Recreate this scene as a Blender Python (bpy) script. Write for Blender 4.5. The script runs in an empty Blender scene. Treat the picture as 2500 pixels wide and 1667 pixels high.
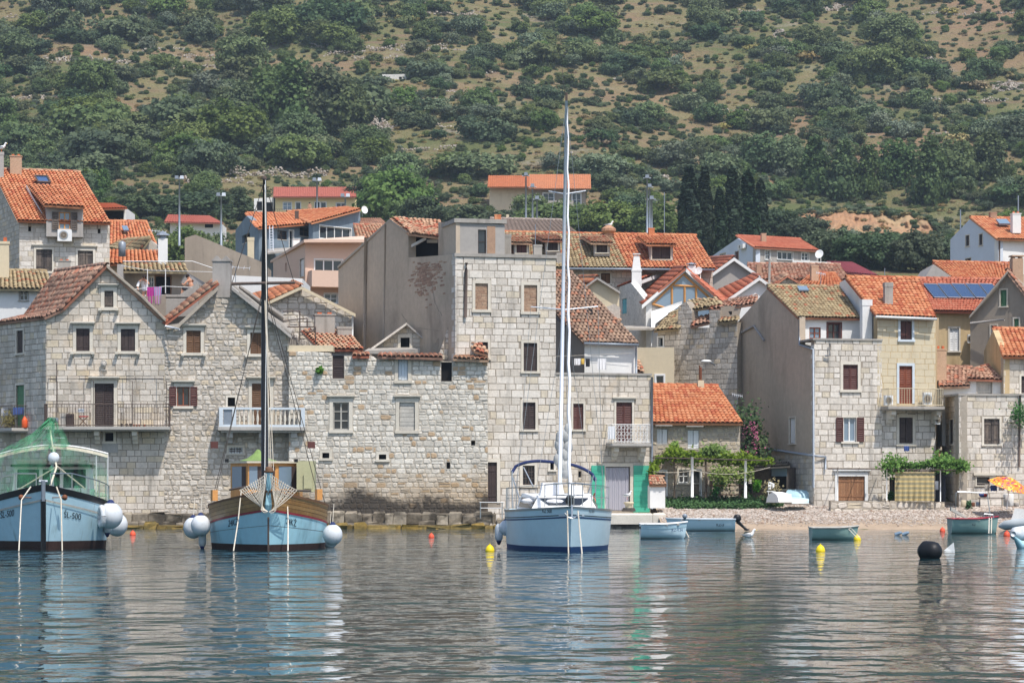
import bpy, math, random
import numpy as np
from mathutils import Vector, Matrix, noise as mnoise

# ---------------------------------------------------------------- camera, sky, sun
SC = bpy.context.scene
COL = SC.collection
F = 6944.0; CH = 1.57; HX = 1250.0; HY = 1208.0     # focal length in photo pixels, camera height, principal column, horizon row
cam_d = bpy.data.cameras.new('camera'); cam = bpy.data.objects.new('camera', cam_d); COL.objects.link(cam)
cam.location = (0, 0, CH); cam.rotation_euler = (math.pi/2, 0, 0)
cam_d.sensor_fit = 'HORIZONTAL'; cam_d.sensor_width = 36.0; cam_d.lens = 36.0*F/2500.0
cam_d.shift_y = (HY-833.5)/2500.0; cam_d.clip_start = 0.5; cam_d.clip_end = 4000
SC.camera = cam
SUN = Vector((0.27, -0.41, 0.87)).normalized()
wd = bpy.data.worlds.new('World'); SC.world = wd; wd.use_nodes = True
nt = wd.node_tree; bg = nt.nodes['Background']; sky = nt.nodes.new('ShaderNodeTexSky')
sky.sky_type = 'NISHITA'; sky.sun_disc = False
sky.sun_elevation = math.asin(SUN.z); sky.sun_rotation = math.atan2(SUN.x, SUN.y)
sky.air_density = 1.0; sky.dust_density = 1.6; sky.ozone_density = 1.0
nt.links.new(sky.outputs[0], bg.inputs[0]); bg.inputs[1].default_value = 0.15
sun_d = bpy.data.lights.new('sun', 'SUN'); sun_o = bpy.data.objects.new('sun', sun_d); COL.objects.link(sun_o)
sun_d.energy = 3.8; sun_d.angle = math.radians(0.55); sun_d.color = (1.0, 0.95, 0.88)
sun_o.rotation_euler = (-SUN).to_track_quat('-Z', 'Y').to_euler(); sun_o.location = (30, -40, 90)
SC.view_settings.view_transform = 'Standard'; SC.view_settings.look = 'None'
SC.view_settings.gamma = 1.0; SC.view_settings.exposure = 0.33; SC.view_settings.use_curve_mapping = False
SC.render.engine = 'CYCLES'
SC.cycles.max_bounces = 5; SC.cycles.diffuse_bounces = 2; SC.cycles.glossy_bounces = 3
SC.cycles.transmission_bounces = 4; SC.cycles.transparent_max_bounces = 12; SC.cycles.caustics_reflective = False
SC.cycles.caustics_refractive = False; SC.cycles.volume_bounces = 0; SC.cycles.use_denoising = True

R = random.Random(7)
def W(px, py, Y): return Vector(((px-HX)/F*Y, Y, CH+(HY-py)/F*Y))
def at_water(px, py):
    Y = CH*F/(py-HY); return Vector(((px-HX)/F*Y, Y, 0))

# ---------------------------------------------------------------- materials
def lin(c):
    return tuple(((v/255.0)/12.92 if v/255.0 <= .04045 else ((v/255.0+.055)/1.055)**2.4) for v in c)
class NT:
    def __init__(s, m): s.t = m.node_tree; s.n = s.t.nodes; s.l = s.t.links
    def new(s, kind, **kw):
        n = s.n.new('ShaderNode'+kind)
        for k, v in kw.items():
            if hasattr(n, k) and not k[0].isupper(): setattr(n, k, v)
        return n
    def link(s, a, b): s.l.new(a, b)
    def math(s, op, a, b=None, clamp=False):
        n = s.n.new('ShaderNodeMath'); n.operation = op; n.use_clamp = clamp
        for i, v in enumerate((a, b)):
            if v is None: continue
            if hasattr(v, 'links'): s.l.new(v, n.inputs[i])
            else: n.inputs[i].default_value = v
        return n.outputs[0]
    def mix(s, f, a, b, mode='MIX'):
        n = s.n.new('ShaderNodeMixRGB'); n.blend_type = mode
        for i, v in enumerate((f, a, b)):
            if hasattr(v, 'links'): s.l.new(v, n.inputs[i])
            elif i == 0: n.inputs[0].default_value = v
            else: n.inputs[i].default_value = (*v[:3], 1)
        return n.outputs[0]
    def ramp(s, f, lo, hi):
        n = s.n.new('ShaderNodeMapRange'); n.inputs[1].default_value = lo; n.inputs[2].default_value = hi; n.clamp = True
        s.l.new(f, n.inputs[0]); return n.outputs[0]
    def noise(s, scale, detail=3, rough=.55, vec=None, stretch=None):
        g = vec
        if g is None: g = s.n.new('ShaderNodeNewGeometry').outputs['Position']
        if stretch:
            mp = s.n.new('ShaderNodeMapping'); mp.inputs['Scale'].default_value = stretch; s.l.new(g, mp.inputs[0]); g = mp.outputs[0]
        n = s.n.new('ShaderNodeTexNoise'); n.inputs['Scale'].default_value = scale; n.inputs['Detail'].default_value = detail
        n.inputs['Roughness'].default_value = rough; s.l.new(g, n.inputs['Vector']); return n.outputs[0]
M = {}
def new_mat(name):
    m = bpy.data.materials.new(name); m.use_nodes = True; M[name] = m
    t = NT(m); b = t.n['Principled BSDF']; return m, t, b
def rnd_value(t):
    a = t.n.new('ShaderNodeAttribute'); a.attribute_name = 'rnd'
    o = t.n.new('ShaderNodeObjectInfo')
    return t.math('FRACT', t.math('ADD', a.outputs['Fac'], o.outputs['Random']))
def mat(name, c1, c2=None, rough=.85, nscale=1.5, nvar=.25, fscale=14, fvar=.15, bump=.25, bscale=25, spec=.3, metal=0, stains=(), third=None, vstreak=0):
    """c1..c2: the colours pieces vary between (sRGB 0-255, sunlit-free base colour); noise patches; stains = (colour, scale, lo, hi, amount, stretch)"""
    m, t, b = new_mat(name)
    c1 = lin(c1); c2 = lin(c2) if c2 else c1
    r = rnd_value(t)
    col = t.mix(r, c1, c2)
    if third: col = t.mix(t.math('GREATER_THAN', t.math('FRACT', t.math('MULTIPLY', r, 7.31)), third[1]), col, lin(third[0]))
    n1 = t.noise(nscale, 4)
    n2 = t.noise(fscale, 3)
    k = t.math('MULTIPLY', t.math('ADD', t.math('MULTIPLY', t.math('SUBTRACT', n1, .5), nvar*4), 1), t.math('ADD', t.math('MULTIPLY', t.math('SUBTRACT', n2, .5), fvar*4), 1))
    if vstreak:
        n3 = t.noise(3.0, 4, stretch=(1.6, 1.6, .08))
        k = t.math('MULTIPLY', k, t.math('ADD', t.math('MULTIPLY', t.math('SUBTRACT', n3, .5), vstreak*4), 1))
    v = t.n.new('ShaderNodeVectorMath'); v.operation = 'SCALE'; t.link(col, v.inputs[0]); t.link(k, v.inputs['Scale'])
    col = v.outputs[0]
    for sc_, s_, lo, hi, am, st in stains:
        f = t.math('MULTIPLY', t.ramp(t.noise(s_, 4, stretch=st), lo, hi), am)
        col = t.mix(f, col, lin(sc_))
    t.link(col, b.inputs['Base Color'])
    b.inputs['Roughness'].default_value = rough; b.inputs['Specular IOR Level'].default_value = spec; b.inputs['Metallic'].default_value = metal
    if bump:
        bn = t.n.new('ShaderNodeBump'); bn.inputs['Strength'].default_value = bump; bn.inputs['Distance'].default_value = .03
        t.link(t.noise(bscale, 4), bn.inputs['Height']); t.link(bn.outputs[0], b.inputs['Normal'])
    return m
OCH = ((198, 170, 130), .9, .57, .74, .5, None)
GREYP = ((158, 151, 140), .5, .54, .72, .45, None)
DRIP = ((96, 90, 82), 2.2, .56, .75, .55, (1, 1, .12))
mat('limestone', (190, 180, 166), (219, 209, 196), nscale=.8, nvar=.10, fscale=9, fvar=.13, bump=.55, bscale=16, third=((206, 192, 168), .86), stains=(OCH, GREYP, DRIP))
mat('limestone_white', (200, 191, 179), (224, 216, 205), nscale=.8, nvar=.09, fscale=9, fvar=.14, bump=.55, bscale=16, third=((208, 196, 176), .9), stains=(DRIP, ((156, 148, 133), .7, .58, .74, .5, None)))
mat('rubble', (179, 170, 158), (214, 205, 193), nscale=1.0, nvar=.12, fscale=8, fvar=.16, bump=.8, bscale=12, third=((206, 190, 166), .9), stains=(GREYP,))
mat('mortar', (172, 161, 146), nscale=1.2, nvar=.14, fscale=10, fvar=.14, bump=.4)
mat('mortar_dark', (154, 143, 129), nscale=1.2, nvar=.14, fscale=10, fvar=.14, bump=.4)
mat('dressed', (205, 196, 180), (218, 210, 196), nscale=2, nvar=.08, fvar=.08, bump=.2)
mat('dressed_grey', (168, 164, 158), (184, 178, 170), nscale=2, nvar=.1, fvar=.1, bump=.2)
mat('plaster_brown', (190, 173, 153), nscale=.35, nvar=.1, fscale=4, fvar=.09, bump=.25, bscale=14, vstreak=.045, stains=(((132, 118, 104), .6, .54, .74, .6, (1, 1, .45)), ((176, 162, 142), .45, .55, .7, .5, None)))
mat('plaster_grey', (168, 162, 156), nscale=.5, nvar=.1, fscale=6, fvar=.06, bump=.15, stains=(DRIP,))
mat('plaster_dark', (154, 142, 128), nscale=.5, nvar=.1, fscale=6, fvar=.06, bump=.15, vstreak=.06, stains=(DRIP,))
mat('plaster_cream', (206, 192, 164), nscale=.6, nvar=.07, fscale=7, fvar=.05, bump=.12, stains=(((170, 150, 118), 1.1, .6, .75, .5, (1, 1, .3)),))
mat('plaster_ochre', (196, 172, 132), nscale=.6, nvar=.1, fscale=7, fvar=.06, bump=.15, vstreak=.08, stains=(((120, 92, 62), 1.1, .55, .75, .7, (1, 1, .2)),))
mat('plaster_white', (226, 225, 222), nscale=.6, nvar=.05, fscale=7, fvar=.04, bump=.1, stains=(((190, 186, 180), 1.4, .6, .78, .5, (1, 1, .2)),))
mat('plaster_blue', (205, 213, 224), nscale=.6, nvar=.05, fscale=7, fvar=.04, bump=.1)
mat('plaster_bluegrey', (122, 136, 148), nscale=.7, nvar=.12, fscale=5, fvar=.1, bump=.2, vstreak=.1)
mat('plaster_salmon', (216, 186, 166), nscale=.5, nvar=.04, fscale=6, fvar=.03, bump=.08)
mat('plaster_yellow', (226, 210, 160), nscale=.5, nvar=.04, fscale=6, fvar=.03, bump=.08)
mat('roughcast', (205, 202, 196), nscale=2.5, nvar=.15, fscale=7, fvar=.2, bump=.8, bscale=8, stains=(((130, 128, 124), 5, .58, .68, .6, None),))
mat('concrete', (164, 158, 150), nscale=.9, nvar=.12, fscale=8, fvar=.08, bump=.2, stains=(DRIP,))
mat('concrete_dark', (92, 88, 80), (60, 58, 54), nscale=.9, nvar=.25, fscale=8, fvar=.2, bump=.6)
mat('brick', (158, 124, 102), (186, 156, 130), nscale=2, nvar=.1, bump=.4)
mat('tile_orange', (186, 114, 76), (200, 140, 102), nscale=1.3, nvar=.1, fscale=12, fvar=.08, bump=.15, third=((174, 98, 68), .8), stains=(((126, 77, 58), 1.2, .6, .75, .5, None),))
mat('tile_red', (172, 94, 70), (186, 118, 92), nscale=1.3, nvar=.1, fscale=12, fvar=.08, bump=.15)
mat('tile_pink', (173, 99, 84), (181, 110, 94), nscale=1.3, nvar=.06, fscale=12, fvar=.05, bump=.1)
mat('tile_old', (154, 114, 96), (190, 154, 130), nscale=1.2, nvar=.22, fscale=10, fvar=.2, bump=.3, third=((176, 116, 92), .8), stains=(((87, 77, 67), 1.3, .54, .7, .7, None),))
mat('tile_buff', (147, 127, 97), (173, 156, 122), nscale=1.2, nvar=.16, fscale=10, fvar=.18, bump=.3, third=((166, 112, 84), .88), stains=(((99, 87, 70), 1.5, .56, .72, .6, None), ((164, 102, 75), .7, .62, .7, .6, None)))
mat('tile_brown', (122, 98, 84), (164, 136, 114), nscale=1.2, nvar=.2, fscale=10, fvar=.2, bump=.3, third=((164, 116, 92), .82), stains=(((96, 86, 76), 1.3, .54, .7, .6, None),))
mat('tile_light', (173, 131, 104), (186, 154, 127), nscale=1.2, nvar=.14, fscale=10, fvar=.15, bump=.3, third=((172, 104, 80), .8))
mat('tile_grey', (156, 141, 131), (164, 149, 139), nscale=1.2, nvar=.08, bump=.2)
mat('tile_magenta', (141, 70, 77), (149, 80, 84), nscale=1.2, nvar=.08, bump=.2)
mat('wood_dark', (64, 52, 50), (78, 66, 62), nscale=3, nvar=.2, fscale=20, fvar=.15, bump=.3, rough=.7)
mat('wood_weathered', (74, 68, 66), (120, 108, 98), nscale=3, nvar=.3, fscale=14, fvar=.25, bump=.4, rough=.9)
mat('wood_brown', (104, 74, 52), (120, 88, 62), nscale=3, nvar=.15, fscale=20, fvar=.1, bump=.2, rough=.65)
mat('wood_maroon', (84, 50, 46), (98, 60, 54), nscale=3, nvar=.15, fscale=20, fvar=.1, bump=.2, rough=.6)
mat('wood_red', (128, 66, 44), (140, 78, 54), nscale=3, nvar=.15, fscale=20, fvar=.1, bump=.2, rough=.6)
mat('wood_pine', (196, 138, 78), (206, 150, 90), nscale=3, nvar=.12, fscale=18, fvar=.12, bump=.2, rough=.5)
mat('wood_door', (140, 100, 72), (160, 118, 86), nscale=2, nvar=.2, fscale=16, fvar=.15, bump=.3, rough=.7)
mat('wood_grey', (176, 172, 164), (196, 190, 180), nscale=3, nvar=.15, fscale=16, fvar=.12, bump=.2)
mat('paint_white', (228, 228, 226), (236, 236, 234), nscale=2, nvar=.04, fvar=.03, bump=.05, rough=.5)
mat('paint_paleblue', (200, 208, 214), (208, 216, 222), nscale=2, nvar=.06, fvar=.05, bump=.05, rough=.55)
mat('paint_turquoise', (66, 166, 138), (78, 176, 148), nscale=2, nvar=.06, fvar=.05, bump=.1, rough=.55)
mat('paint_aqua', (96, 176, 190), nscale=2, nvar=.06, fvar=.05, bump=.05, rough=.55)
mat('paint_green', (84, 128, 92), nscale=2, nvar=.1, fvar=.08, bump=.1, rough=.6)
mat('paint_orange', (226, 96, 50), nscale=2, nvar=.06, fvar=.04, bump=.03, rough=.4)
mat('paint_olive', (176, 174, 138), nscale=2, nvar=.08, fvar=.06, bump=.1, rough=.6)
mat('hull_blue', (176, 208, 220), nscale=.9, nvar=.07, fscale=6, fvar=.05, bump=.05, rough=.35, stains=(((180, 206, 214), 1.6, .54, .7, .6, (1, 1, .3)), ((120, 140, 142), 3.5, .62, .74, .6, (1, 1, .25))))
mat('hull_blue2', (166, 210, 222), nscale=.9, nvar=.07, fscale=6, fvar=.05, bump=.05, rough=.4, stains=(((112, 150, 160), 1.6, .57, .72, .6, (1, 1, .3)), ((190, 210, 214), 4, .62, .74, .5, (1, 1, .4))))
mat('hull_pale', (206, 230, 240), nscale=.9, nvar=.05, fscale=6, fvar=.03, bump=.02, rough=.25, spec=.5)
mat('hull_greengrey', (138, 168, 162), nscale=1.5, nvar=.1, fscale=8, fvar=.05, bump=.05, rough=.5)
mat('hull_wood', (142, 104, 56), (162, 126, 76), nscale=1.5, nvar=.2, fscale=9, fvar=.2, bump=.2, rough=.4, spec=.5, stains=(((160, 128, 84), 1.2, .56, .72, .5, (1, 1, 2)),))
mat('antifoul_brown', (62, 44, 38), nscale=2, nvar=.25, fvar=.2, bump=.3, rough=.8)
mat('antifoul_blue', (26, 62, 108), nscale=2, nvar=.1, fvar=.1, bump=.1, rough=.6)
mat('navy', (34, 48, 92), nscale=2, nvar=.1, fvar=.08, bump=.1, rough=.7)
mat('ink', (28, 36, 52), nvar=.05, fvar=.05, bump=0, rough=.6)
mat('black_paint', (26, 27, 30), nscale=2, nvar=.1, fvar=.1, bump=.05, rough=.4)
mat('rubber', (22, 24, 28), nscale=2, nvar=.1, fvar=.1, bump=.1, rough=.5)
mat('crimson', (150, 44, 60), nscale=2, nvar=.1, fvar=.1, bump=.05, rough=.5)
mat('fender', (212, 216, 220), nscale=2, nvar=.05, fscale=6, fvar=.04, bump=.02, rough=.35, stains=(((140, 148, 146), 2.5, .55, .72, .6, None), ((120, 112, 100), 6, .63, .75, .6, None)))
mat('fender_grey', (176, 182, 184), nscale=2, nvar=.05, fvar=.04, bump=.02, rough=.4)
mat('rope', (216, 208, 194), (196, 186, 168), nscale=5, nvar=.1, fvar=.1, bump=.3)
mat('rope_dark', (96, 90, 84), (70, 66, 62), nscale=5, nvar=.1, fvar=.1, bump=.3)
mat('steel', (172, 176, 180), nscale=3, nvar=.05, fvar=.05, bump=0, rough=.3, metal=.8)
mat('alu', (216, 220, 226), nscale=3, nvar=.04, fvar=.04, bump=0, rough=.35, metal=.25)
mat('zinc', (140, 148, 158), nscale=3, nvar=.08, fvar=.08, bump=0, rough=.45, metal=.3)
mat('iron', (84, 72, 66), (98, 84, 76), nscale=4, nvar=.2, fvar=.2, bump=.2, rough=.8)
mat('rust', (122, 78, 56), nscale=4, nvar=.25, fvar=.2, bump=.2, rough=.9)
mat('buoy_yellow', (236, 206, 30), nscale=2, nvar=.06, fvar=.05, bump=.02, rough=.4)
mat('buoy_red', (222, 88, 58), nscale=2, nvar=.1, fvar=.06, bump=.05, rough=.5)
mat('gull_white', (236, 236, 234), bump=0, nvar=.03, fvar=.03)
mat('gull_grey', (150, 156, 164), bump=0, nvar=.05, fvar=.05)
mat('skin', (198, 146, 118), bump=0, nvar=.05, fvar=.04, rough=.6)
mat('hair', (42, 32, 28), bump=.2, nvar=.1)
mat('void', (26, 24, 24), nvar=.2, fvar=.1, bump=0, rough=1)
mat('cloth_white', (226, 226, 228), nscale=3, nvar=.05, fvar=.05, bump=.3, bscale=8)
mat('cloth_magenta', (176, 58, 140), nscale=3, nvar=.06, fvar=.06, bump=.2)
mat('cloth_dark', (44, 46, 54), nscale=3, nvar=.1, fvar=.1, bump=.2)
mat('cloth_blue', (70, 92, 150), nscale=3, nvar=.15, fvar=.1, bump=.2)
mat('cloth_red', (176, 52, 56), nscale=3, nvar=.15, fvar=.1, bump=.2)
mat('cloth_yellow', (224, 190, 96), nscale=3, nvar=.1, fvar=.1, bump=.2)
mat('tarp_grey', (170, 170, 168), nscale=2, nvar=.1, fvar=.1, bump=.4, bscale=5)
mat('tarp_green', (120, 144, 84), nscale=2, nvar=.1, fvar=.1, bump=.3)
mat('canvas_beige', (206, 198, 178), nscale=2, nvar=.06, fvar=.05, bump=.2)
mat('terracotta', (196, 104, 66), bump=.1)
mat('pebble', (150, 138, 128), (200, 189, 178), nscale=2, nvar=.1, fvar=.1, bump=.2, third=((150, 128, 112), .8))
mat('sand', (158, 138, 118), (176, 156, 134), nscale=1.2, nvar=.15, fscale=18, fvar=.2, bump=.5)
mat('wall_stone', (150, 140, 128), (186, 176, 164), nscale=1.2, nvar=.15, fvar=.15, bump=.5, third=((132, 116, 100), .8))
mat('earth_orange', (150, 112, 84), (166, 130, 98), nscale=.35, nvar=.2, fscale=2.5, fvar=.22, bump=1.0, bscale=3, stains=(((164, 142, 108), .12, .45, .58, .85, None), ((110, 96, 78), .6, .6, .72, .6, None)))
mat('bark', (92, 80, 68), nscale=4, nvar=.2, fvar=.2, bump=.5)
mat('bark_pale', (150, 138, 124), nscale=4, nvar=.2, fvar=.2, bump=.5)
def leaf(name, c1, c2, dry=None, tr=.25):
    m, t, b = new_mat(name)
    a = t.n.new('ShaderNodeAttribute'); a.attribute_name = 'rnd'
    o = t.n.new('ShaderNodeObjectInfo')
    col = t.mix(a.outputs['Fac'], lin(c1), lin(c2))
    hs = t.n.new('ShaderNodeHueSaturation'); t.link(col, hs.inputs['Color'])
    t.link(t.math('ADD', t.math('MULTIPLY', t.math('SUBTRACT', o.outputs['Random'], .5), .05), .5), hs.inputs['Hue'])
    t.link(t.math('ADD', t.math('MULTIPLY', t.math('FRACT', t.math('MULTIPLY', o.outputs['Random'], 13.7)), .45), .78), hs.inputs['Value'])
    t.link(t.math('ADD', t.math('MULTIPLY', t.math('FRACT', t.math('MULTIPLY', o.outputs['Random'], 5.3)), .35), .8), hs.inputs['Saturation'])
    t.link(hs.outputs[0], b.inputs['Base Color']); b.inputs['Roughness'].default_value = .75; b.inputs['Specular IOR Level'].default_value = .15
    tl = t.n.new('ShaderNodeBsdfTranslucent'); t.link(hs.outputs[0], tl.inputs[0])
    mx = t.n.new('ShaderNodeMixShader'); mx.inputs[0].default_value = tr
    t.link(b.outputs[0], mx.inputs[1]); t.link(tl.outputs[0], mx.inputs[2]); t.link(mx.outputs[0], t.n['Material Output'].inputs[0])
    return m
leaf('leaf_shrub', (84, 100, 66), (128, 138, 94), tr=.35)
leaf('leaf_dark', (66, 84, 62), (102, 118, 82), tr=.32)
leaf('leaf_olive', (92, 108, 86), (130, 140, 114))
leaf('leaf_pine', (74, 94, 62), (116, 132, 82), tr=.3)
leaf('leaf_cypress', (34, 50, 38), (60, 80, 56), tr=.1)
leaf('leaf_fig', (84, 104, 62), (130, 144, 90), tr=.35)
leaf('leaf_vine', (84, 120, 44), (138, 166, 74), tr=.35)
leaf('leaf_vine2', (64, 110, 46), (110, 152, 70), tr=.35)
leaf('leaf_bed', (44, 78, 44), (78, 114, 62))
leaf('leaf_dry', (128, 116, 76), (172, 156, 110))
leaf('leaf_flower', (176, 96, 132), (206, 140, 164))
def glass_mat(name, c, rough=.06, spec=.6):
    m, t, b = new_mat(name); b.inputs['Base Color'].default_value = (*lin(c), 1); b.inputs['Roughness'].default_value = rough; b.inputs['Specular IOR Level'].default_value = spec
    return m
glass_mat('glass', (40, 46, 54)); glass_mat('glass_pale', (120, 140, 158), .08, .8); glass_mat('glass_blue', (66, 92, 132), .08, .8)
glass_mat('solar', (52, 74, 108), .15, .7)
def alpha_mat(name, c, alpha, scale=(1, 1, 1)):
    m, t, b = new_mat(name); b.inputs['Base Color'].default_value = (*lin(c), 1); b.inputs['Roughness'].default_value = .7; b.inputs['Alpha'].default_value = alpha
    return m
alpha_mat('curtain', (188, 186, 196), .82); 
m_, t_, b_ = new_mat('net_green'); b_.inputs['Base Color'].default_value = (*lin((74, 156, 112)), 1); b_.inputs['Roughness'].default_value = .8
t_.link(t_.math('MULTIPLY', t_.ramp(t_.noise(1.6, 3, stretch=(1.5, 1.5, .5)), .35, .85), .4), b_.inputs['Alpha'])
m2_ = m_.copy(); m2_.name = 'net_dense'; M['net_dense'] = m2_; [setattr(n.inputs[1], 'default_value', .95) for n in m2_.node_tree.nodes if n.type == 'MATH' and n.operation == 'MULTIPLY']

# ---------------------------------------------------------------- mesh builder
class MB:
    def __init__(s): s.v = []; s.f = []; s.mi = []; s.r = []
    def poly(s, pts, mi=0, r=0.0):
        i = len(s.v); s.v += [tuple(p) for p in pts]; s.f.append(tuple(range(i, i+len(pts)))); s.mi.append(mi); s.r.append(r); return s
    def mesh(s, vs, fs, mi=0, r=0.0):
        i = len(s.v); s.v += [tuple(p) for p in vs]
        for f in fs: s.f.append(tuple(a+i for a in f)); s.mi.append(mi); s.r.append(r)
        return s
    def hexa(s, p, mi=0, r=0.0):   # 8 points: bottom 4, top 4
        return s.mesh(p, [(0, 3, 2, 1), (4, 5, 6, 7), (0, 1, 5, 4), (1, 2, 6, 5), (2, 3, 7, 6), (3, 0, 4, 7)], mi, r)
    def box(s, c, sx, sy, sz, rz=0, mi=0, r=0.0, taper=1.0):   # c: centre of the base
        c = Vector(c); ca, sa = math.cos(rz), math.sin(rz); p = []
        for z, k in ((0, 1), (sz, taper)):
            for x, y in ((-.5, -.5), (.5, -.5), (.5, .5), (-.5, .5)):
                X = x*sx*k; Y = y*sy*k; p.append((c.x+X*ca-Y*sa, c.y+X*sa+Y*ca, c.z+z))
        return s.hexa(p, mi, r)
    def prism(s, pts, vec, mi=0, r=0.0):
        n = len(pts); vec = Vector(vec); a = [Vector(p) for p in pts]; b = [p+vec for p in a]
        fs = [tuple(range(n)), tuple(range(2*n-1, n-1, -1))]+[(i, (i+1) % n, n+(i+1) % n, n+i) for i in range(n)]
        return s.mesh(a+b, fs, mi, r)
    def tube(s, pts, rad, n=6, mi=0, cap=True, r=0.0):
        pts = [Vector(p) for p in pts]; k = len(pts)
        if not hasattr(rad, '__len__'): rad = [rad]*k
        vs = []; fs = []
        up = Vector((0, 0, 1))
        for i, p in enumerate(pts):
            d = (pts[min(i+1, k-1)]-pts[max(i-1, 0)]).normalized()
            a = d.cross(up)
            if a.length < .05: a = d.cross(Vector((1, 0, 0)))
            a.normalize(); b = d.cross(a)
            for j in range(n):
                t = 2*math.pi*j/n; vs.append(p+(a*math.cos(t)+b*math.sin(t))*rad[i])
        for i in range(k-1):
            for j in range(n): fs.append((i*n+j, i*n+(j+1) % n, (i+1)*n+(j+1) % n, (i+1)*n+j))
        if cap: fs += [tuple(range(n)), tuple(range(k*n-1, (k-1)*n-1, -1))]
        return s.mesh(vs, fs, mi, r)
    def lathe(s, c, prof, n=12, axis=None, mi=0, r=0.0):
        c = Vector(c); q = Vector((0, 0, 1)).rotation_difference(Vector(axis).normalized()) if axis else None
        vs = []; fs = []; k = len(prof)
        for (rr, z) in prof:
            for j in range(n):
                t = 2*math.pi*j/n; v = Vector((rr*math.cos(t), rr*math.sin(t), z))
                if q: v = q @ v
                vs.append(c+v)
        for i in range(k-1):
            for j in range(n): fs.append((i*n+j, i*n+(j+1) % n, (i+1)*n+(j+1) % n, (i+1)*n+j))
        fs += [tuple(range(n-1, -1, -1)), tuple(range((k-1)*n, k*n))]
        return s.mesh(vs, fs, mi, r)
    def ball(s, c, rx, ry=None, rz=None, n=14, m=9, mi=0, axis=None):
        ry = ry or rx; rz = rz or rx
        prof = [(math.sin(math.pi*i/m), -math.cos(math.pi*i/m)) for i in range(m+1)]
        prof[0] = (.001, -1); prof[-1] = (.001, 1)
        q = Vector((0, 0, 1)).rotation_difference(Vector(axis).normalized()) if axis else None
        c = Vector(c); vs = []; fs = []
        for (rr, z) in prof:
            for j in range(n):
                t = 2*math.pi*j/n; v = Vector((rr*math.cos(t)*rx, rr*math.sin(t)*ry, z*rz))
                if q: v = q @ v
                vs.append(c+v)
        for i in range(m):
            for j in range(n): fs.append((i*n+j, i*n+(j+1) % n, (i+1)*n+(j+1) % n, (i+1)*n+j))
        return s.mesh(vs, fs, mi)
    def build(s, name, mats, parent=None, smooth=False):
        me = bpy.data.meshes.new(name); me.from_pydata(s.v, [], s.f)
        if not isinstance(mats, (list, tuple)): mats = [mats]
        for m in mats: me.materials.append(M[m] if isinstance(m, str) else m)
        if len(mats) > 1: me.polygons.foreach_set('material_index', s.mi)
        if any(s.r): me.attributes.new('rnd', 'FLOAT', 'FACE').data.foreach_set('value', s.r)
        if smooth: me.polygons.foreach_set('use_smooth', [True]*len(s.f))
        me.update()
        return link(name, me, parent)
ORG = {}
def link(name, data, parent=None):
    o = bpy.data.objects.new(name, data); COL.objects.link(o)
    if parent is not None: par(o, parent)
    return o
def par(o, p):
    o.parent = p
    if p.name in ORG: o.matrix_parent_inverse = ORG[p.name]
def tag(o, label=None, cat=None, group=None, kind=None):
    if label: o['label'] = label
    if cat: o['category'] = cat
    if group: o['group'] = group
    if kind: o['kind'] = kind
    return o
def thing(name, label, cat, loc, group=None):
    o = bpy.data.objects.new(name, None); COL.objects.link(o); o.location = loc; o.empty_display_size = .3
    ORG[o.name] = Matrix.Translation(-Vector(loc)); return tag(o, label, cat, group)
SEA_A, SEA_B, SEA_C = .17, .022, .17
# ---------------------------------------------------------------- terrain, beach, quay, sea
PROF = [(128, -1.2), (130.2, 0.0), (134, .55), (137, 1.0), (141, 1.6), (150, 3.0), (200, 10.5), (300, 26.0), (335, 31.0), (400, 41.0), (440, 53.0), (480, 65.5), (540, 88.0), (620, 118.0), (720, 168.0), (850, 280.0), (1000, 430.0)]
PY = np.array([p[0] for p in PROF], float); PZ = np.array([p[1] for p in PROF], float)
PADS = ((-26.6, 13, 385, 38.6), (3.8, 14, 402, 41.6))
def terr(x, y):
    z = float(np.interp(y, PY, PZ))
    if y > 300:
        k = min(1, (y-300)/80.0)
        z += k*(1.6*math.sin(x*.035+1.1+y*.004)+1.0*math.sin(x*.09+y*.03)+.8*math.sin(y*.071+x*.021))
        st = 3.2; q = z/st+.35*math.sin(x*.05+.6)+.2*math.sin(x*.13); fr_ = q-math.floor(q)
        z += k*.75*st*((fr_**3*(fr_*(fr_*6-15)+10))-fr_)
        z += k*.5*mnoise.noise(Vector((x*.15, y*.15, 0)))
        for xc, hw, yc, zc in PADS:      # levelled ground in front of the two hillside houses
            if abs(x-xc) < hw and 300 < y < yc+4: z = min(z, zc-max(0, yc-y)*.17)
    elif y < 150 and x < 6.5:      # the quay side: the town stands straight out of the sea here
        z = min(z, -1.0) if y < 137.5 else z
    return z
def hit(px, py, y0=150.0):
    Y = y0; last = None
    while Y < 760:
        z = CH+(HY-py)/F*Y; x = (px-HX)/F*Y
        if terr(x, Y) >= z: return Vector((x, Y, z))
        Y += 1.0
    return None
def grid_terrain():
    ys = list(np.arange(127, 150, .8))+list(np.arange(150, 300, 4.0))+list(np.arange(300, 640, 1.1))+list(np.arange(640, 1001, 20.0))
    vs = []; fs = []; nx = 150
    for y in ys:
        hw = 26+.25*y+ (30 if y > 300 else 0)
        for i in range(nx+1):
            x = -hw+2*hw*i/nx; vs.append((x, y, terr(x, y)))
    for j in range(len(ys)-1):
        for i in range(nx):
            a = j*(nx+1)+i; fs.append((a, a+1, a+nx+2, a+nx+1))
    mb = MB(); mb.v = vs; mb.f = fs; mb.mi = [0]*len(fs); mb.r = [0]*len(fs)
    o = mb.build('terrain', 'hill_ground', smooth=True); tag(o, kind='structure'); return o
m_, t_, b_ = new_mat('hill_ground')
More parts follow.
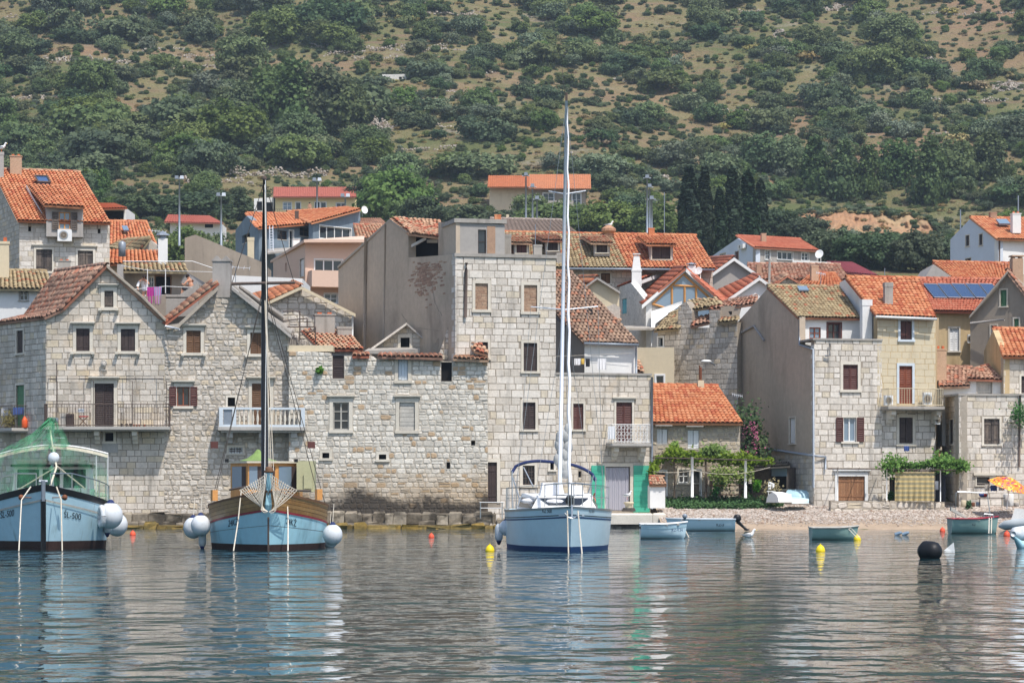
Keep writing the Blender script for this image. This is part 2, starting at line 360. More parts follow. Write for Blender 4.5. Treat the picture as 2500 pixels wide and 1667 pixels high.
n1 = t_.noise(.035, 5, .6); n2 = t_.noise(.25, 5, .65); n3 = t_.noise(1.6, 4, .65); n4 = t_.noise(.35, 4, .6, stretch=(.3, 1, 3))
c = t_.mix(t_.ramp(n2, .35, .65), lin((110, 106, 72)), lin((130, 120, 88)))
c = t_.mix(t_.ramp(n1, .45, .58), c, lin((94, 100, 64)))
c = t_.mix(t_.math('MULTIPLY', t_.ramp(t_.noise(.028, 4, .62, stretch=(.6, 1, 1)), .49, .6), .92), c, lin((142, 116, 92)))
c = t_.mix(t_.math('MULTIPLY', t_.ramp(n4, .5, .66), .75), c, lin((124, 102, 84)))
c = t_.mix(t_.math('MULTIPLY', t_.ramp(n3, .55, .75), .6), c, lin((82, 90, 56)))
c = t_.mix(t_.math('MULTIPLY', t_.ramp(t_.noise(.11, 4, .6), .6, .7), .6), c, lin((142, 134, 122)))
sx_ = t_.n.new('ShaderNodeSeparateXYZ'); t_.link(t_.n.new('ShaderNodeNewGeometry').outputs['Position'], sx_.inputs[0])
c = t_.mix(t_.math('MULTIPLY', t_.ramp(sx_.outputs[1], 600, 680), .85), c, lin((62, 72, 46)))
t_.link(c, b_.inputs['Base Color']); b_.inputs['Roughness'].default_value = .95; b_.inputs['Specular IOR Level'].default_value = .1
bn = t_.n.new('ShaderNodeBump'); bn.inputs['Strength'].default_value = .9; bn.inputs['Distance'].default_value = .6; t_.link(n3, bn.inputs['Height']); t_.link(bn.outputs[0], b_.inputs['Normal'])
grid_terrain()

# pebble beach sheet over the terrain, with loose pebbles on it
def beach_z(x, y): return float(np.interp(y, PY, PZ))+.02+.04*mnoise.noise(Vector((x*.9, y*.9, 3)))
mb = MB(); nx, ny = 90, 24
for j in range(ny+1):
    y = 128.6+j*(138.5-128.6)/ny
    for i in range(nx+1):
        x = 6.9+i*(30-6.9)/nx; mb.v.append((x, y, beach_z(x, y)))
for j in range(ny):
    for i in range(nx):
        a = j*(nx+1)+i; mb.f.append((a, a+1, a+nx+2, a+nx+1)); mb.mi.append(0); mb.r.append(0)
beach = mb.build('beach', 'sand', smooth=True); tag(beach, kind='structure')
rb = random.Random(5); mb = MB()
for k in range(34000):
    x = rb.uniform(7.0, 27.5); y = rb.triangular(130.6, 138.2, 136.5)
    if y < 131.6 and rb.random() < .75: continue
    s = rb.uniform(.018, .05)*(1.0 if rb.random() < .93 else 1.8); z = beach_z(x, y)+s*.25; a = rb.random()*3
    p = []
    for dx, dy, dz in ((1, 0, 0), (0, 1, 0), (-1, 0, 0), (0, -1, 0), (0, 0, .75), (0, 0, -.6)):
        q = s*rb.uniform(.7, 1.25); p.append((x+q*(dx*math.cos(a)-dy*math.sin(a))*1.25, y+q*(dx*math.sin(a)+dy*math.cos(a)), z+q*dz*.8))
    mb.mesh(p, [(0, 1, 4), (1, 2, 4), (2, 3, 4), (3, 0, 4), (1, 0, 5), (2, 1, 5), (3, 2, 5), (0, 3, 5)], 0, rb.random())
tag(mb.build('beach_pebbles', 'pebble'), 'pale grey pebbles strewn over the beach', 'pebbles', kind='stuff')

# sea
m_, t_, b_ = new_mat('sea')
b_.inputs['Base Color'].default_value = (.010, .042, .052, 1); b_.inputs['Roughness'].default_value = .03; b_.inputs['IOR'].default_value = 1.333; b_.inputs['Specular IOR Level'].default_value = .36
nA = t_.noise(.62, 2, .5, stretch=(1.5, 1.0, 1)); nB = t_.noise(2.4, 2, .5, stretch=(1.5, 1.0, 1)); nC = t_.noise(.22, 2, .5, stretch=(1.2, 1, 1))
hgt = t_.math('ADD', t_.math('ADD', t_.math('MULTIPLY', nA, SEA_A), t_.math('MULTIPLY', nB, SEA_B)), t_.math('MULTIPLY', nC, SEA_C))
bn = t_.n.new('ShaderNodeBump'); bn.inputs['Strength'].default_value = 1.0; bn.inputs['Distance'].default_value = 1.0
t_.link(hgt, bn.inputs['Height']); t_.link(bn.outputs[0], b_.inputs['Normal'])
mb = MB(); mb.poly([(-160, -40, 0), (160, -40, 0), (160, 139.5, 0), (-160, 139.5, 0)])
tag(mb.build('sea', 'sea'), kind='structure')
# ---------------------------------------------------------------- house building library
class Fr:
    """vertical plane through two ground points given by photo column and distance (left end, right end)"""
    def __init__(s, pa, ya, pb, yb):
        s.A = Vector(((pa-HX)/F*ya, ya)); B = Vector(((pb-HX)/F*yb, yb)); s.u = (B-s.A).normalized(); s.n = Vector((s.u.y, -s.u.x)); s.len = (B-s.A).length
    def uv(s, px, py):
        d = Vector(((px-HX)/F, 1.0)); den = d.x*s.u.y-d.y*s.u.x
        Y = (s.A.x*s.u.y-s.A.y*s.u.x)/den; p = d*Y; return ((p-s.A).dot(s.u), CH+(HY-py)/F*Y)
    def rect(s, r):
        a = s.uv(r[0], (r[1]+r[3])/2); b = s.uv(r[2], (r[1]+r[3])/2); m = (r[0]+r[2])/2
        return (a[0], s.uv(m, r[3])[1], b[0], s.uv(m, r[1])[1])
    def P(s, t, z, off=0.0):
        q = s.A+s.u*t+s.n*off; return Vector((q.x, q.y, z))
    def shift(s, d):
        f = Fr.__new__(Fr); f.A = s.A+s.n*d; f.u = s.u; f.n = s.n; f.len = s.len; return f
def clip(poly, out):
    """convex clip; out is clockwise (bottom-left, up, right, down)"""
    n = len(out)
    for i in range(n):
        a = out[i]; b = out[(i+1) % n]; ex, ez = b[0]-a[0], b[1]-a[1]
        if abs(ex)+abs(ez) < 1e-9: continue
        side = [ex*(p[1]-a[1])-ez*(p[0]-a[0]) for p in poly]   # <=0 inside for clockwise
        q = []
        for k in range(len(poly)):
            p, r, sp, sr = poly[k], poly[(k+1) % len(poly)], side[k], side[(k+1) % len(poly)]
            if sp <= 1e-9: q.append(p)
            if (sp < -1e-9 and sr > 1e-9) or (sp > 1e-9 and sr < -1e-9):
                t = sp/(sp-sr); q.append((p[0]+(r[0]-p[0])*t, p[1]+(r[1]-p[1])*t))
        poly = q
        if len(poly) < 3: return []
    return poly
def area(p): return .5*abs(sum(p[i][0]*p[(i+1) % len(p)][1]-p[(i+1) % len(p)][0]*p[i][1] for i in range(len(p))))
def subtract(rects, h):
    o = []
    for (a, b, c, d) in rects:
        if h[0] >= c or h[2] <= a or h[1] >= d or h[3] <= b: o.append((a, b, c, d)); continue
        if h[0] > a: o.append((a, b, h[0], d))
        if h[2] < c: o.append((h[2], b, c, d))
        l, r = max(a, h[0]), min(c, h[2])
        if h[1] > b: o.append((l, b, r, h[1]))
        if h[3] < d: o.append((l, h[3], r, d))
    return o
def top_at(uv, t):
    for a, b in zip(uv[:-1], uv[1:]):
        if a[0] <= t <= b[0] and b[0] > a[0]: return a[1]+(b[1]-a[1])*(t-a[0])/(b[0]-a[0])
    return -1e9
def clip_top(p, uv, zb):
    if all(q[1] >= zb and q[1] <= top_at(uv, q[0]) for q in p): return [p]
    out = []
    for a, b in zip(uv[:-1], uv[1:]):
        if b[0]-a[0] < 1e-4: continue
        q = clip(p, [(a[0], zb), a, b, (b[0], zb)])
        if len(q) >= 3: out.append(q)
    return out
NST = {}; LIMIT = 300
def lay_stones(h, wall, fr, poly, holes, style, rng):
    hh, ww, gap, jit, proud, rough, matn = style
    t0 = min(p[0] for p in poly); t1 = max(p[0] for p in poly); z0 = min(p[1] for p in poly); z1 = max(p[1] for p in poly)
    out = []; z = max(z0, -.3)
    while z < z1:
        k = rng.uniform(*hh); x = t0-rng.uniform(0, ww[1])
        while x < t1:
            w = rng.uniform(*ww)*(1 if rng.random() > .12 else 1.5)
            rs = [(x, z, x+w, z+k)]
            if rough and rng.random() < .25 and w > .3: m_ = z+k*rng.uniform(.4, .6); rs = [(x, z, x+w, m_), (x, m_, x+w, z+k)]
            for q in holes: rs = subtract(rs, q)
            for (a, b, c, d) in rs:
                g = gap*.5*rng.uniform(.6, 1.5)
                if c-a < .07+2*g or d-b < .05+2*g: continue
                a += g; c -= g; b += g; d -= g
                if rough:
                    cc = [min(c-a, d-b)*rng.uniform(.05, .34) for _ in range(8)]
                    p = [(a, b+cc[0]), (a, d-cc[1]), (a+cc[2], d), (c-cc[3], d), (c, d-cc[4]), (c, b+cc[5]), (c-cc[6], b), (a+cc[7], b)]
                else: p = [(a, b), (a, d), (c, d), (c, b)]
                p = [(u+rng.uniform(-jit, jit), v+rng.uniform(-jit, jit)) for u, v in p]
                out += [q for q in clip_top(p, poly[1:-1], z0) if area(q) > .012]
            x += w
        z += k
    out.sort(key=lambda p: -area(p))
    bulk = MB(); free = LIMIT-NST.get(h.name, 0)
    for i, p in enumerate(out):
        n = len(p); cx = sum(q[0] for q in p)/n; cz = sum(q[1] for q in p)/n
        pr = proud*rng.uniform(.35, 1.4); ins = min(.02 if not rough else .035, .25*math.sqrt(area(p)))
        ring0 = [fr.P(u, v, -.005) for u, v in p]; ring1 = []
        for u, v in p:
            l = math.hypot(u-cx, v-cz) or 1; ring1.append(fr.P(u-(u-cx)/l*ins, v-(v-cz)/l*ins, pr*rng.uniform(.75, 1.2)))
        fs = [tuple(range(n, 2*n))]+[(j, (j+1) % n, n+(j+1) % n, n+j) for j in range(n)]
        if i < free: b = MB(); b.mesh(ring0+ring1, fs, 0, 0); b.build('stone_block', matn, wall)
        else: bulk.mesh(ring0+ring1, fs, 0, rng.random())
    NST[h.name] = NST.get(h.name, 0)+min(free, len(out))
    if bulk.f: tag(bulk.build('small_stones', matn, wall), kind='stuff')
#            course h      stone w     gap   jit   proud rough material
ASHLAR = ((.24, .34), (.26, .62), .02, .008, .016, 0, 'limestone')
ASHLAR_W = ((.26, .36), (.28, .66), .022, .008, .016, 0, 'limestone_white')
SQUARE = ((.20, .29), (.20, .46), .024, .012, .02, 1, 'limestone')
RUBBLE = ((.18, .30), (.18, .42), .04, .03, .026, 1, 'rubble')
GREYST = ((.20, .30), (.2, .5), .022, .012, .014, 0, 'rubble')
def facade(h, fr, top, zb, matn, wins=(), th=.2, depth=6.0, name='wall', style=None, seed=1, stone_holes=(), back=True):
    uv = [fr.uv(*p) for p in top]
    poly = [(uv[0][0], zb)]+uv+[(uv[-1][0], zb)]
    holes = [fr.rect(w[0]) for w in wins]
    xs = sorted({p[0] for p in poly}|{q for k in holes for q in (k[0], k[2])}); zs = sorted({zb, max(p[1] for p in poly)}|{q for k in holes for q in (k[1], k[3])})
    mb = MB()
    for i in range(len(xs)-1):
        for j in range(len(zs)-1):
            cx, cz = (xs[i]+xs[i+1])/2, (zs[j]+zs[j+1])/2
            if any(k[0] < cx < k[2] and k[1] < cz < k[3] for k in holes): continue
            for p in clip_top([(xs[i], zs[j]), (xs[i], zs[j+1]), (xs[i+1], zs[j+1]), (xs[i+1], zs[j])], uv, zb): mb.poly([fr.P(*q) for q in p])
    for k in holes:
        c = [(k[0], k[1]), (k[0], k[3]), (k[2], k[3]), (k[2], k[1])]
        for a in range(4):
            p, q = c[a], c[(a+1) % 4]; mb.poly([fr.P(*p), fr.P(*q), fr.P(*q, -th), fr.P(*p, -th)])
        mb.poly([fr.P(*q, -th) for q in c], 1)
    n = len(poly)
    for a in range(n):
        p, q = poly[a], poly[(a+1) % n]; mb.poly([fr.P(*p), fr.P(*q), fr.P(*q, -depth), fr.P(*p, -depth)])
    if back: mb.poly([fr.P(*p, -depth) for p in poly])
    wall = mb.build(name, [matn, 'void'], h)
    sh = [(k[0]-w[3].get('sw', .12), k[1]-w[3].get('sw', .12), k[2]+w[3].get('sw', .12), k[3]+w[3].get('sw', .12)) if w[3].get('sur', 'dressed') else k for k, w in zip(holes, wins)]
    if style: lay_stones(h, wall, fr, poly, sh+[fr.rect(q) for q in stone_holes], style, random.Random(seed))
    for k, w in zip(holes, wins): window(h, fr, k, w[1], w[2], **w[3])
    return wall
def win(x0, y0, x1, y1, kind='louvre', col='wood_brown', **kw): return ((x0, y0, x1, y1), kind, col, kw)
def slab(mb, fr, t0, z0, t1, z1, o0, o1, mi=0, r=0.0):
    mb.hexa([fr.P(t0, z0, o1), fr.P(t1, z0, o1), fr.P(t1, z0, o0), fr.P(t0, z0, o0), fr.P(t0, z1, o1), fr.P(t1, z1, o1), fr.P(t1, z1, o0), fr.P(t0, z1, o0)], mi, r); return mb
def leaf_shutter(fr, t0, z0, t1, z1, off, kind, col, parent, seed=0):
    mb = MB(); d = .035; f = .05; rr = random.Random(seed+int(t0*100))
    if kind == 'louvre':
        slab(mb, fr, t0, z0, t0+f, z1, off, off+d); slab(mb, fr, t1-f, z0, t1, z1, off, off+d)
        for z in (z0, (z0+z1)/2-f/2, z1-f): slab(mb, fr, t0+f, z, t1-f, z+f, off, off+d)
        n = max(4, int((z1-z0)/.085))
        for i in range(n):
            z = z0+(i+.3)*(z1-z0)/n; a = off+.002; b = off+d-.004
            mb.mesh([fr.P(t0+f, z+.05, a), fr.P(t1-f, z+.05, a), fr.P(t1-f, z, b), fr.P(t0+f, z, b), fr.P(t0+f, z+.062, a), fr.P(t1-f, z+.062, a), fr.P(t1-f, z+.012, b), fr.P(t0+f, z+.012, b)],
                    [(0, 1, 2, 3), (4, 5, 6, 7), (3, 2, 6, 7), (0, 1, 5, 4)])
        slab(mb, fr, t0+f, z0+f, t1-f, z1-f, off-.012, off-.006)
    else:
        n = max(2, round((t1-t0)/.13)); w = (t1-t0)/n
        for i in range(n): slab(mb, fr, t0+i*w+.004, z0+rr.uniform(0, .02), t0+(i+1)*w-.004, z1-rr.uniform(0, .02), off, off+d*.8+rr.uniform(0, .008), 0, rr.random())
        for z in (z0+.18*(z1-z0), z0+.8*(z1-z0)): slab(mb, fr, t0+.02, z-.04, t1-.02, z+.04, off+d*.8, off+d+.015)
    return mb.build('shutter', col, parent)
def window(h, fr, k, kind, col, sur='dressed', sw=.12, corn=0, sill=1, glass='glass', leaves=2, corb=0, name='window', frame='paint_white', bars=(2, 2), door=0, label=None, swing=.0):
    t0, z0, t1, z1 = k; w = t1-t0; mb = MB(); p = .035
    if sur:
        slab(mb, fr, t0-sw, z0, t0, z1, -.12, p); slab(mb, fr, t1, z0, t1+sw, z1, -.12, p)
        slab(mb, fr, t0-sw, z1, t1+sw, z1+sw*1.1, -.12, p)
        if not door: slab(mb, fr, t0-sw-.03*sill, z0-sw*.9, t1+sw+.03*sill, z0, -.12, p+.05*sill)
    else: slab(mb, fr, t0-.01, z0-.04, t1+.01, z0-.002, -.12, .02)
    o = mb.build('door' if door else name, sur or 'dressed', h)
    if label: o['label'] = label
    if corn:
        c = MB(); zc = z1+sw*1.1+.03; slab(c, fr, t0-sw-.06, zc, t1+sw+.06, zc+.06, -.05, corn*.6); slab(c, fr, t0-sw-.11, zc+.06, t1+sw+.11, zc+.12, -.05, corn); c.build('cornice', sur or 'dressed', o)
    if corb:
        for t in (t0-sw-.02, t1+sw+.02):
            c = MB(); slab(c, fr, t-.07, z0-sw*.9-.02, t+.07, z0-sw*.9+.1, 0, .28); slab(c, fr, t-.05, z0-sw*.9-.1, t+.05, z0-sw*.9-.02, 0, .15); c.build('corbel', sur or 'dressed', o)
    m = (t0+t1)/2
    if kind in ('louvre', 'plank'):
        if leaves == 1: leaf_shutter(fr, t0+.01, z0+.01, t1-.01, z1-.01, -.09, kind, col, o)
        else:
            leaf_shutter(fr, t0+.01, z0+.01, m-.008, z1-.01, -.09, kind, col, o); leaf_shutter(fr, m+.008, z0+.01, t1-.01, z1-.01, -.085, kind, col, o)
    elif kind == 'brick':
        b = MB(); rr = random.Random(3); z = z0
        while z < z1:
            x = t0-rr.uniform(0, .2)
            while x < t1:
                a, c = max(x, t0)+.006, min(x+.24, t1)-.006
                if c-a > .03: slab(b, fr, a, z+.006, c, min(z+.068, z1), -.1, -.045+rr.uniform(-.008, .008), 0, rr.random())
                x += .24
            z += .074
        tag(b.build('brick_infill', 'brick', o), kind='stuff'); b = MB(); b.poly([fr.P(t0, z0, -.07), fr.P(t1, z0, -.07), fr.P(t1, z1, -.07), fr.P(t0, z1, -.07)]); b.build('mortar_bed', 'mortar', o)
    elif kind in ('glass', 'open', 'bars'):
        b = MB(); b.poly([fr.P(t0, z0, -.12), fr.P(t1, z0, -.12), fr.P(t1, z1, -.12), fr.P(t0, z1, -.12)]); b.build('pane', glass, o)
        b = MB(); f = min(.06, w*.09)
        for a, c in ((t0, t0+f), (t1-f, t1)): slab(b, fr, a, z0, c, z1, -.118, -.07)
        for a, c in ((z0, z0+f), (z1-f, z1)): slab(b, fr, t0+f, a, t1-f, c, -.118, -.072)
        nb, nr = bars
        for i in range(1, nb): t = t0+w*i/nb; slab(b, fr, t-f*.55, z0+f, t+f*.55, z1-f, -.118, -.074)
        for i in range(1, nr): z = z0+(z1-z0)*i/nr; slab(b, fr, t0+f, z-f*.35, t1-f, z+f*.35, -.118, -.08)
        b.build('frame', frame, o)
        if kind == 'open':
            lw = w*.55
            for a, c in ((t0-lw-.03, t0-.03), (t1+.03, t1+lw+.03)): leaf_shutter(fr, a, z0, c, z1, .045, 'louvre', col, o)
        if kind == 'bars':
            b = MB(); n = max(3, int(w/.12))
            for i in range(1, n): t = t0+w*i/n; b.tube([fr.P(t, z0, -.03), fr.P(t, z1, -.03)], .011, 4)
            for q in (.33, .66): z = z0+(z1-z0)*q; b.tube([fr.P(t0, z, -.03), fr.P(t1, z, -.03)], .012, 4)
            b.build('window_bars', 'iron', o)
    elif kind == 'board':
        b = MB(); z = z0; rr = random.Random(int(t0*77))
        while z < z1-.02:
            q = min(z+rr.uniform(.14, .24), z1); slab(b, fr, t0+rr.uniform(0, .03), z+.006, t1-rr.uniform(0, .03), q-.006, -.1, -.06+rr.uniform(-.01, .02), 0, rr.random()); z = q
        b.build('boarding', col, o)
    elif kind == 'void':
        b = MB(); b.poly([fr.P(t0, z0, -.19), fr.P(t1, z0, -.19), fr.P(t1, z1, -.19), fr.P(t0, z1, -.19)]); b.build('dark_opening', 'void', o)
    return o
# ---- roofs
_TM = {}
def tile_mesh(matn, w, l, seg=5, flat=0.0):
    key = (matn, round(w, 3), round(l, 3))
    if key in _TM: return _TM[key]
    vs = []; fs = []
    for y, k, dz in ((-.08*l, 1.0, .022), (1.04*l, .86, 0.0)):
        for j in range(seg+1):
            a = math.pi*j/seg; vs.append((-.5*w*k*math.cos(a), y, .42*w*k*math.sin(a)*(1-flat)+dz))
    for j in range(seg): fs.append((j, j+1, seg+2+j, seg+1+j))
    n = len(vs)
    for j in range(seg+1): v = vs[j]; vs.append((v[0]*.86, v[1]+.002, v[2]*.8-.004))
    for j in range(seg): fs.append((j, n+j, n+j+1, j+1))
    me = bpy.data.meshes.new('roof_tile'); me.from_pydata(vs, [], fs); me.materials.append(M[matn])
    me.polygons.foreach_set('use_smooth', [i < seg for i in range(len(fs))]); me.update(); _TM[key] = (me, vs, fs); return _TM[key]
NTL = {}
def roof(h, c, matn, tw=.22, tl=.34, name='roof', seed=1, wob=.012, ridge=True, holes=(), far=False, mat_fn=None, sag=0.0, thick=.1, ridge_m=None):
    """c: eave left, eave right, ridge right, ridge left (world points)"""
    c = [Vector(p) for p in c]; rr = random.Random(seed)
    E = (c[1]-c[0]); S = (c[3]-c[0]); nrm = E.cross(c[2]-c[1]+S).normalized()
    if nrm.z < 0: nrm = -nrm
    def B(u, v):
        p = (c[0]*(1-u)+c[1]*u)*(1-v)+(c[3]*(1-u)+c[2]*u)*v
        if sag: p = p-nrm*sag*4*v*(1-v)*(1 if True else 0)
        return p
    mb = MB(); d = nrm*thick
    if far:
        nc = max(8, int(E.length/tw*2)); nr = max(3, int(S.length/tl)); vs = []; fs = []
        for j in range(nr):
            for e in (0, 1):
                for i in range(nc+1):
                    vs.append(B(i/nc, (j+e)/nr)+nrm*((.05 if i % 2 else 0)+(.03 if e == 0 else 0)))
        for j in range(2*nr-1):
            for i in range(nc): a = j*(nc+1)+i; fs.append((a, a+1, a+nc+2, a+nc+1))
        mb.mesh(vs, fs); mb.hexa([B(0, 0)-d, B(1, 0)-d, B(1, 1)-d, B(0, 1)-d, B(0, 0)-d*.2, B(1, 0)-d*.2, B(1, 1)-d*.2, B(0, 1)-d*.2])
        o = mb.build(name, matn, h); return o
    k = 6
    for j in range(k):
        v0, v1 = j/k, (j+1)/k
        mb.hexa([B(0, v0)-d, B(1, v0)-d, B(1, v1)-d, B(0, v1)-d, B(0, v0), B(1, v0), B(1, v1), B(0, v1)])
    o = mb.build(name, matn, h)
    nc = max(2, round(max(E.length, (c[2]-c[3]).length)/tw)); nr = max(2, round(S.length/tl))
    cells = []
    for j in range(nr):
        for i in range(nc):
            u, v = (i+.5)/nc, j/nr
            if any(a < u < b and e < v < f for (a, e, b, f) in holes): continue
            cells.append((u, v))
    free = LIMIT-NTL.get(h.name, 0); order = sorted(range(len(cells)), key=lambda q: cells[q][1]+rr.random()*.05)
    bulk = MB(); me, tv, tf = tile_mesh(matn, tw*1.06, tl)
    for q, ci in enumerate(order):
        u, v = cells[ci]; p = B(u, v); x = (B(min(u+.01, 1), v)-B(max(u-.01, 0), v)).normalized(); y = (B(u, min(v+.05, 1.02))-p).normalized(); z = x.cross(y).normalized()
        if z.z < 0: z = -z
        y = z.cross(x); a = rr.gauss(0, wob*2); x2 = x*math.cos(a)+y*math.sin(a); y2 = z.cross(x2)
        p = p+z*(.012+rr.uniform(0, wob))+y*rr.uniform(-wob, wob)*2
        mt = Matrix(((x2.x, y2.x, z.x, p.x), (x2.y, y2.y, z.y, p.y), (x2.z, y2.z, z.z, p.z), (0, 0, 0, 1)))
        if q < free:
            t = bpy.data.objects.new('roof_tile', me); COL.objects.link(t); t.parent = o; t.matrix_basis = mt
        else: bulk.mesh([mt @ Vector(w_) for w_ in tv], tf, 0, rr.random())
    NTL[h.name] = NTL.get(h.name, 0)+min(free, len(cells))
    if bulk.f: tag(bulk.build('tile_courses', matn, o), kind='stuff')
    if ridge:
        rm, rv, rf = tile_mesh(ridge_m or matn, tw*1.35, .4); L = (c[2]-c[3]).length; n = max(2, int(L/.38)); x = (c[2]-c[3]).normalized()
        for i in range(n):
            p = c[3]+(c[2]-c[3])*((i+.1)/n)+Vector((0, 0, .03)); z = Vector((0, 0, 1)); y = x; xx = y.cross(z).normalized(); z = xx.cross(y)
            t = bpy.data.objects.new('ridge_tile', rm); COL.objects.link(t); t.parent = o
            t.matrix_basis = Matrix(((xx.x, y.x, z.x, p.x), (xx.y, y.y, z.y, p.y), (xx.z, y.z, z.z, p.z), (0, 0, 0, 1)))
    return o
def Q(*pts): return [W(*p) for p in pts]
def chimney(h, px0, py0, px1, py1, Y, matn='plaster_grey', cap='slab', name='chimney', rz=.15, ratio=.9):
    a = W(px0, py1, Y); b = W(px1, py0, Y); w = b.x-a.x; hh = b.z-a.z; c = Vector(((a.x+b.x)/2, Y, a.z-.3)); mb = MB()
    mb.box(c, w, w*ratio, hh*.86+.3, rz); t = c+Vector((0, 0, hh*.86+.3))
    if cap == 'slab':
        for sx in (-1, 1): mb.box(t+Vector((sx*w*.33, 0, 0)), w*.2, w*ratio*.8, hh*.08, rz)
        mb.box(t+Vector((0, 0, hh*.08)), w*1.15, w*1.05, hh*.06, rz)
    elif cap == 'gables':
        mb.box(t, w*1.12, w*ratio*1.1, hh*.04, rz)
        for sx in (-.26, .26):
            p = t+Vector((sx*w, -w*ratio*.5, hh*.04)); mb.prism([p+Vector((-w*.26, 0, 0)), p+Vector((w*.26, 0, 0)), p+Vector((0, 0, hh*.13))], (0, w*ratio, 0))
    elif cap == 'pots':
        mb.box(t, w*1.1, w*ratio*1.1, hh*.06, rz)
        for sx in (-.25, .25): mb.box(t+Vector((sx*w, 0, hh*.06)), w*.22, w*.3, hh*.1, rz, 1)
    elif cap == 'cone':
        mb.lathe(t, [(w*.35, 0), (w*.35, hh*.1), (w*.75, hh*.12), (w*.7, hh*.16), (.02, hh*.3)], 10, None, 1)
    else: mb.box(t, w*1.08, w*ratio*1.08, hh*.14, rz)
    return mb.build(name, [matn, 'zinc' if cap == 'cone' else 'terracotta'], h)
def verge(h, pts, w=.22, t=.12, matn='mortar', n=Vector((0, -1, 0)), name='verge'):
    mb = MB()
    for a, b in zip(pts[:-1], pts[1:]):
        a = Vector(a); b = Vector(b); up = Vector((0, 0, t))
        mb.hexa([a+n*w*.4-up, b+n*w*.4-up, b-n*w-up, a-n*w-up, a+n*w*.4, b+n*w*.4, b-n*w, a-n*w])
    return mb.build(name, matn, h)
def pipe(h, pts, r=.05, matn='zinc', name='drainpipe'): return MB().tube(pts, r, 8).build(name, matn, h, True)
def gableroof_sides(): pass
def ac_unit(h, px0, py0, px1, py1, fr, off=.05):
    t0, z0, t1, z1 = fr.rect((px0, py0, px1, py1)); mb = MB(); slab(mb, fr, t0, z0, t1, z1, off, off+.28); o = mb.build('air_conditioner', 'paint_white', h)
    c = fr.P(t0+(t1-t0)*.42, (z0+z1)/2, off+.283); r = (z1-z0)*.38; b = MB(); nn = Vector((fr.n.x, fr.n.y, 0)); b.lathe(c, [(r, 0), (r, .012), (r*.85, .014)], 16, nn); b.lathe(c, [(r*.25, .014), (r*.2, .03)], 8, nn, 1)
    for k in range(4): rr = r*(.35+.14*k); b.lathe(c, [(rr, .013), (rr, .02), (rr-.012, .02)], 16, nn, 1)
    b.build('fan_grille', ['steel', 'plaster_dark'], o)
    return o
def dish(h, px, py, Y, r, d=(.3, -1, .3)):
    r *= .7; mb = MB(); c = W(px, py, Y); n = Vector(d).normalized(); mb.lathe(c, [(.02, 0), (r*.5, .04*r), (r*.85, .16*r), (r, .25*r), (r*.98, .27*r), (r*.83, .18*r), (.03, .03)], 16, n)
    mb.tube([c, c-n*.25, c-n*.25-Vector((0, 0, r*1.4))], .02, 5); mb.tube([c-Vector((0, 0, r*.8))+n*r*.2, c+n*r*.9], .012, 4)
    return mb.build('satellite_dish', 'paint_white', h, True)

def iron_rail(fr, t0, t1, z0, z1, off, step=.13, r=.011, sides=True):
    mb = MB(); q = [fr.P(t0, 0, 0), fr.P(t0, 0, off), fr.P(t1, 0, off), fr.P(t1, 0, 0)] if sides else [fr.P(t0, 0, off), fr.P(t1, 0, off)]
    for a, b in zip(q[:-1], q[1:]):
        n = max(2, int((b-a).length/step)); up = Vector((0, 0, 1))
        for z in (z0+.06, z1): mb.tube([a+up*z, b+up*z], r*1.5, 4)
        for i in range(n+1): p = a+(b-a)*i/n; mb.tube([p+up*(z0+.0), p+up*z1], r, 4, cap=False)
    return mb
def balcony(h, fr, px0, px1, py_rail, py_slab, depth, style='iron', matn='iron', slabm='dressed_grey', brackets=(), bm='dressed'):
    t0, z0, t1, z1 = fr.rect((px0, py_rail, px1, py_slab)); mb = MB(); slab(mb, fr, t0-.05, z0-.14, t1+.05, z0, .0, depth+.06); slab(mb, fr, t0, z0-.2, t1, z0-.14, .0, depth-.05); o = mb.build('balcony', slabm, h)
    if style == 'iron': iron_rail(fr, t0, t1, z0, z1, depth).build('railing', matn, o)
    for b in brackets:
        t = fr.uv(b, py_slab)[0]; k = MB(); slab(k, fr, t-.12, z0-.42, t+.12, z0-.2, 0, depth*.8); slab(k, fr, t-.12, z0-.62, t+.12, z0-.42, 0, depth*.5); slab(k, fr, t-.12, z0-.8, t+.12, z0-.62, 0, depth*.25); k.build('bracket', bm, o)
    return o, (t0, z0, t1, z1)
def simple_house(name, label, fr, top, zb, matn, wins=(), roofs=(), gable=None, depth=7, group=None, style=None, seed=1, cat='house', gmat=None, gwins=(), gstyle=None):
    b = fr.P(fr.len/2, max(zb, 0)); h = thing(name, label, cat, b, group)
    facade(h, fr, top, zb, matn, wins, depth=depth, style=style, seed=seed)
    if gable: facade(h, gable[0], gable[1], zb, gmat or matn, gwins, depth=.25, name='gable_wall', style=gstyle, seed=seed+5)
    for r in roofs: roof(h, *r[0], **r[1])
    return h
# ---------------------------------------------------------------- the houses along the water
GRP = 'stone houses along the harbour front'
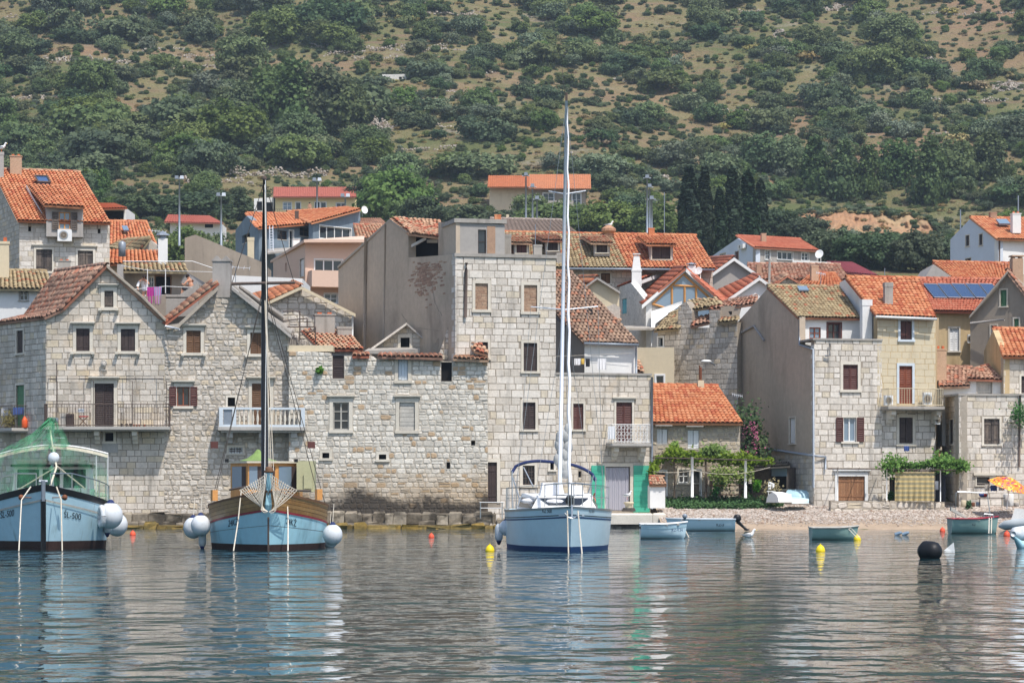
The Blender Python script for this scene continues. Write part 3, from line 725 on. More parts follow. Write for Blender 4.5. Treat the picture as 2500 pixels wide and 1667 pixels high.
# --- house A
hA = thing('stone_house', 'pale stone gabled house with long iron balcony and carved head above its door', 'house', W(255, 1250, 134), GRP)
fA = Fr(113, 134, 400, 134.2)
wA = [win(255, 710, 277, 750, 'plank', 'wood_weathered', leaves=1, sw=.17, corn=.2, corb=1),
      win(186, 802, 219, 857, 'plank', 'wood_dark', sw=.15, corn=.24, corb=1),
      win(295, 803, 330, 857, 'plank', 'wood_dark', sw=.15, corn=.24, corb=1),
      win(231, 936, 278, 1041, 'louvre', 'wood_dark', sw=.16, corn=.26, door=1),
      win(257, 1056, 277, 1077, 'void', 'void', sw=.12)]
facade(hA, fA, [(113, 774), (153, 756), (261, 650), (345, 721), (402, 780)], -.6, 'mortar_dark', wA, depth=.4, style=ASHLAR, seed=11)
fAs = Fr(-9, 138.6, 113, 134)
facade(hA, fAs, [(-9, 790), (113, 774)], -.6, 'mortar_dark', [win(41, 807, 57, 862, 'plank', 'wood_dark', leaves=1, sw=.1), win(40, 940, 60, 1044, 'plank', 'paint_green', leaves=1, sw=.1, door=1)], depth=.4, name='side_wall', style=ASHLAR, seed=12)
fAr = Fr(402, 134.2, 405, 139.5)
roof(hA, Q((-13, 790, 138.4), (108, 775.5, 133.8), (153, 756, 133.8), (60, 772, 138.4)), 'tile_old', seed=3, wob=.02, ridge=False, name='eave_roof')
roof(hA, Q((62, 771, 138.4), (153, 755.5, 133.8), (261, 647, 133.8), (136, 664, 138.4)), 'tile_old', seed=4, wob=.02, tw=.2)
roof(hA, [W(404, 780, 133.9), W(398, 786, 138.6), W(136, 664, 138.5), W(261, 647, 133.9)], 'tile_old', far=True, name='rear_slope')
verge(hA, Q((261, 647, 133.9), (345, 719, 133.9), (404, 778, 133.9)), .3, .12, 'mortar'); verge(hA, Q((108, 777, 133.9), (153, 756.5, 133.9), (261, 647.5, 133.9)), .12, .12, 'mortar')
balA, rA = balcony(hA, fA, 115, 416, 988, 1042, 1.0, brackets=(240, 332))
mb = MB()
for a, b in (((145, 886), (145, 1042)),): mb.tube([fA.P(*fA.uv(*a), .98), fA.P(*fA.uv(*b), .98)], .022, 5)
for x in (118, 206, 300, 383):
    p = fA.P(*fA.uv(x, 924), .02); q = fA.P(*fA.uv(x+28, 932), .98); b = fA.P(*fA.uv(x+28, 1042), .98); mb.tube([p, q, b], .016, 5)
mb.tube([fA.P(*fA.uv(118, 924), .02), fA.P(*fA.uv(400, 924), .02)], .012, 4)
mb.build('awning_frame', 'iron', balA)
hd = MB(); c = fA.P(*fA.uv(254, 889), .12); hd.ball(c, .13, .12, .17, 12, 8); hd.ball(c+Vector((0, -.1, -.03)), .03, .04, .05, 6, 5)
for k in range(12): hd.ball(c+Vector((.12*math.cos(k*.55), -.03, .05+.12*math.sin(k*.55))), .045, .05, .045, 6, 4)
for sx in (-.05, .05): hd.ball(c+Vector((sx, -.1, .03)), .018, .02, .014, 6, 4)
cc = fA.P(*fA.uv(254, 903), .08); hd.lathe(cc-Vector((0, 0, .16)), [(.03, 0), (.1, .06), (.15, .13), (.17, .16)], 10)
hd.build('carved_head', 'dressed_grey', hA, True)
mb = MB(); slab(mb, fA, *fA.rect((250, 1082, 288, 1105)), -.02, .06); mb.build('stone_panel', 'dressed_grey', hA)
# side balcony
bl, rl = balcony(hA, fAs, 0, 68, 992, 1046, .8, slabm='dressed_grey', brackets=(22, ))
# --- house B
hB = thing('stone_house', 'rubble stone gabled house with chimney at its peak and stone balustrade balcony', 'house', W(550, 1250, 134.5), GRP)
fB = Fr(400, 134.2, 705, 134.9)
wB = [win(455, 807, 490, 861, 'louvre', 'wood_brown', sw=.15, corn=.2, corb=1), win(611, 812, 646, 864, 'louvre', 'wood_brown', sw=.15, corn=.2, corb=1),
      win(432, 944, 463, 991, 'open', 'wood_maroon', sw=.14, corn=.2, frame='wood_red', bars=(2, 1)),
      win(615, 936, 659, 1042, 'louvre', 'wood_brown', sw=.16, corn=.24, door=1), win(556, 970, 574, 992, 'void', 'void', sw=.1),
      win(559, 1092, 592, 1106, 'bars', 'iron', sw=.1, glass='glass')]
facade(hB, fB, [(400, 794), (436, 788), (534, 702), (567, 703), (706, 818)], -.6, 'mortar', wB, depth=.4, style=RUBBLE, seed=21)
chimney(hB, 521, 628, 564, 712, 134.9, 'plaster_grey', 'gables', rz=.0, ratio=1.0)
roof(hB, [W(392, 788, 139), W(402, 791, 133.95), W(533, 690, 133.95), W(521, 684, 139)], 'tile_light', seed=5, ridge=False, wob=.02)
verge(hB, Q((402, 795, 134), (436, 790, 134), (533, 698, 134)), .1, .2, 'mortar'); verge(hB, Q((566, 700, 134.1), (640, 758, 134.3), (711, 818, 134.5)), .4, .16, 'plaster_grey')
mb = MB(); mb.hexa([*Q((566, 698, 134.4), (711, 816, 134.8), (716, 812, 140), (570, 694, 140)), *Q((566, 692, 134.4), (711, 810, 134.8), (716, 806, 140), (570, 690, 140))]); mb.build('roof_slab', 'concrete', hB)
mb = MB(); mb.hexa([*Q((585, 700, 136), (692, 775, 136), (692, 788, 136.4), (585, 718, 136.4)), *Q((583, 694, 136), (692, 767, 136), (692, 780, 136.4), (583, 712, 136.4))]); mb.build('parapet', 'plaster_grey', hB)
# balustrade balcony
t0, z0, t1, z1 = fB.rect((534, 996, 742, 1043)); D = 1.05
mb = MB(); slab(mb, fB, t0-.05, z0-.16, t1+.05, z0, 0, D+.05); slab(mb, fB, t0+.1, z0-.26, t1-.1, z0-.16, 0, D-.1); bB = mb.build('balcony', 'dressed_grey', hB)
mb = MB()
for z, k in ((z0, .1), (z1-.1, .1)): slab(mb, fB, t0, z, t1, z+k, D-.16, D); slab(mb, fB, t0, z, t0+.16, z+k, 0, D-.16); slab(mb, fB, t1-.16, z, t1, z+k, 0, D-.16)
for t in (t0, t0+.62, t1-.18): slab(mb, fB, t, z0+.1, t+.18, z1-.1, D-.165, D+.005)
mb.build('hand_rail', 'paint_paleblue', bB); n = 14
hz = z1-z0-.2; prof = [(.05, 0), (.05, .06*hz), (.03, .12*hz), (.07, .35*hz), (.05, .55*hz), (.028, .78*hz), (.05, .9*hz), (.05, hz)]
bm = MB(); bm.lathe((0, 0, 0), prof, 8); bme = bm.build('baluster', 'dressed', bB, True); base = fB.P(0, 0, 0)
for i in range(n):
    o = bme if i == 0 else bme.copy()
    if i: COL.objects.link(o)
    o.location = fB.P(t0+.95+(t1-t0-1.25)*i/(n-1), z0+.1, D-.08)
mb = MB(); slab(mb, fB, t0+.2, z0+.1, t0+.6, z1-.1, D-.12, D-.06); mb.build('balcony_panel', 'zinc', bB)
for t in (t0+.5, (t0+t1)/2, t1-.5):
    k = MB(); slab(k, fB, t-.14, z0-.5, t+.14, z0-.26, 0, D*.8); slab(k, fB, t-.14, z0-.75, t+.14, z0-.5, 0, D*.45); k.build('bracket', 'dressed_grey', bB)
pipe(hB, [fB.P(*fB.uv(404, 797), .3), fB.P(*fB.uv(438, 806), .9)], .045, 'alu', 'spout')
# --- building C, roofless
hC = thing('ruined_house', 'long roofless stone house with broken tile coping and boarded window openings', 'ruin', W(950, 1250, 134.2), GRP)
fC = Fr(705, 134.3, 1192, 134.3)
wC = [win(813, 982, 852, 1049, 'glass', 'wood_brown', sw=.17, corn=.16, frame='wood_grey', bars=(2, 3)), win(975, 982, 1013, 1050, 'board', 'wood_grey', sw=.17, corn=.16),
      win(972, 876, 996, 928, 'plank', 'paint_paleblue', sw=.16, leaves=1), win(1077, 884, 1103, 931, 'void', 'void', sur=None),
      win(812, 868, 840, 924, 'louvre', 'wood_dark', sw=.1, sur=None, leaves=1),
      win(787, 1105, 804, 1118, 'void', 'void', sw=.13), win(925, 1109, 943, 1121, 'void', 'void', sw=.13), win(1090, 1128, 1099, 1144, 'void', 'void', sur=None), win(1150, 1075, 1160, 1087, 'void', 'void', sur=None)]
mat('stone_wall_c', (196, 189, 177), (230, 223, 211), nscale=.8, nvar=.12, fscale=8, fvar=.16, bump=.8, bscale=12, third=((186, 160, 130), .9), stains=(GREYP,))
def shore_stain(name):
    m = M[name]; t = NT(m); b = t.n['Principled BSDF']; src = b.inputs['Base Color'].links[0].from_socket
    g = t.n.new('ShaderNodeNewGeometry'); sx = t.n.new('ShaderNodeSeparateXYZ'); t.link(g.outputs['Position'], sx.inputs[0])
    z = t.math('ADD', sx.outputs[2], t.math('MULTIPLY', t.noise(.45, 4, .6), -3.2)); z = t.math('ADD', z, t.math('MULTIPLY', t.noise(3.0, 3, .6), -.8))
    xr = t.ramp(sx.outputs[0], -10.5, -3.0)
    brown = t.mix(xr, lin((146, 134, 118)), lin((172, 144, 106)))
    c = t.mix(t.math('MULTIPLY', t.math('SUBTRACT', 1, t.ramp(z, -.4, 1.2)), .6), src, brown)
    c = t.mix(t.math('MULTIPLY', t.math('SUBTRACT', 1, t.ramp(z, -.95, -.45)), .92), c, lin((58, 52, 46)))
    t.link(c, b.inputs['Base Color'])
shore_stain('stone_wall_c'); mat('mortar_c', (186, 177, 163), nscale=1.2, nvar=.14, fscale=10, fvar=.14, bump=.4); shore_stain('mortar_c')
CST = ((.19, .29), (.19, .44), .03, .016, .022, 1, 'stone_wall_c')
facade(hC, fC, [(705, 858), (760, 858), (808, 862), (808, 868), (842, 868), (842, 868), (858, 868), (905, 866), (918, 875), (1075, 869), (1075, 882), (1105, 882), (1105, 874), (1191, 876)], -.6, 'mortar_c', wC, depth=.55, style=CST, seed=31)
for k, (a, b, ya, yb) in enumerate(((860, 902, 866, 866), (922, 1081, 867, 870), (1106, 1193, 872, 876))):
    roof(hC, Q((a, ya+4, 133.95), (b, yb+4, 133.95), (b-4, yb-3, 135.0), (a+3, ya-3, 135.0)), 'tile_light' if k != 1 else 'tile_old', ridge=False, name='coping', tl=.3, wob=.03, seed=30+k)
facade(hC, Fr(1070, 135.4, 1160, 135.3), [(1070, 868), (1084, 828), (1096, 790), (1103, 772), (1113, 776), (1119, 773), (1126, 812), (1140, 838), (1160, 868)], 4.5, 'mortar_dark', [], depth=.5, name='broken_gable', style=RUBBLE, seed=38)
mb = MB(); mb.prism(Q((1054, 850, 136.4), (1104, 775, 136.4), (1126, 800, 136.4), (1165, 876, 136.4), (1054, 880, 136.4)), (0, .4, 0)); mb.build('broken_wall', 'mortar_dark', hC)
roof(hC, Q((1160, 858, 134.2), (1190, 866, 134.2), (1150, 808, 136.0), (1127, 812, 136.0)), 'tile_light', ridge=False, name='roof_remnant', wob=.03, seed=37)
mb = MB(); slab(mb, fC, *fC.rect((700, 842, 812, 857)), -1.4, -.3); mb.build('terrace_slab', 'plaster_cream', hC)
# --- small gable behind C
hC2 = simple_house('stone_gable', 'small grey stone gable with one open window behind the roofless wall', Fr(909, 138.5, 1062, 138.5), [(909, 850), (993, 791), (1062, 851)], 2, 'mortar',
    [win(978, 824, 1000, 848, 'void', 'void', sw=.14)], depth=4, style=GREYST, seed=41, cat='gable')
verge(hC2, Q((905, 851, 138.3), (993, 788, 138.3)), .5, .12, 'rubble'); verge(hC2, Q((993, 788, 138.3), (1065, 852, 138.3)), .3, .1, 'plaster_grey')
mb = MB(); mb.hexa([*Q((890, 864, 136.6), (1020, 862, 136.6), (1000, 862, 138.2), (900, 862, 138.2)), *Q((890, 856, 136.6), (1020, 852, 136.6), (1000, 848, 138.2), (900, 850, 138.2))]); mb.build('flat_roof', 'concrete', hC2)
# --- tower D with annex E
hD = thing('tower_house', 'tall narrow pale stone house with two bricked-up windows and plaster rooftop room', 'house', W(1240, 1250, 135.2), GRP)
fD = Fr(1112, 134.6, 1357, 135.8)
wD = [win(1160, 692, 1191, 756, 'brick', 'brick', sw=.14), win(1279, 696, 1311, 761, 'brick', 'brick', sw=.14), win(1166, 835, 1191, 873, 'louvre', 'wood_dark', sw=.12), win(1278, 837, 1311, 906, 'louvre', 'wood_dark', sw=.12),
      win(1276, 982, 1307, 1048, 'louvre', 'wood_dark', sw=.12), win(1276, 1136, 1305, 1183, 'bars', 'iron', sw=.14, frame='wood_dark'), win(1189, 1128, 1213, 1228, 'plank', 'wood_dark', leaves=1, sw=.16, door=1),
      win(1343, 1130, 1352, 1146, 'void', 'void', sw=.1)]
facade(hD, fD, [(1112, 622), (1357, 632)], -.6, 'mortar_dark', wD, depth=.5, style=ASHLAR_W, seed=51)
mb = MB(); a, b = fD.uv(1112, 620)[0], fD.uv(1357, 630)[0]; z = fD.uv(1112, 621)[1]
slab(mb, fD, a-.06, z-.1, b+.06, z+.06, -1.2, .08); mb.build('parapet_cornice', 'concrete', hD)
fDs = Fr(826, 148.3, 1112, 134.6)
facade(hD, fDs, [(826, 650), (951, 538), (997, 568), (997, 629), (1070, 624), (1112, 620)], 1, 'plaster_brown', [], depth=.4, name='plaster_wall')
mat('brick_scar', (150, 118, 100), (176, 148, 126), nscale=3, nvar=.3, fscale=9, fvar=.25, bump=.8)
rs = random.Random(4); mb = MB()
for k in range(260):      # fallen render: bare brick showing
    px = rs.gauss(1040, 22); py = rs.gauss(676, 22)-abs(px-1040)*.2
    if py < 640 or not 1000 < px < 1088: continue
    t, z = fDs.uv(px, py); slab(mb, fDs, t-.22*rs.random()-.05, z, t+.22*rs.random()+.05, z+.07, -.05, .006+.012*rs.random(), 0, rs.random())
tag(mb.build('exposed_brick', 'brick_scar', hD), kind='stuff')
mb = MB()
for x0, y0, x1, y1, w in ((1053, 690, 1062, 740, 2), (1062, 740, 1080, 772, 1.5), (980, 765, 996, 790, 2), (1020, 800, 1072, 808, 4)):
    for q in range(8):
        a = q/8; b = (q+1)/8; j0 = rs.uniform(-2, 2); t, z = fDs.uv(x0+(x1-x0)*a+j0, y0+(y1-y0)*a); t2, z2 = fDs.uv(x0+(x1-x0)*b+j0*.5, y0+(y1-y0)*b); k = .03*w
        mb.poly([fDs.P(t-k, z, .005), fDs.P(t+k, z, .005), fDs.P(t2+k, z2, .005), fDs.P(t2-k, z2, .005)])
mb.build('wall_cracks', 'plaster_dark', hD)
pipe(hD, [fDs.P(*fDs.uv(896, 580), .06), fDs.P(*fDs.uv(892, 862), .06)], .09, 'plaster_dark', 'dark_pipe')  # dark upright tube running down the plaster wall
pipe(hD, [fDs.P(*fDs.uv(942, 546), .02), fDs.P(*fDs.uv(938, 840), .02)], .045, 'plaster_dark', 'slim_dark_pipe')  # thinner upright tube, darker than the plaster around it
pipe(hD, [fD.P(*fD.uv(1138, 642), .1), fD.P(*fD.uv(1137, 660), .1), fD.P(*fD.uv(1135, 775), .1)], .075, 'iron')
nq = MB(); rq = random.Random(9)
for k in range(30):      # quoin stones lapping round the corner over the render
    y = 632+k*13.5; z = fD.uv(1112, y)[1]; L = rq.choice((.12, .3, .42)); q = MB(); slab(q, fDs, fDs.len-L, z, fDs.len+.03, z+.235, -.05, .02); q.build('quoin', 'limestone_white', hD)
roof(hD, Q((998, 571, 139.2), (1072, 580, 138.2), (1072, 541, 141.8), (951, 533, 142.5)), 'tile_light', name='roof', wob=.03, seed=52, ridge=False)
verge(hD, Q((824, 650, 148.2), (951, 535, 142.0), (999, 568, 139.3)), .15, .12, 'mortar')
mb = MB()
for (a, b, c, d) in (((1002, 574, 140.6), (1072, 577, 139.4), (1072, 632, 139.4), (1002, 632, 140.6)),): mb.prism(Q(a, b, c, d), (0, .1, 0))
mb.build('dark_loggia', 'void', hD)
mb = MB()
for a, b in (((1004, 604), (1040, 585)), ((1042, 592), (1068, 592))): p, q = W(*a, 139.3), W(*b, 138.9); mb.hexa([p, q, q+Vector((0, .3, 0)), p+Vector((0, .3, 0)), p+Vector((0, 0, .14)), q+Vector((0, 0, .14)), q+Vector((0, .3, .14)), p+Vector((0, .3, .14))])
mb.build('hanging_boards', 'wood_grey', hD)
# rooftop room
zt = fD.uv(1112, 620)[1]
fDr = fD.shift(-.02)
facade(hD, fDr, [(1113, 541), (1232, 549)], zt, 'plaster_grey', [win(1167, 561, 1187, 619, 'glass', 'wood_dark', sur=None, frame='wood_dark', bars=(1, 2))], depth=2.6, name='rooftop_room')
mb = MB(); slab(mb, fDr, *fDr.rect((1189, 552, 1209, 619)), -.05, .02); mb.build('bare_brick', 'brick', hD)
mb = MB(); slab(mb, fDr, *fDr.rect((1108, 535, 1236, 545)), -2.7, .1); mb.build('roof_edge', 'concrete', hD)
fDr2 = Fr(1070, 138.2, 1113, 134.6); facade(hD, fDr2, [(1070, 543), (1113, 541)], zt, 'plaster_brown', [], depth=.2, name='room_side_wall')
for x0, y0, x1, y1 in ((1230, 572, 1247, 627), (1302, 598, 1322, 630)): chimney(hD, x0, y0, x1, y1, 136.2, 'concrete', 'none', 'pillar')
# E
hE = thing('stone_house', 'low pale stone house with turquoise doors and white wrought iron balcony', 'house', W(1470, 1250, 136.4), GRP)
fE = Fr(1357, 135.8, 1589, 137.0)
wE = [win(1399, 985, 1424, 1048, 'louvre', 'wood_maroon', sw=.1), win(1504, 982, 1543, 1080, 'louvre', 'wood_maroon', sw=.1, corn=.14, door=1), win(1478, 1139, 1538, 1246, 'none', 'curtain', sw=.16, door=1, label='wide doorway behind a pale lace curtain'), win(1412, 1150, 1419, 1165, 'void', 'void', sur=None)]
facade(hE, fE, [(1357, 914), (1589, 914)], -.3, 'mortar_dark', wE, depth=.5, style=ASHLAR, seed=61)
mb = MB(); a, b = fE.uv(1357, 913)[0], fE.uv(1589, 913)[0]; z = fE.uv(1480, 914)[1]; slab(mb, fE, a, z-.03, b+.04, z+.07, -2.5, .06); mb.build('terrace_edge', 'concrete', hE)
fEr = Fr(1589, 137.0, 1600, 141.0)
mb = MB(); mb.prism([fE.P(fE.len, -.3, 0), fE.P(fE.len, -.3, -5), fE.P(fE.len, z-.04, -5), fE.P(fE.len, z-.04, 0)], Vector((-.2, 0, 0))); mb.build('side_wall', 'plaster_grey', hE)
pipe(hE, [fE.P(fE.len+.02, z-.1, .12), fE.P(fE.len+.02, .9, .12)], .055)
for x0, x1, y1 in ((1443, 1475, 1244), (1546, 1585, 1250)):
    t0, z0, t1, z1 = fE.rect((x0, 1136, x1, y1)); o = MB(); n = 9
    for i in range(n): za = z0+(z1-z0)*i/n; slab(o, fE, t0, za+.004, t1, za+(z1-z0)/n-.004, .03, .075, 0, R.random())
    d = o.build('door_leaf', 'paint_turquoise', hE); o = MB()
    for zz in (z0+.3, z1-.4): slab(o, fE, t0+.05, zz, t1-.05, zz+.05, .075, .085)
    o.build('hinge_strap', 'paint_turquoise', d)
t0, z0, t1, z1 = fE.rect((1479, 1141, 1537, 1245)); mb = MB(); n = 60; vs = []
for i in range(n+1):
    t = t0+(t1-t0)*i/n; o = -.08+.035*math.sin(i*1.35)+.015*math.sin(i*.6); vs += [fE.P(t, z0, o), fE.P(t, z1, o*.8)]
mb.mesh(vs, [(2*i, 2*i+2, 2*i+3, 2*i+1) for i in range(n)]); mb.build('curtain', 'curtain', hE, True)
balE, rE = balcony(hE, fE, 1482, 1576, 1037, 1082, .75, style='none', slabm='dressed_grey', brackets=(1497, 1562))
mb = iron_rail(fE, rE[0], rE[2], rE[1], rE[3], .75, step=.16, r=.012)
for i in range(9):
    for j in range(3):
        c = fE.P(rE[0]+.1+(rE[2]-rE[0]-.2)*(i+.5)/9, rE[1]+(rE[3]-rE[1])*(j+.5)/3, .76); pts = [c+Vector((fE.u.x*.08*math.cos(a*.9), fE.u.y*.08*math.cos(a*.9), .1*math.sin(a*.9))) for a in range(8)]; mb.tube(pts, .012, 4, cap=False)
mb.build('wrought_railing', 'paint_white', balE)
# --- white house behind E
hE2 = thing('white_house', 'white rendered house with mossy brown tile roof above the flat terrace', 'house', W(1490, 915, 140))
fE2 = Fr(1427, 139.6, 1556, 140.2)
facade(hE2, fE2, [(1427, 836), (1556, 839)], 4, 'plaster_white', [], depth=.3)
fE2s = Fr(1330, 144.6, 1427, 139.6); facade(hE2, fE2s, [(1330, 757), (1427, 835)], 4, 'plaster_grey', [], depth=.3, name='gable_wall')  # a white wall too: its shade is put into the greyer plaster colour
roof(hE2, Q((1424, 836, 139.3), (1560, 840, 139.9), (1396, 666, 146.0), (1262, 662, 145.4)), 'tile_brown', seed=71, wob=.015, tw=.2, ridge=True)
pipe(hE2, [W(1426, 838, 139.2), W(1559, 842, 139.8)], .06, name='gutter'); pipe(hE2, [W(1553, 845, 139.9), W(1553, 912, 139.9)], .05)
mb = MB(); mb.prism(Q((1412, 762, 142.4), (1448, 772, 141.9), (1446, 757, 142.4), (1418, 750, 142.8)), (0, -.1, .05)); mb.build('roof_hatch', 'void', hE2)
mb = MB(); mb.tube(Q((1355, 870, 139.2), (1545, 862, 139.8)), .008, 4); mb.build('wash_line', 'rope', hE2)
# --- tile cottage
hK = thing('cottage', 'low rubble cottage with bright orange tile roof and white shutters behind the vine', 'cottage', W(1700, 1220, 139))
fK = Fr(1600, 138.0, 1807, 138.6)
wK = [win(1604, 1046, 1630, 1084, 'plank', 'paint_white', sw=.08, sur=None), win(1679, 1049, 1707, 1095, 'plank', 'paint_white', sw=.08, sur=None), win(1657, 1146, 1682, 1178, 'glass', 'paint_white', sw=.08, bars=(2, 2)),
      win(1603, 1150, 1626, 1212, 'glass', 'paint_white', sur='paint_white', sw=.07, door=1, bars=(1, 2)), win(1692, 1148, 1710, 1212, 'glass', 'paint_white', sur='paint_white', sw=.07, door=1, bars=(1, 2))]
mat('rubble_brown', (164, 150, 128), (192, 180, 158), nscale=1, nvar=.14, fscale=8, fvar=.18, bump=.8, bscale=12)
facade(hK, fK, [(1594, 1032), (1807, 1033)], .5, 'mortar', wK, depth=4.5, style=((.16, .24), (.16, .36), .05, .025, .03, 1, 'rubble_brown'), seed=81)
roof(hK, Q((1592, 1033, 137.6), (1814, 1034, 138.2), (1752, 944, 142.2), (1588, 942, 141.7)), 'tile_orange', seed=82, wob=.006, tw=.23, tl=.3)
for x, y in ((1617, 1040), (1693, 1042)):
    t, z = fK.uv(x, y); mb = MB(); slab(mb, fK, t-.42, z, t+.42, z+.05, 0, .4); mb.build('canopy', 'concrete', hK)
mb = MB(); c = W(1711, 943, 141.9); mb.box(c-Vector((0, 0, .2)), .35, .35, .5, 0, 0, 0, .8); mb.tube([c, c+Vector((0, 0, .95))], .055, 8, 1); mb.build('flue', ['plaster_cream', 'rust'], hK)
# --- house F: rendered gable end, white stone front
hF = thing('stone_house', 'white stone house with brown render gable end, louvred shutters and wooden double door', 'house', W(2070, 1240, 137.4), GRP)
fF = Fr(1988, 137.0, 2153, 137.7)
wF = [win(2058, 890, 2094, 951, 'louvre', 'wood_maroon', sw=.14), win(2059, 1019, 2090, 1078, 'open', 'wood_maroon', sw=.1, glass='glass_pale', bars=(2, 1)),
      win(2046, 1162, 2111, 1222, 'plank', 'wood_door', sw=.16, sur='paint_white', door=1, corn=.14), win(2047, 1145, 2110, 1154, 'glass', 'glass', sur=None, bars=(1, 1))]
facade(hF, fF, [(1988, 830), (2153, 831)], .4, 'mortar_dark', wF, depth=.5, style=ASHLAR_W, seed=91)
fFs = Fr(1798, 148.2, 1988, 137.0)
facade(hF, fFs, [(1798, 790), (1873, 705), (1952, 773), (1952, 840), (1988, 851)], 1.0, 'plaster_brown', [win(1928, 1020, 1942, 1082, 'plank', 'paint_white', sw=.07, leaves=1)], depth=.3, name='rendered_gable', stone_holes=[])
fFs2 = fFs.shift(.02); facade(hF, fFs2, [(1870, 1108), (1987, 1113)], .9, 'mortar', [], depth=.02, name='stone_base', style=GREYST, seed=93, back=False)
nq = random.Random(19)
for k in range(32):
    y = 852+k*11.4; z = fF.uv(1990, y)[1]; L = nq.choice((.1, .28, .4)); q = MB(); slab(q, fFs, fFs.len-L, z, fFs.len+.03, z+.2, -.05, .025); q.build('quoin', 'limestone_white', hF)
mb = MB(); t0 = fF.uv(1986, 829)[0]; t1 = fF.uv(2154, 829)[0]; z = fF.uv(2070, 830)[1]; slab(mb, fF, t0-.05, z-.02, t1, z+.07, -2.2, .07); mb.build('terrace_edge', 'concrete', hF)
fFu = Fr(1952, 139.3, 2100, 140.0)
facade(hF, fFu, [(1952, 776), (2100, 778)], 7, 'plaster_white', [win(1976, 799, 2004, 827, 'glass', 'wood_red', sur=None, frame='wood_red', glass='glass_pale'), win(2021, 790, 2052, 832, 'glass', 'wood_maroon', sur='wood_maroon', sw=.07, frame='wood_maroon', door=1)], depth=.3, name='upper_wall')
roof(hF, Q((1948, 775, 139.0), (2100, 778, 139.7), (2053, 702, 144.2), (1872, 700, 143.5)), 'tile_buff', seed=94, wob=.012, tw=.2)
mb = MB(); mb.prism(Q((1951, 712, 142.6), (1975, 712, 142.7), (1969, 702, 143.3), (1946, 702, 143.2)), (0, -.05, .08)); mb.build('roof_light', 'glass_pale', hF)
pipe(hF, [W(1952, 780, 139.1), W(1952, 842, 139.0), W(1986, 853, 136.8), W(1986, 1190, 136.8)], .055)
pipe(hF, [fFs.P(*fFs.uv(1852, 1092), .08), W(1986, 1112, 136.75), fF.P(*fF.uv(2014, 1115), .1), fF.P(*fF.uv(2014, 1145), .1)], .055)
pipe(hF, [fFs.P(*fFs.uv(1812, 812), .05), fFs.P(*fFs.uv(1843, 796), .05), fFs.P(*fFs.uv(1868, 832), .05)], .06, 'plaster_grey', 'old_flashing')
pipe(hF, [W(2014, 868, 137.0), W(2026, 868, 137.0), W(2026, 838, 137.0)], .04)
# --- house G
hG = thing('ochre_house', 'tall cream house with orange roof, railed balcony and grey stone ground storeys', 'house', W(2215, 1240, 138), GRP)
fG = Fr(2153, 137.7, 2284, 138.4)
wG = [win(2198, 783, 2226, 829, 'plank', 'wood_maroon', sur='paint_paleblue', sw=.12), win(2195, 893, 2227, 985, 'louvre', 'wood_red', sur='paint_paleblue', sw=.12, door=1)]
CREAMST = ((.24, .34), (.3, .6), .012, .003, .008, 0, 'plaster_cream')
facade(hG, fG, [(2142, 772), (2284, 776)], fG.uv(2215, 995)[1], 'plaster_ochre', wG, depth=.5, style=CREAMST, seed=95)
facade(hG, fG.shift(.01), [(2153, 1001), (2284, 1001)], .4, 'mortar_dark', [win(2195, 1019, 2228, 1082, 'plank', 'wood_dark', sw=.14), win(2172, 1165, 2186, 1222, 'void', 'void', sur=None)], depth=.4, name='stone_wall', style=ASHLAR_W, seed=96)
roof(hG, Q((2139, 771, 137.3), (2286, 777, 138.0), (2243, 682, 142.6), (2064, 679, 142.0)), 'tile_orange', seed=97, wob=.014, tw=.24, tl=.33)
fGs = Fr(2050, 144.0, 2142, 137.8); facade(hG, fGs, [(2050, 690), (2066, 681), (2142, 772)], 6, 'plaster_white', [], depth=.3, name='side_wall')
facade(hG, Fr(2284, 138.4, 2296, 146), [(2284, 776), (2292, 776)], .4, 'plaster_ochre', [], depth=.3, name='alley_wall')
chimney(hG, 2158, 690, 2178, 770, 138.9, 'concrete', 'none'); chimney(hG, 2102, 732, 2126, 838, 138.4, 'plaster_white', 'none', ratio=1.0)
pipe(hG, [W(2138, 773, 137.2), W(2287, 779, 137.9)], .06, 'plaster_white', 'gutter')
balG, rG = balcony(hG, fG, 2152, 2284, 950, 993, .95, matn='plaster_cream', slabm='concrete', brackets=(2168, 2278))
ac_unit(hG, 2156, 965, 2174, 990, fG.shift(.45)); ac_unit(hG, 2250, 958, 2268, 990, fG.shift(.2), .05)
ac_unit(hG, 2279, 1013, 2289, 1036, fG.shift(.05), .05)
# ---------------------------------------------------------------- right end of the front
hM = thing('stone_house', 'flat-topped white stone house at the alley with weathered shutters above the beach parasol', 'house', W(2420, 1240, 137), GRP)
fM = Fr(2341, 136.6, 2560, 137.4)
wM = [win(2402, 1022, 2440, 1084, 'plank', 'wood_weathered', sw=.1), win(2384, 1164, 2416, 1184, 'glass', 'glass', sw=.06, bars=(1, 1), frame='wood_dark')]
facade(hM, fM, [(2341, 963), (2560, 963)], .4, 'mortar', wM, depth=.5, style=ASHLAR_W, seed=101)
fMs = Fr(2300, 141.6, 2341, 136.6); facade(hM, fMs, [(2300, 966), (2341, 963)], .4, 'mortar', [win(2319, 1024, 2328, 1084, 'louvre', 'wood_dark', leaves=1, sw=.06)], depth=.4, name='alley_wall', style=ASHLAR, seed=102)
mb = MB(); t0, z0, t1, z1 = fM.rect((2376, 1154, 2458, 1160)); slab(mb, fM, t0, z0, t1, z1, 0, .12); mb.build('lintel', 'dressed', hM)
pipe(hM, [fM.P(*fM.uv(2489, 965), .08), fM.P(*fM.uv(2487, 1140), .08)], .05, 'iron')
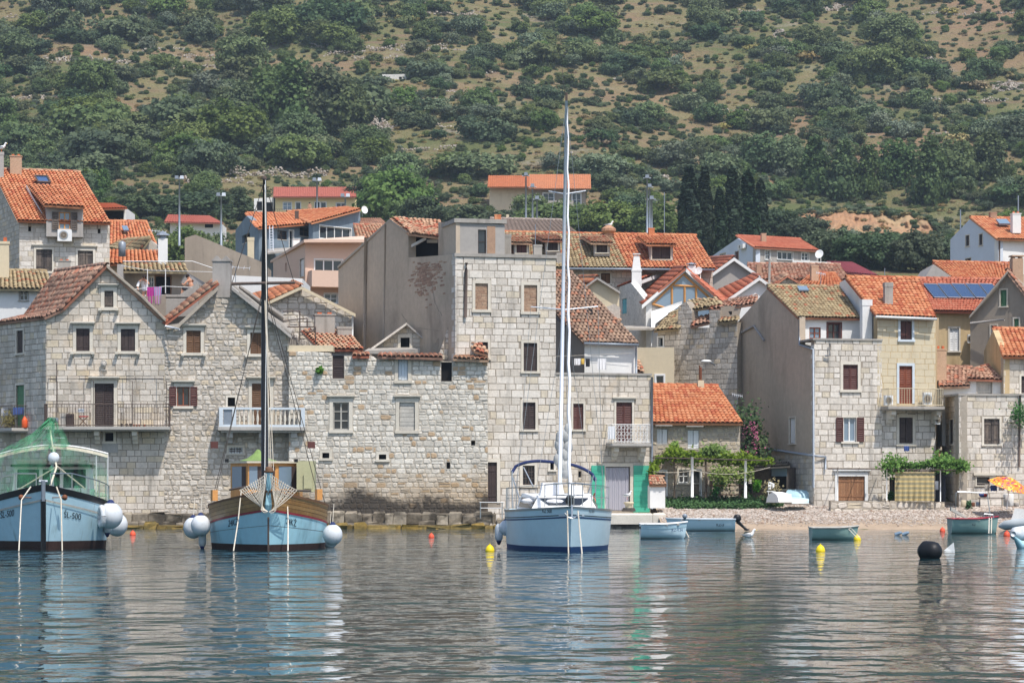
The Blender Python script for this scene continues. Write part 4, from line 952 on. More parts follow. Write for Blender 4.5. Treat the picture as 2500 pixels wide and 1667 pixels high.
mb = MB(); z = fM.uv(2341, 963)[1]; slab(mb, fM, -.05, z-.05, fM.len, z+.05, -3.5, .06); mb.build('roof_terrace', 'concrete', hM)
simple_house('brown_house', 'ochre rendered wall closing the alley with a narrow door opening', Fr(2284, 146, 2345, 146), [(2284, 900), (2345, 900)], 1, 'plaster_ochre', [win(2290, 1040, 2296, 1095, 'plank', 'wood_dark', leaves=1, sw=.08)], depth=2)
hM2 = simple_house('outbuilding', 'small whitewashed outbuilding with old tile roof standing on the stone terrace', Fr(2300, 140.5, 2446, 140.5), [(2300, 943), (2366, 943), (2366, 926), (2446, 926)], 4, 'plaster_white',
    [win(2386, 929, 2421, 962, 'plank', 'wood_grey', sur='wood_grey', sw=.05, leaves=1)], [((Q((2294, 945, 140.2), (2368, 943, 140.2), (2372, 899, 143), (2290, 897, 143)), 'tile_old'), dict(seed=103, wob=.02)), ((Q((2362, 925, 140.2), (2449, 928, 140.2), (2412, 894, 142.4), (2376, 904, 142.4)), 'tile_old'), dict(seed=104, wob=.02, name='hip_roof'))], depth=3)
chimney(hM2, 2284, 846, 2308, 915, 141, 'brick', 'pots')
hP = thing('orange_roof_house', 'ochre stained house at the frame edge with orange tile roof and stone front', 'house', W(2470, 950, 141))
fP = Fr(2450, 140, 2560, 140.4); facade(hP, fP, [(2450, 872), (2560, 872)], 3, 'mortar', [win(2493, 918, 2520, 960, 'louvre', 'wood_dark', sw=.1)], depth=.4, style=ASHLAR, seed=105)
facade(hP, Fr(2402, 144.5, 2450, 140), [(2402, 856), (2424, 806), (2450, 870)], 3, 'plaster_ochre', [], depth=.3, name='side_wall')
roof(hP, Q((2449, 871, 139.7), (2570, 872, 140.0), (2540, 806, 143.8), (2423, 804, 143.4)), 'tile_orange', seed=106, wob=.012)
hO = thing('grey_gable_house', 'grey brown rendered gable house with green shutter and brick chimney at the frame edge', 'house', W(2430, 900, 147))
fO = Fr(2369, 148, 2560, 145.5); facade(hO, fO, [(2369, 771), (2460, 664), (2560, 790)], 4, 'plaster_dark', [win(2443, 708, 2458, 748, 'louvre', 'paint_green', sw=.07), win(2476, 778, 2488, 806, 'louvre', 'paint_green', sw=.07), win(2419, 794, 2434, 830, 'glass', 'glass', sw=.06)], depth=6)
roof(hO, Q((2562, 792, 145.2), (2580, 792, 150), (2478, 666, 150.5), (2459, 662, 146.6)), 'tile_old', seed=107, wob=.02)
chimney(hO, 2468, 624, 2495, 678, 147.5, 'brick', 'slab'); verge(hO, Q((2367, 772, 147.8), (2460, 662, 146.5)), .2, .1, 'mortar'); pipe(hO, [W(2369, 789, 147.7), W(2452, 780, 146.4)], .05, 'plaster_grey', 'cable_duct')
hN = simple_house('solar_house', 'dull ochre house with solar panels across its tile roof and white shutters', Fr(2282, 150, 2400, 150), [(2282, 760), (2400, 762)], 4, 'plaster_ochre', [win(2318, 801, 2341, 857, 'louvre', 'paint_white', sur='dressed', sw=.08)],
    [((Q((2276, 760, 149.6), (2404, 762, 149.6), (2440, 684, 155), (2242, 682, 155)), 'tile_red'), dict(seed=108, tw=.22))], depth=5)
for k in range(5):
    x = 2252+k*34; p = Q((x+29, 732, 151.4), (x+60, 733, 151.4), (x+34, 700, 153.6), (x+3, 699, 153.6)); up = Vector((0, -.05, .13)); mb = MB(); mb.hexa([q+up*.5 for q in p]+[q+up for q in p]); o = mb.build('solar_panel', 'solar', hN)
    f = MB()
    for a, b in zip(p, p[1:]+p[:1]): f.tube([a+up*1.05, b+up*1.05], .025, 4)
    f.build('panel_frame', 'steel', o)
ac_unit(hN, 2361, 817, 2374, 838, Fr(2282, 149.9, 2400, 149.9))
hR = simple_house('orange_roof_house', 'grey house with wide bright orange roof below the pale blue house', Fr(2250, 158, 2470, 158), [(2250, 690), (2279, 645), (2335, 684), (2470, 686)], 6, 'plaster_grey', [],
    [((Q((2332, 684, 157.6), (2478, 687, 157.6), (2478, 645, 163), (2276, 641, 163)), 'tile_orange'), dict(seed=109, tw=.2))], depth=5)
hQ = thing('blue_house', 'pale blue rendered house with orange roof, two skylights and brick chimney', 'house', W(2420, 645, 205))
facade(hQ, Fr(2436, 203, 2560, 205), [(2436, 584), (2560, 586)], 8, 'plaster_white', [], depth=.4)
facade(hQ, Fr(2320, 212, 2436, 203), [(2320, 585), (2369, 534), (2436, 583)], 8, 'plaster_blue', [win(2358, 575, 2367, 601, 'louvre', 'wood_dark', leaves=1, sw=.07), win(2391, 572, 2399, 599, 'louvre', 'wood_dark', leaves=1, sw=.07), win(2357, 631, 2371, 646, 'void', 'void', sw=.05)], depth=.4, name='gable_wall')
roof(hQ, Q((2434, 584, 202.5), (2570, 587, 204.5), (2530, 536, 210), (2368, 532, 208)), 'tile_orange', seed=110, tw=.25, wob=.006)
for x, y in ((2435, 539), (2435, 555)): mb = MB(); mb.prism(Q((x+5, y+11, 205.6), (x+32, y+11, 206), (x+22, y, 206.8), (x-4, y, 206.4)), (0, -.08, .12)); mb.build('skylight', 'glass_pale', hQ)
chimney(hQ, 2469, 518, 2490, 560, 204.5, 'plaster_white', 'pots'); chimney(hQ, 2416, 519, 2432, 536, 208.5, 'brick', 'none'); pipe(hQ, [W(2440, 586, 202.8), W(2440, 645, 202.8)], .06, 'iron')
# ---- between
hL = thing('ruined_house', 'grey stone house with patched and collapsing tile roof beside the rendered gable', 'ruin', W(1720, 1000, 146))
fL = Fr(1606, 150.5, 1800, 147); facade(hL, fL, [(1606, 812), (1654, 806), (1656, 748), (1676, 735), (1690, 760), (1690, 800), (1732, 800), (1732, 757), (1758, 757), (1758, 790), (1800, 786)], 2, 'mortar_dark', [win(1608, 824, 1619, 846, 'glass', 'glass', sur='paint_white', sw=.08, bars=(1, 1))], depth=.5, style=GREYST, seed=111)
roof(hL, Q((1596, 808, 150.2), (1656, 804, 149.2), (1655, 760, 152), (1640, 764, 152.3)), 'tile_buff', seed=112, wob=.03, ridge=False)
roof(hL, Q((1686, 799, 148.6), (1733, 788, 148.2), (1735, 770, 149.6), (1690, 778, 149.9)), 'tile_old', seed=113, wob=.04, ridge=False, name='roof_patch')
roof(hL, Q((1690, 757, 149.2), (1760, 748, 148.4), (1745, 730, 151), (1675, 736, 151.5)), 'tile_buff', seed=114, wob=.04, ridge=False, name='upper_roof'); roof(hL, Q((1730, 757, 148.3), (1846, 742, 147.2), (1850, 722, 151), (1775, 735, 151)), 'tile_old', seed=115, wob=.04, ridge=False, name='old_roof')
roof(hL, Q((1751, 789, 147.4), (1800, 784, 146.8), (1800, 773, 148), (1762, 776, 148.2)), 'tile_buff', seed=116, wob=.03, ridge=False, name='eave_patch')
mb = MB(); mb.prism(Q((1757, 790, 147.9), (1760, 748, 147.9), (1812, 744, 147.6), (1800, 790, 147.6)), (0, .3, 0)); mb.build('dormer_wall', 'plaster_dark', hL)
for a, b, c, d in ((1772, 760, 1787, 773), (1793, 756, 1804, 776)): mb = MB(); mb.prism(Q((a, d, 147.85), (b if False else c, d, 147.75), (c, b, 147.75), (a, b, 147.85)), (0, -.02, 0)); mb.build('dark_opening', 'void', hL)
mb = MB(); mb.tube([W(1708, 948, 146.4), W(1708, 892, 146.4)], .045, 6); mb.build('standpipe', 'rust', hL)
# white modern house with glazed gable
hI = thing('glazed_gable_house', 'white house with large triangular glazed gable and tapering white chimney', 'house', W(1660, 800, 156))
fI = Fr(1577, 155, 1770, 155.5); facade(hI, fI, [(1577, 738), (1672, 657), (1770, 742)], 5, 'plaster_white', [], depth=5)
g0 = fI.shift(.02)
def tri(h, fr, pts, matn, name, off=.02): return MB().poly([fr.P(*fr.uv(*p), off) for p in pts]).build(name, matn, h)
tri(hI, fI, [(1592, 742), (1658, 679), (1668, 670), (1680, 679), (1735, 730), (1735, 790), (1592, 790)], 'glass_pale', 'glazing', .03)
tri(hI, fI, [(1592, 790), (1592, 745), (1640, 757), (1640, 790)], 'plaster_grey', 'glazing_apron', .035)
mb = MB()
for a, b in (((1592, 743), (1668, 669)), ((1668, 669), (1736, 731)), ((1640, 757), (1640, 700)), ((1671, 740), (1671, 697)), ((1699, 738), (1699, 700)), ((1645, 697), (1702, 700)), ((1592, 742), (1640, 757))): mb.tube([fI.P(*fI.uv(*a), .06), fI.P(*fI.uv(*b), .06)], .06, 4)
mb.build('timber_frame', 'wood_pine', hI)
verge(hI, [fI.P(*fI.uv(1566, 745), .15), fI.P(*fI.uv(1672, 654), .15), fI.P(*fI.uv(1776, 748), .15)], .3, .22, 'paint_white')
roof(hI, Q((1548, 735, 161), (1570, 742, 154.8), (1672, 655, 154.8), (1636, 657, 161)), 'tile_red', seed=121); roof(hI, Q((1778, 748, 155), (1790, 746, 161), (1680, 655, 161), (1672, 654, 155)), 'tile_red', far=True, name='rear_slope')
facade(hI, Fr(1511, 160, 1577, 155), [(1511, 701), (1540, 690), (1577, 736)], 5, 'roughcast', [win(1518, 729, 1530, 766, 'plank', 'paint_aqua', leaves=1, sw=.04, sur=None)], depth=.4, name='side_wall')
roof(hI, Q((1510, 702, 160), (1548, 686, 158.6), (1640, 655, 163), (1580, 672, 166)), 'tile_red', seed=122, name='side_roof', ridge=False); verge(hI, Q((1546, 692, 158), (1640, 657, 161.5)), .2, .2, 'paint_white')
mb = MB(); mb.box(W(1554, 700, 158.2), .55, .5, .95, 0, 0, 0, .95); mb.box(W(1554, 660, 158.2), .5, .45, .8, 0, 0, 0, .62); mb.box(W(1554, 663, 158.2), .58, .52, .08); mb.box(W(1554, 622, 158.2), .42, .4, .06); mb.build('chimney', 'plaster_white', hI)
chimney(hI, 1679, 645, 1697, 672, 157.5, 'plaster_white', 'cone'); dish(hI, 1706, 662, 156.5, .32, (-.5, -1, .35))
mb = MB(); mb.hexa([*Q((1512, 806, 152), (1610, 806, 152), (1600, 800, 156), (1515, 800, 156)), *Q((1512, 801, 152), (1614, 801, 152), (1600, 795, 156), (1515, 795, 156))]); mb.build('flat_canopy', 'concrete', hI)
mb = MB(); mb.prism(Q((1590, 848, 152), (1590, 760, 154.6), (1665, 735, 154.6), (1665, 742, 154.6), (1600, 790, 154)), (0, .25, 0)); mb.build('stair_parapet', 'plaster_white', hI)
hI2 = simple_house('concrete_block_house', 'small pale block house with white framed door between cottage and terrace', Fr(1555, 148, 1646, 148), [(1555, 848), (1646, 848)], 3, 'plaster_cream', [win(1602, 917, 1620, 944, 'glass', 'glass', sur='paint_white', sw=.09, bars=(1, 1)), ], depth=5)
roof(hI2, Q((1553, 905, 146.6), (1572, 912, 146.6), (1556, 880, 148.0), (1553, 880, 148.0)), 'tile_light', ridge=False, name='lean_to_roof')
hJ = simple_house('gable_house', 'grey rendered gable with orange tile roof behind the glazed house', Fr(1712, 168, 1852, 168), [(1712, 686), (1792, 632), (1852, 674)], 8, 'plaster_grey', [], depth=6)
roof(hJ, Q((1702, 690, 174), (1708, 690, 167.7), (1792, 629, 167.7), (1700, 634, 176)), 'tile_red', seed=123); verge(hJ, Q((1708, 689, 167.8), (1792, 629, 167.8), (1856, 674, 167.8)), .3, .2, 'plaster_white')
hJ2 = simple_house('gable_house', 'small lilac white gable with red roof in front of the grey gable', Fr(1769, 160, 1885, 160), [(1769, 737), (1854, 680), (1885, 702)], 6, 'plaster_white', [], depth=6)
roof(hJ2, Q((1742, 716, 165), (1766, 737, 159.7), (1854, 677, 159.7), (1838, 672, 165)), 'tile_red', seed=124); verge(hJ2, Q((1766, 737, 159.8), (1854, 676, 159.8), (1890, 702, 159.8)), .3, .2, 'plaster_white')
hT = simple_house('old_roof_house', 'long old roof of faded red tiles below the white house', Fr(1830, 176, 2060, 176), [(1830, 682), (2060, 682)], 8, 'plaster_cream', [], [((Q((1830, 684, 175.6), (2075, 684, 175.6), (2050, 648, 182), (1824, 646, 182)), 'tile_old'), dict(seed=125, tw=.24, wob=.02))], depth=6)
chimney(hT, 1846, 646, 1858, 668, 178, 'brick', 'none')
hT2 = simple_house('hip_roof_house', 'low house with orange hipped roof and squat brick chimney', Fr(1945, 166, 2062, 166), [(1945, 704), (2062, 704)], 8, 'plaster_cream', [], [((Q((1936, 706, 165.6), (2066, 706, 165.6), (2040, 669, 171), (1985, 669, 171)), 'tile_orange'), dict(seed=126, tw=.22))], depth=6)
chimney(hT2, 1979, 648, 1997, 676, 168, 'brick', 'none'); 
hT3 = simple_house('stone_gable', 'small stone gable with mossy roof edge left of the hipped roof', Fr(1886, 162, 1972, 162), [(1886, 702), (1922, 676), (1972, 704)], 8, 'mortar', [], depth=5, style=GREYST, seed=127, cat='gable')
verge(hT3, Q((1882, 702, 161.8), (1922, 673, 161.8), (1978, 705, 161.8)), .3, .1, 'tile_old'); roof(hT3, Q((1870, 694, 168), (1882, 703, 161.8), (1922, 673, 161.8), (1915, 668, 168)), 'tile_light', seed=128, ridge=False)
mb = MB(); mb.tube([W(1878, 700, 161), W(1879, 632, 161)], .07, 6); tag(mb.build('utility_pole', 'concrete'), 'thin grey pole between the red roof and the stone gable', 'pole')
hS = thing('white_house', 'white house with red roof, air conditioner on its gable and balcony above the old roofs', 'house', W(1870, 645, 250))
facade(hS, Fr(1845, 246, 1998, 250), [(1845, 606), (1998, 612)], 12, 'plaster_grey', [win(1868, 611, 1880, 634, 'glass', 'glass', sw=.05, sur='paint_white'), win(1898, 615, 1935, 634, 'glass', 'glass', sw=.05, sur='paint_white', bars=(3, 1)), win(1957, 617, 1974, 636, 'glass', 'glass_pale', sw=.05, sur='paint_white')], depth=.4)
facade(hS, Fr(1736, 258, 1845, 246), [(1736, 627), (1801, 582), (1845, 606)], 12, 'plaster_blue', [win(1758, 619, 1772, 628, 'glass', 'glass', sw=.05), win(1795, 614, 1804, 636, 'plank', 'wood_maroon', leaves=1, sw=.05)], depth=.4, name='gable_wall')
roof(hS, Q((1842, 604, 245.5), (2001, 613, 249.5), (1953, 585, 257), (1799, 577, 252)), 'tile_red', seed=129, tw=.26, wob=.005)
chimney(hS, 1858, 570, 1870, 588, 250, 'brick', 'none'); ac_unit(hS, 1809, 597, 1822, 608, Fr(1736, 257.9, 1845, 245.9)); dish(hS, 2001, 621, 246, .55, (-.6, -1, .3))
mb = MB(); mb.hexa([*Q((1935, 648, 243), (2028, 650, 243), (2028, 650, 246), (1935, 648, 246)), *Q((1935, 636, 243), (2028, 640, 243), (2028, 640, 246), (1935, 636, 246))]); mb.build('balcony_wall', 'plaster_white', hS)
simple_house('magenta_roof_house', 'low building with dull magenta roof half hidden in trees', Fr(2015, 258, 2140, 258), [(2015, 664), (2140, 668)], 12, 'plaster_grey', [], [((Q((2012, 660, 257), (2145, 672, 257), (2080, 640, 264), (2018, 638, 264)), 'tile_magenta'), dict(far=True))], depth=5)
# ---- long row house H with dormers
hH = thing('row_house', 'long row house with buff and orange tile roof and four dormers behind the tower', 'house', W(1450, 700, 160))
fH = Fr(1230, 160, 1740, 160.5); facade(hH, fH, [(1230, 653), (1740, 656)], 5, 'mortar', [win(1467, 667, 1490, 692, 'plank', 'wood_brown', sw=.08)], depth=6, style=ASHLAR, seed=131)
roof(hH, Q((1226, 653, 159.6), (1532, 655, 159.6), (1492, 574, 166), (1226, 568, 165.6)), 'tile_buff', seed=132, tw=.21, wob=.012, ridge_m='tile_orange'); roof(hH, Q((1532, 655, 159.6), (1748, 657, 159.6), (1698, 577, 166.2), (1492, 573.5, 166)), 'tile_orange', seed=133, tw=.22, wob=.012, name='orange_roof')
pipe(hH, [W(1390, 656, 159.4), W(1745, 659, 159.4)], .06, name='gutter')
def dormer(h, x0, y0, x1, y1, Y, rt, wm, rl, side='plaster_grey', ov=8, up=16, back=3.2):
    f = Fr(x0-6, Y, x1+6, Y); facade(h, f, [(x0-6, y0-4), (x1+6, y0-4)], f.uv(x0, y1+8)[1], side, [win(x0, y0, x1, y1, 'plank', wm, sw=.06)], depth=back, name='dormer')
    roof(h, Q((x0-6-ov, y0, Y-.3), (x1+6+ov, y0+1, Y-.3), (x1-2, y0-up, Y+back), (x0-40, y0-up, Y+back)), rt, seed=x0, name='dormer_roof', ridge=False, tw=.2)
dormer(hH, 1261, 593, 1286, 618, 160.6, 'tile_light', 'wood_maroon', 0); dormer(hH, 1337, 587, 1362, 612, 161, 'tile_old', 'wood_dark', 0, up=14); dormer(hH, 1456, 593, 1483, 617, 161.2, 'tile_light', 'wood_dark', 0, up=16); dormer(hH, 1592, 597, 1637, 633, 160.8, 'tile_orange', 'wood_dark', 0, up=20)
mb = MB(); mb.lathe(W(1486, 575, 165.5), [(.25, -.3), (.25, .1), (.42, .25), (.42, .4), (.2, .55), (.05, .62)], 12); mb.build('chimney', 'tile_light', hH); chimney(hH, 1583, 557, 1597, 580, 166, 'tile_orange', 'none'); chimney(hH, 1358, 618, 1374, 660, 160.3, 'concrete', 'none')
hH2 = simple_house('grey_roof_house', 'house with broad faded grey pink roof behind the row house', Fr(1180, 178, 1415, 178), [(1180, 572), (1415, 575)], 8, 'plaster_cream', [], [((Q((1196, 575, 177.5), (1418, 576, 177.5), (1370, 541, 186), (1196, 537, 186)), 'tile_grey'), dict(seed=134, tw=.3, wob=.004))], depth=5)
for x in (1211, 1219): chimney(hH2, x-4, 524, x+4, 544, 184, 'tile_orange', 'none')
chimney(hH2, 1236, 524, 1242, 542, 186, 'plaster_cream', 'none')
hX1 = simple_house('cream_gable', 'small cream gable with orange roof left of the glazed house', Fr(1405, 150, 1512, 150), [(1405, 740), (1422, 700), (1458, 680), (1512, 712)], 6, 'plaster_cream', [], depth=5)
roof(hX1, Q((1395, 705, 155), (1418, 708, 149.7), (1458, 677, 149.7), (1415, 678, 155)), 'tile_orange', seed=135); verge(hX1, Q((1418, 706, 149.8), (1458, 677, 149.8), (1514, 712, 149.8)), .25, .12, 'plaster_grey')
hX2 = simple_house('collapsed_shed', 'crumbling stone shed with heap of old tiles beside the white side wall', Fr(1470, 148, 1514, 148), [(1470, 790), (1482, 748), (1500, 742), (1514, 750)], 5, 'rubble', [], depth=3, cat='shed')
roof(hX2, Q((1478, 775, 147.6), (1514, 790, 147.6), (1514, 755, 150), (1484, 760, 150)), 'tile_light', ridge=False, wob=.06, seed=136)
# ---- upper left
hU = thing('orange_roof_house', 'tall stone house with steep orange roof, skylight, dormer and dark shutters', 'house', W(150, 660, 150))
fU = Fr(47, 150, 268, 151); wU = [win(88, 609, 127, 662, 'plank', 'wood_weathered', sw=.12, corn=.12), win(190, 612, 227, 658, 'plank', 'wood_weathered', sw=.12, corn=.12), win(69, 553, 76, 565, 'void', 'void', sur=None), win(239, 559, 245, 570, 'void', 'void', sur=None)]
facade(hU, fU, [(47, 540), (268, 546)], 4, 'mortar', wU, depth=6, style=((.2, .28), (.3, .62), .014, .006, .008, 0, 'limestone_white'), seed=141)
facade(hU, Fr(-22, 156.5, 47, 150), [(-22, 440), (-8, 430), (47, 538)], 4, 'mortar', [], depth=.4, name='gable_wall', style=GREYST, seed=142)
roof(hU, Q((42, 539, 149.5), (270, 546, 150.5), (195, 422, 156.5), (-20, 414, 155.5)), 'tile_orange', seed=143, tw=.2, tl=.28, wob=.006, ridge_m='tile_light')
fUd = Fr(113, 149.8, 203, 150.2); facade(hU, fUd, [(113, 503), (203, 506)], fU.uv(150, 580)[1], 'plaster_grey', [win(144, 518, 172, 561, 'open', 'wood_weathered', sur=None, sw=.05, frame='wood_pine', glass='glass_pale', bars=(2, 2))], depth=3.5, name='dormer')
roof(hU, Q((108, 501, 149.4), (206, 507, 149.8), (170, 455, 153.8), (66, 452, 153.4)), 'tile_orange', seed=144, name='dormer_roof', ridge=False, tw=.23)
ac_unit(hU, 139, 562, 174, 591, fU, .3); verge(hU, Q((42, 540, 149.4), (-20, 414, 155.4)), .15, .1, 'mortar'); verge(hU, Q((64, 452, 153.2), (112, 535, 150.0)), .12, .16, 'plaster_white')
mb = MB(); mb.prism(Q((94, 451, 153.5), (124, 452, 153.7), (116, 437, 154.6), (86, 436, 154.4)), (0, -.08, .12)); o = mb.build('skylight', 'glass_blue', hU); f = MB(); p = [q+Vector((0, -.1, .15)) for q in Q((94, 451, 153.5), (124, 452, 153.7), (116, 437, 154.6), (86, 436, 154.4))]
for a, b in zip(p, p[1:]+p[:1]): f.tube([a, b], .05, 4)
f.build('skylight_frame', 'iron', o)
chimney(hU, 25, 378, 53, 420, 155.3, 'brick', 'pots'); chimney(hU, -14, 372, 9, 426, 154.6, 'plaster_grey', 'none')
mat('tile_walk', (200, 190, 170))
hV = simple_house('whitewashed_house', 'flaking whitewashed house with mossy buff tile roof and one small window', Fr(-20, 142, 135, 142), [(-20, 704), (135, 706)], 5, 'plaster_white', [win(48, 709, 68, 733, 'glass', 'glass', sur='wood_grey', sw=.05)], [((Q((-24, 705, 141.6), (128, 707, 141.6), (112, 664, 145.5), (-20, 662, 145.5)), 'tile_buff'), dict(seed=145, wob=.015))], depth=4)
chimney(hV, 142, 634, 172, 668, 146, 'concrete', 'pots'); chimney(hV, -15, 582, 22, 690, 144, 'plaster_cream', 'pots')
hWt = simple_house('terrace_house', 'small terrace house with buff tile canopy, brown door and concrete terrace wall', Fr(300, 146, 452, 146), [(300, 664), (452, 664)], 6, 'plaster_dark', [win(380, 675, 416, 720, 'void', 'void', sur='wood_brown', sw=.06), win(363, 677, 375, 700, 'glass', 'glass_blue', sur='wood_grey', sw=.05)], [((Q((296, 662, 145.2), (458, 664, 145.2), (450, 646, 147.2), (298, 645, 147.2)), 'tile_buff'), dict(seed=146, ridge=False))], depth=4)
mb = MB(); mb.prism(Q((404, 775, 141), (404, 718, 141), (437, 720, 141), (482, 690, 141), (486, 705, 141), (482, 770, 141)), (0, .25, 0)); mb.build('terrace_wall', 'concrete', hWt)
mb = MB(); mb.prism(Q((330, 726, 140.9), (404, 720, 140.9), (404, 775, 140.9), (380, 770, 140.9)), (0, .25, 0)); mb.build('terrace_front', 'plaster_dark', hWt)
mb = MB(); mb.hexa([*Q((330, 728, 141), (470, 728, 141), (470, 722, 146), (330, 722, 146)), *Q((330, 725, 141), (470, 725, 141), (470, 719, 146), (330, 719, 146))]); mb.build('terrace_floor', 'concrete', hWt)
mb = MB(); mb.prism(Q((452, 662, 145.5), (500, 690, 143), (500, 698, 143), (440, 690, 145.5)), (0, .3, 0)); mb.prism(Q((286, 645, 145), (300, 645, 145), (300, 720, 145), (286, 700, 145)), (0, 1, 0)); mb.build('side_parapet', 'plaster_grey', hWt)
mb = MB()
for x in (360, 404): mb.tube([W(x, 716, 141), W(x, 656, 141)], .022, 5)
mb.tube([W(330, 706, 141), W(404, 699, 141), W(470, 702, 141)], .014, 4); mb.tube([W(296, 648, 144), W(360, 660, 141), W(520, 664, 141)], .012, 4); mb.tube([W(300, 638, 145), W(470, 638, 146), W(530, 658, 146)], .02, 4); mb.build('rail_posts', 'paint_white', hWt)
hX = simple_house('grey_shed_gable', 'blank grey brown rendered wall with long sloping top', Fr(451, 158, 640, 158), [(451, 581), (477, 573), (640, 640)], 6, 'plaster_dark', [], depth=6, cat='building')
hX3 = simple_house('orange_roof_house', 'house with orange tile roof and skylight right of the steep roof', Fr(266, 170, 380, 170), [(266, 597), (380, 600)], 8, 'plaster_cream', [], [((Q((255, 600, 169.5), (384, 602, 169.5), (357, 543, 175), (262, 542, 175)), 'tile_orange'), dict(seed=151, tw=.22))], depth=5)
mb = MB(); mb.prism(Q((302, 566, 171.6), (315, 566, 171.6), (311, 555, 172.6), (297, 555, 172.6)), (0, -.06, .1)); mb.build('skylight', 'glass_pale', hX3)
hX4 = simple_house('stone_shed', 'small stone gable with mossy tiles between orange roofs', Fr(300, 162, 388, 162), [(300, 616), (345, 608), (366, 584), (388, 604)], 7, 'rubble', [], [((Q((262, 606, 165), (340, 618, 161.6), (368, 581, 161.6), (300, 586, 166)), 'tile_buff'), dict(seed=152, ridge=False))], depth=3, cat='shed')
hX5 = simple_house('low_orange_roof', 'low orange tile roof above the terrace canopy', Fr(266, 154, 392, 154), [(266, 642), (392, 642)], 7, 'plaster_cream', [], [((Q((258, 646, 153.5), (396, 640, 153.5), (388, 614, 157), (262, 612, 157)), 'tile_orange'), dict(seed=153, ridge=False))], depth=4)
chimney(hX5, 386, 574, 409, 636, 152, 'plaster_white', 'cone')
mb = MB(); mb.lathe(W(298, 626, 152), [(.2, 0), (.2, .72), (.1, .8), (.05, .82)], 12); tag(mb.build('water_tank', 'zinc', None, True), 'grey metal cylinder tank on the roof beside the orange tiles', 'tank')
simple_house('carport', 'white open garage with orange roof behind the steep roofed house', Fr(240, 215, 308, 215), [(240, 509), (308, 508)], 8, 'plaster_white', [win(250, 514, 302, 545, 'void', 'void', sur=None)], [((Q((236, 510, 214), (311, 508, 214), (278, 497, 220), (236, 496, 220)), 'tile_orange'), dict(far=True))], depth=5, cat='garage')
# blue grey house
hY = thing('bluegrey_house', 'blue grey rendered house with orange roof, ladder and dark windows', 'house', W(700, 620, 200))
facade(hY, Fr(632, 198, 764, 202), [(632, 556), (764, 545)], 8, 'plaster_bluegrey', [win(677, 563, 701, 585, 'glass', 'glass', sur=None, frame='wood_dark'), win(732, 555, 755, 577, 'glass', 'glass', sur=None, frame='wood_dark'), win(706, 563, 716, 606, 'glass', 'glass_pale', sur='paint_white', sw=.05, door=1, bars=(1, 2))], depth=.4)
facade(hY, Fr(575, 206, 632, 198), [(575, 562), (602, 527), (632, 555)], 8, 'plaster_bluegrey', [win(591, 572, 610, 592, 'void', 'void', sur=None)], depth=.4, name='gable_wall')
facade(hY, Fr(764, 200, 880, 204), [(764, 542), (880, 512)], 8, 'plaster_bluegrey', [win(780, 555, 857, 586, 'glass', 'glass', sur='paint_white', sw=.06, bars=(4, 1))], depth=.4, name='wing_wall')
roof(hY, Q((630, 557, 197.4), (765, 546, 201.4), (745, 525, 208), (601, 523, 205)), 'tile_orange', seed=161, tw=.28); roof(hY, Q((760, 545, 199.4), (880, 512, 203.4), (850, 509, 210), (700, 520, 208)), 'tile_orange', seed=162, tw=.28, name='wing_roof')
chimney(hY, 604, 580, 620, 640, 196, 'plaster_cream', 'none'); chimney(hY, 720, 515, 729, 545, 203, 'iron', 'none')
mb = MB()
for x in (659, 667): mb.tube([W(x, 612, 196.5), W(x-1, 552, 197.6)], .03, 4)
for k in range(9): mb.tube([W(659, 610-k*6.5, 196.5), W(667, 610-k*6.5, 196.5)], .02, 4)
tag(mb.build('ladder', 'alu'), 'aluminium ladder leaning on the blue grey house', 'ladder')
mb = MB(); mb.hexa([*Q((640, 622, 194), (755, 612, 194), (760, 606, 199), (640, 612, 199)), *Q((640, 618, 194), (755, 608, 194), (760, 602, 199), (640, 608, 199))]); mb.build('terrace_slab', 'concrete', hY)
dish(hY, 889, 513, 204, .4, (.8, -1, .2))
# salmon house
hZ = thing('salmon_house', 'modern salmon pink house with sloping roof edge and wide white window', 'house', W(800, 700, 175))
facade(hZ, Fr(745, 174, 882, 175), [(745, 588), (882, 588)], 7, 'plaster_salmon', [win(768, 634, 836, 663, 'glass', 'glass_blue', sur='paint_white', sw=.05, bars=(3, 1)), win(792, 717, 824, 740, 'glass', 'glass_blue', sur='paint_white', sw=.05)], depth=.4)
facade(hZ, Fr(667, 183, 745, 174), [(667, 639), (745, 588)], 7, 'plaster_salmon', [win(733, 632, 743, 676, 'plank', 'plaster_white', leaves=1, sw=.03), win(696, 642, 700, 663, 'void', 'void', sur=None)], depth=.4, name='side_wall')
fZ = Fr(745, 174, 882, 175); mb = MB(); slab(mb, fZ, *fZ.rect((752, 664, 884, 704)), 0, 1.1); mb.build('balcony_wall', 'plaster_salmon', hZ)
mb = MB(); mb.hexa([*Q((742, 592, 173.2), (890, 592, 174), (890, 580, 183), (660, 642, 184)), *Q((742, 585, 173.2), (890, 585, 174), (890, 576, 183), (660, 636, 184))]); mb.build('roof_edge', 'plaster_salmon', hZ)
chimney(hZ, 715, 584, 731, 598, 178, 'plaster_white', 'slab')
simple_house('tile_roof_house', 'house with buff and red tile roofs right of the blue grey house', Fr(868, 190, 960, 190), [(868, 582), (960, 585)], 8, 'plaster_cream', [], [((Q((870, 586, 189.5), (960, 588, 189.5), (930, 551, 195), (862, 551, 195)), 'tile_light'), dict(seed=163, tw=.25)), ((Q((880, 556, 200), (960, 560, 200), (930, 533, 206), (878, 533, 206)), 'tile_old'), dict(far=True, name='rear_roof'))], depth=5)
simple_house('white_parapet_house', 'long white parapet wall behind the dark mast', Fr(564, 150, 738, 150), [(564, 672), (738, 680)], 6, 'plaster_white', [], depth=6, cat='building')
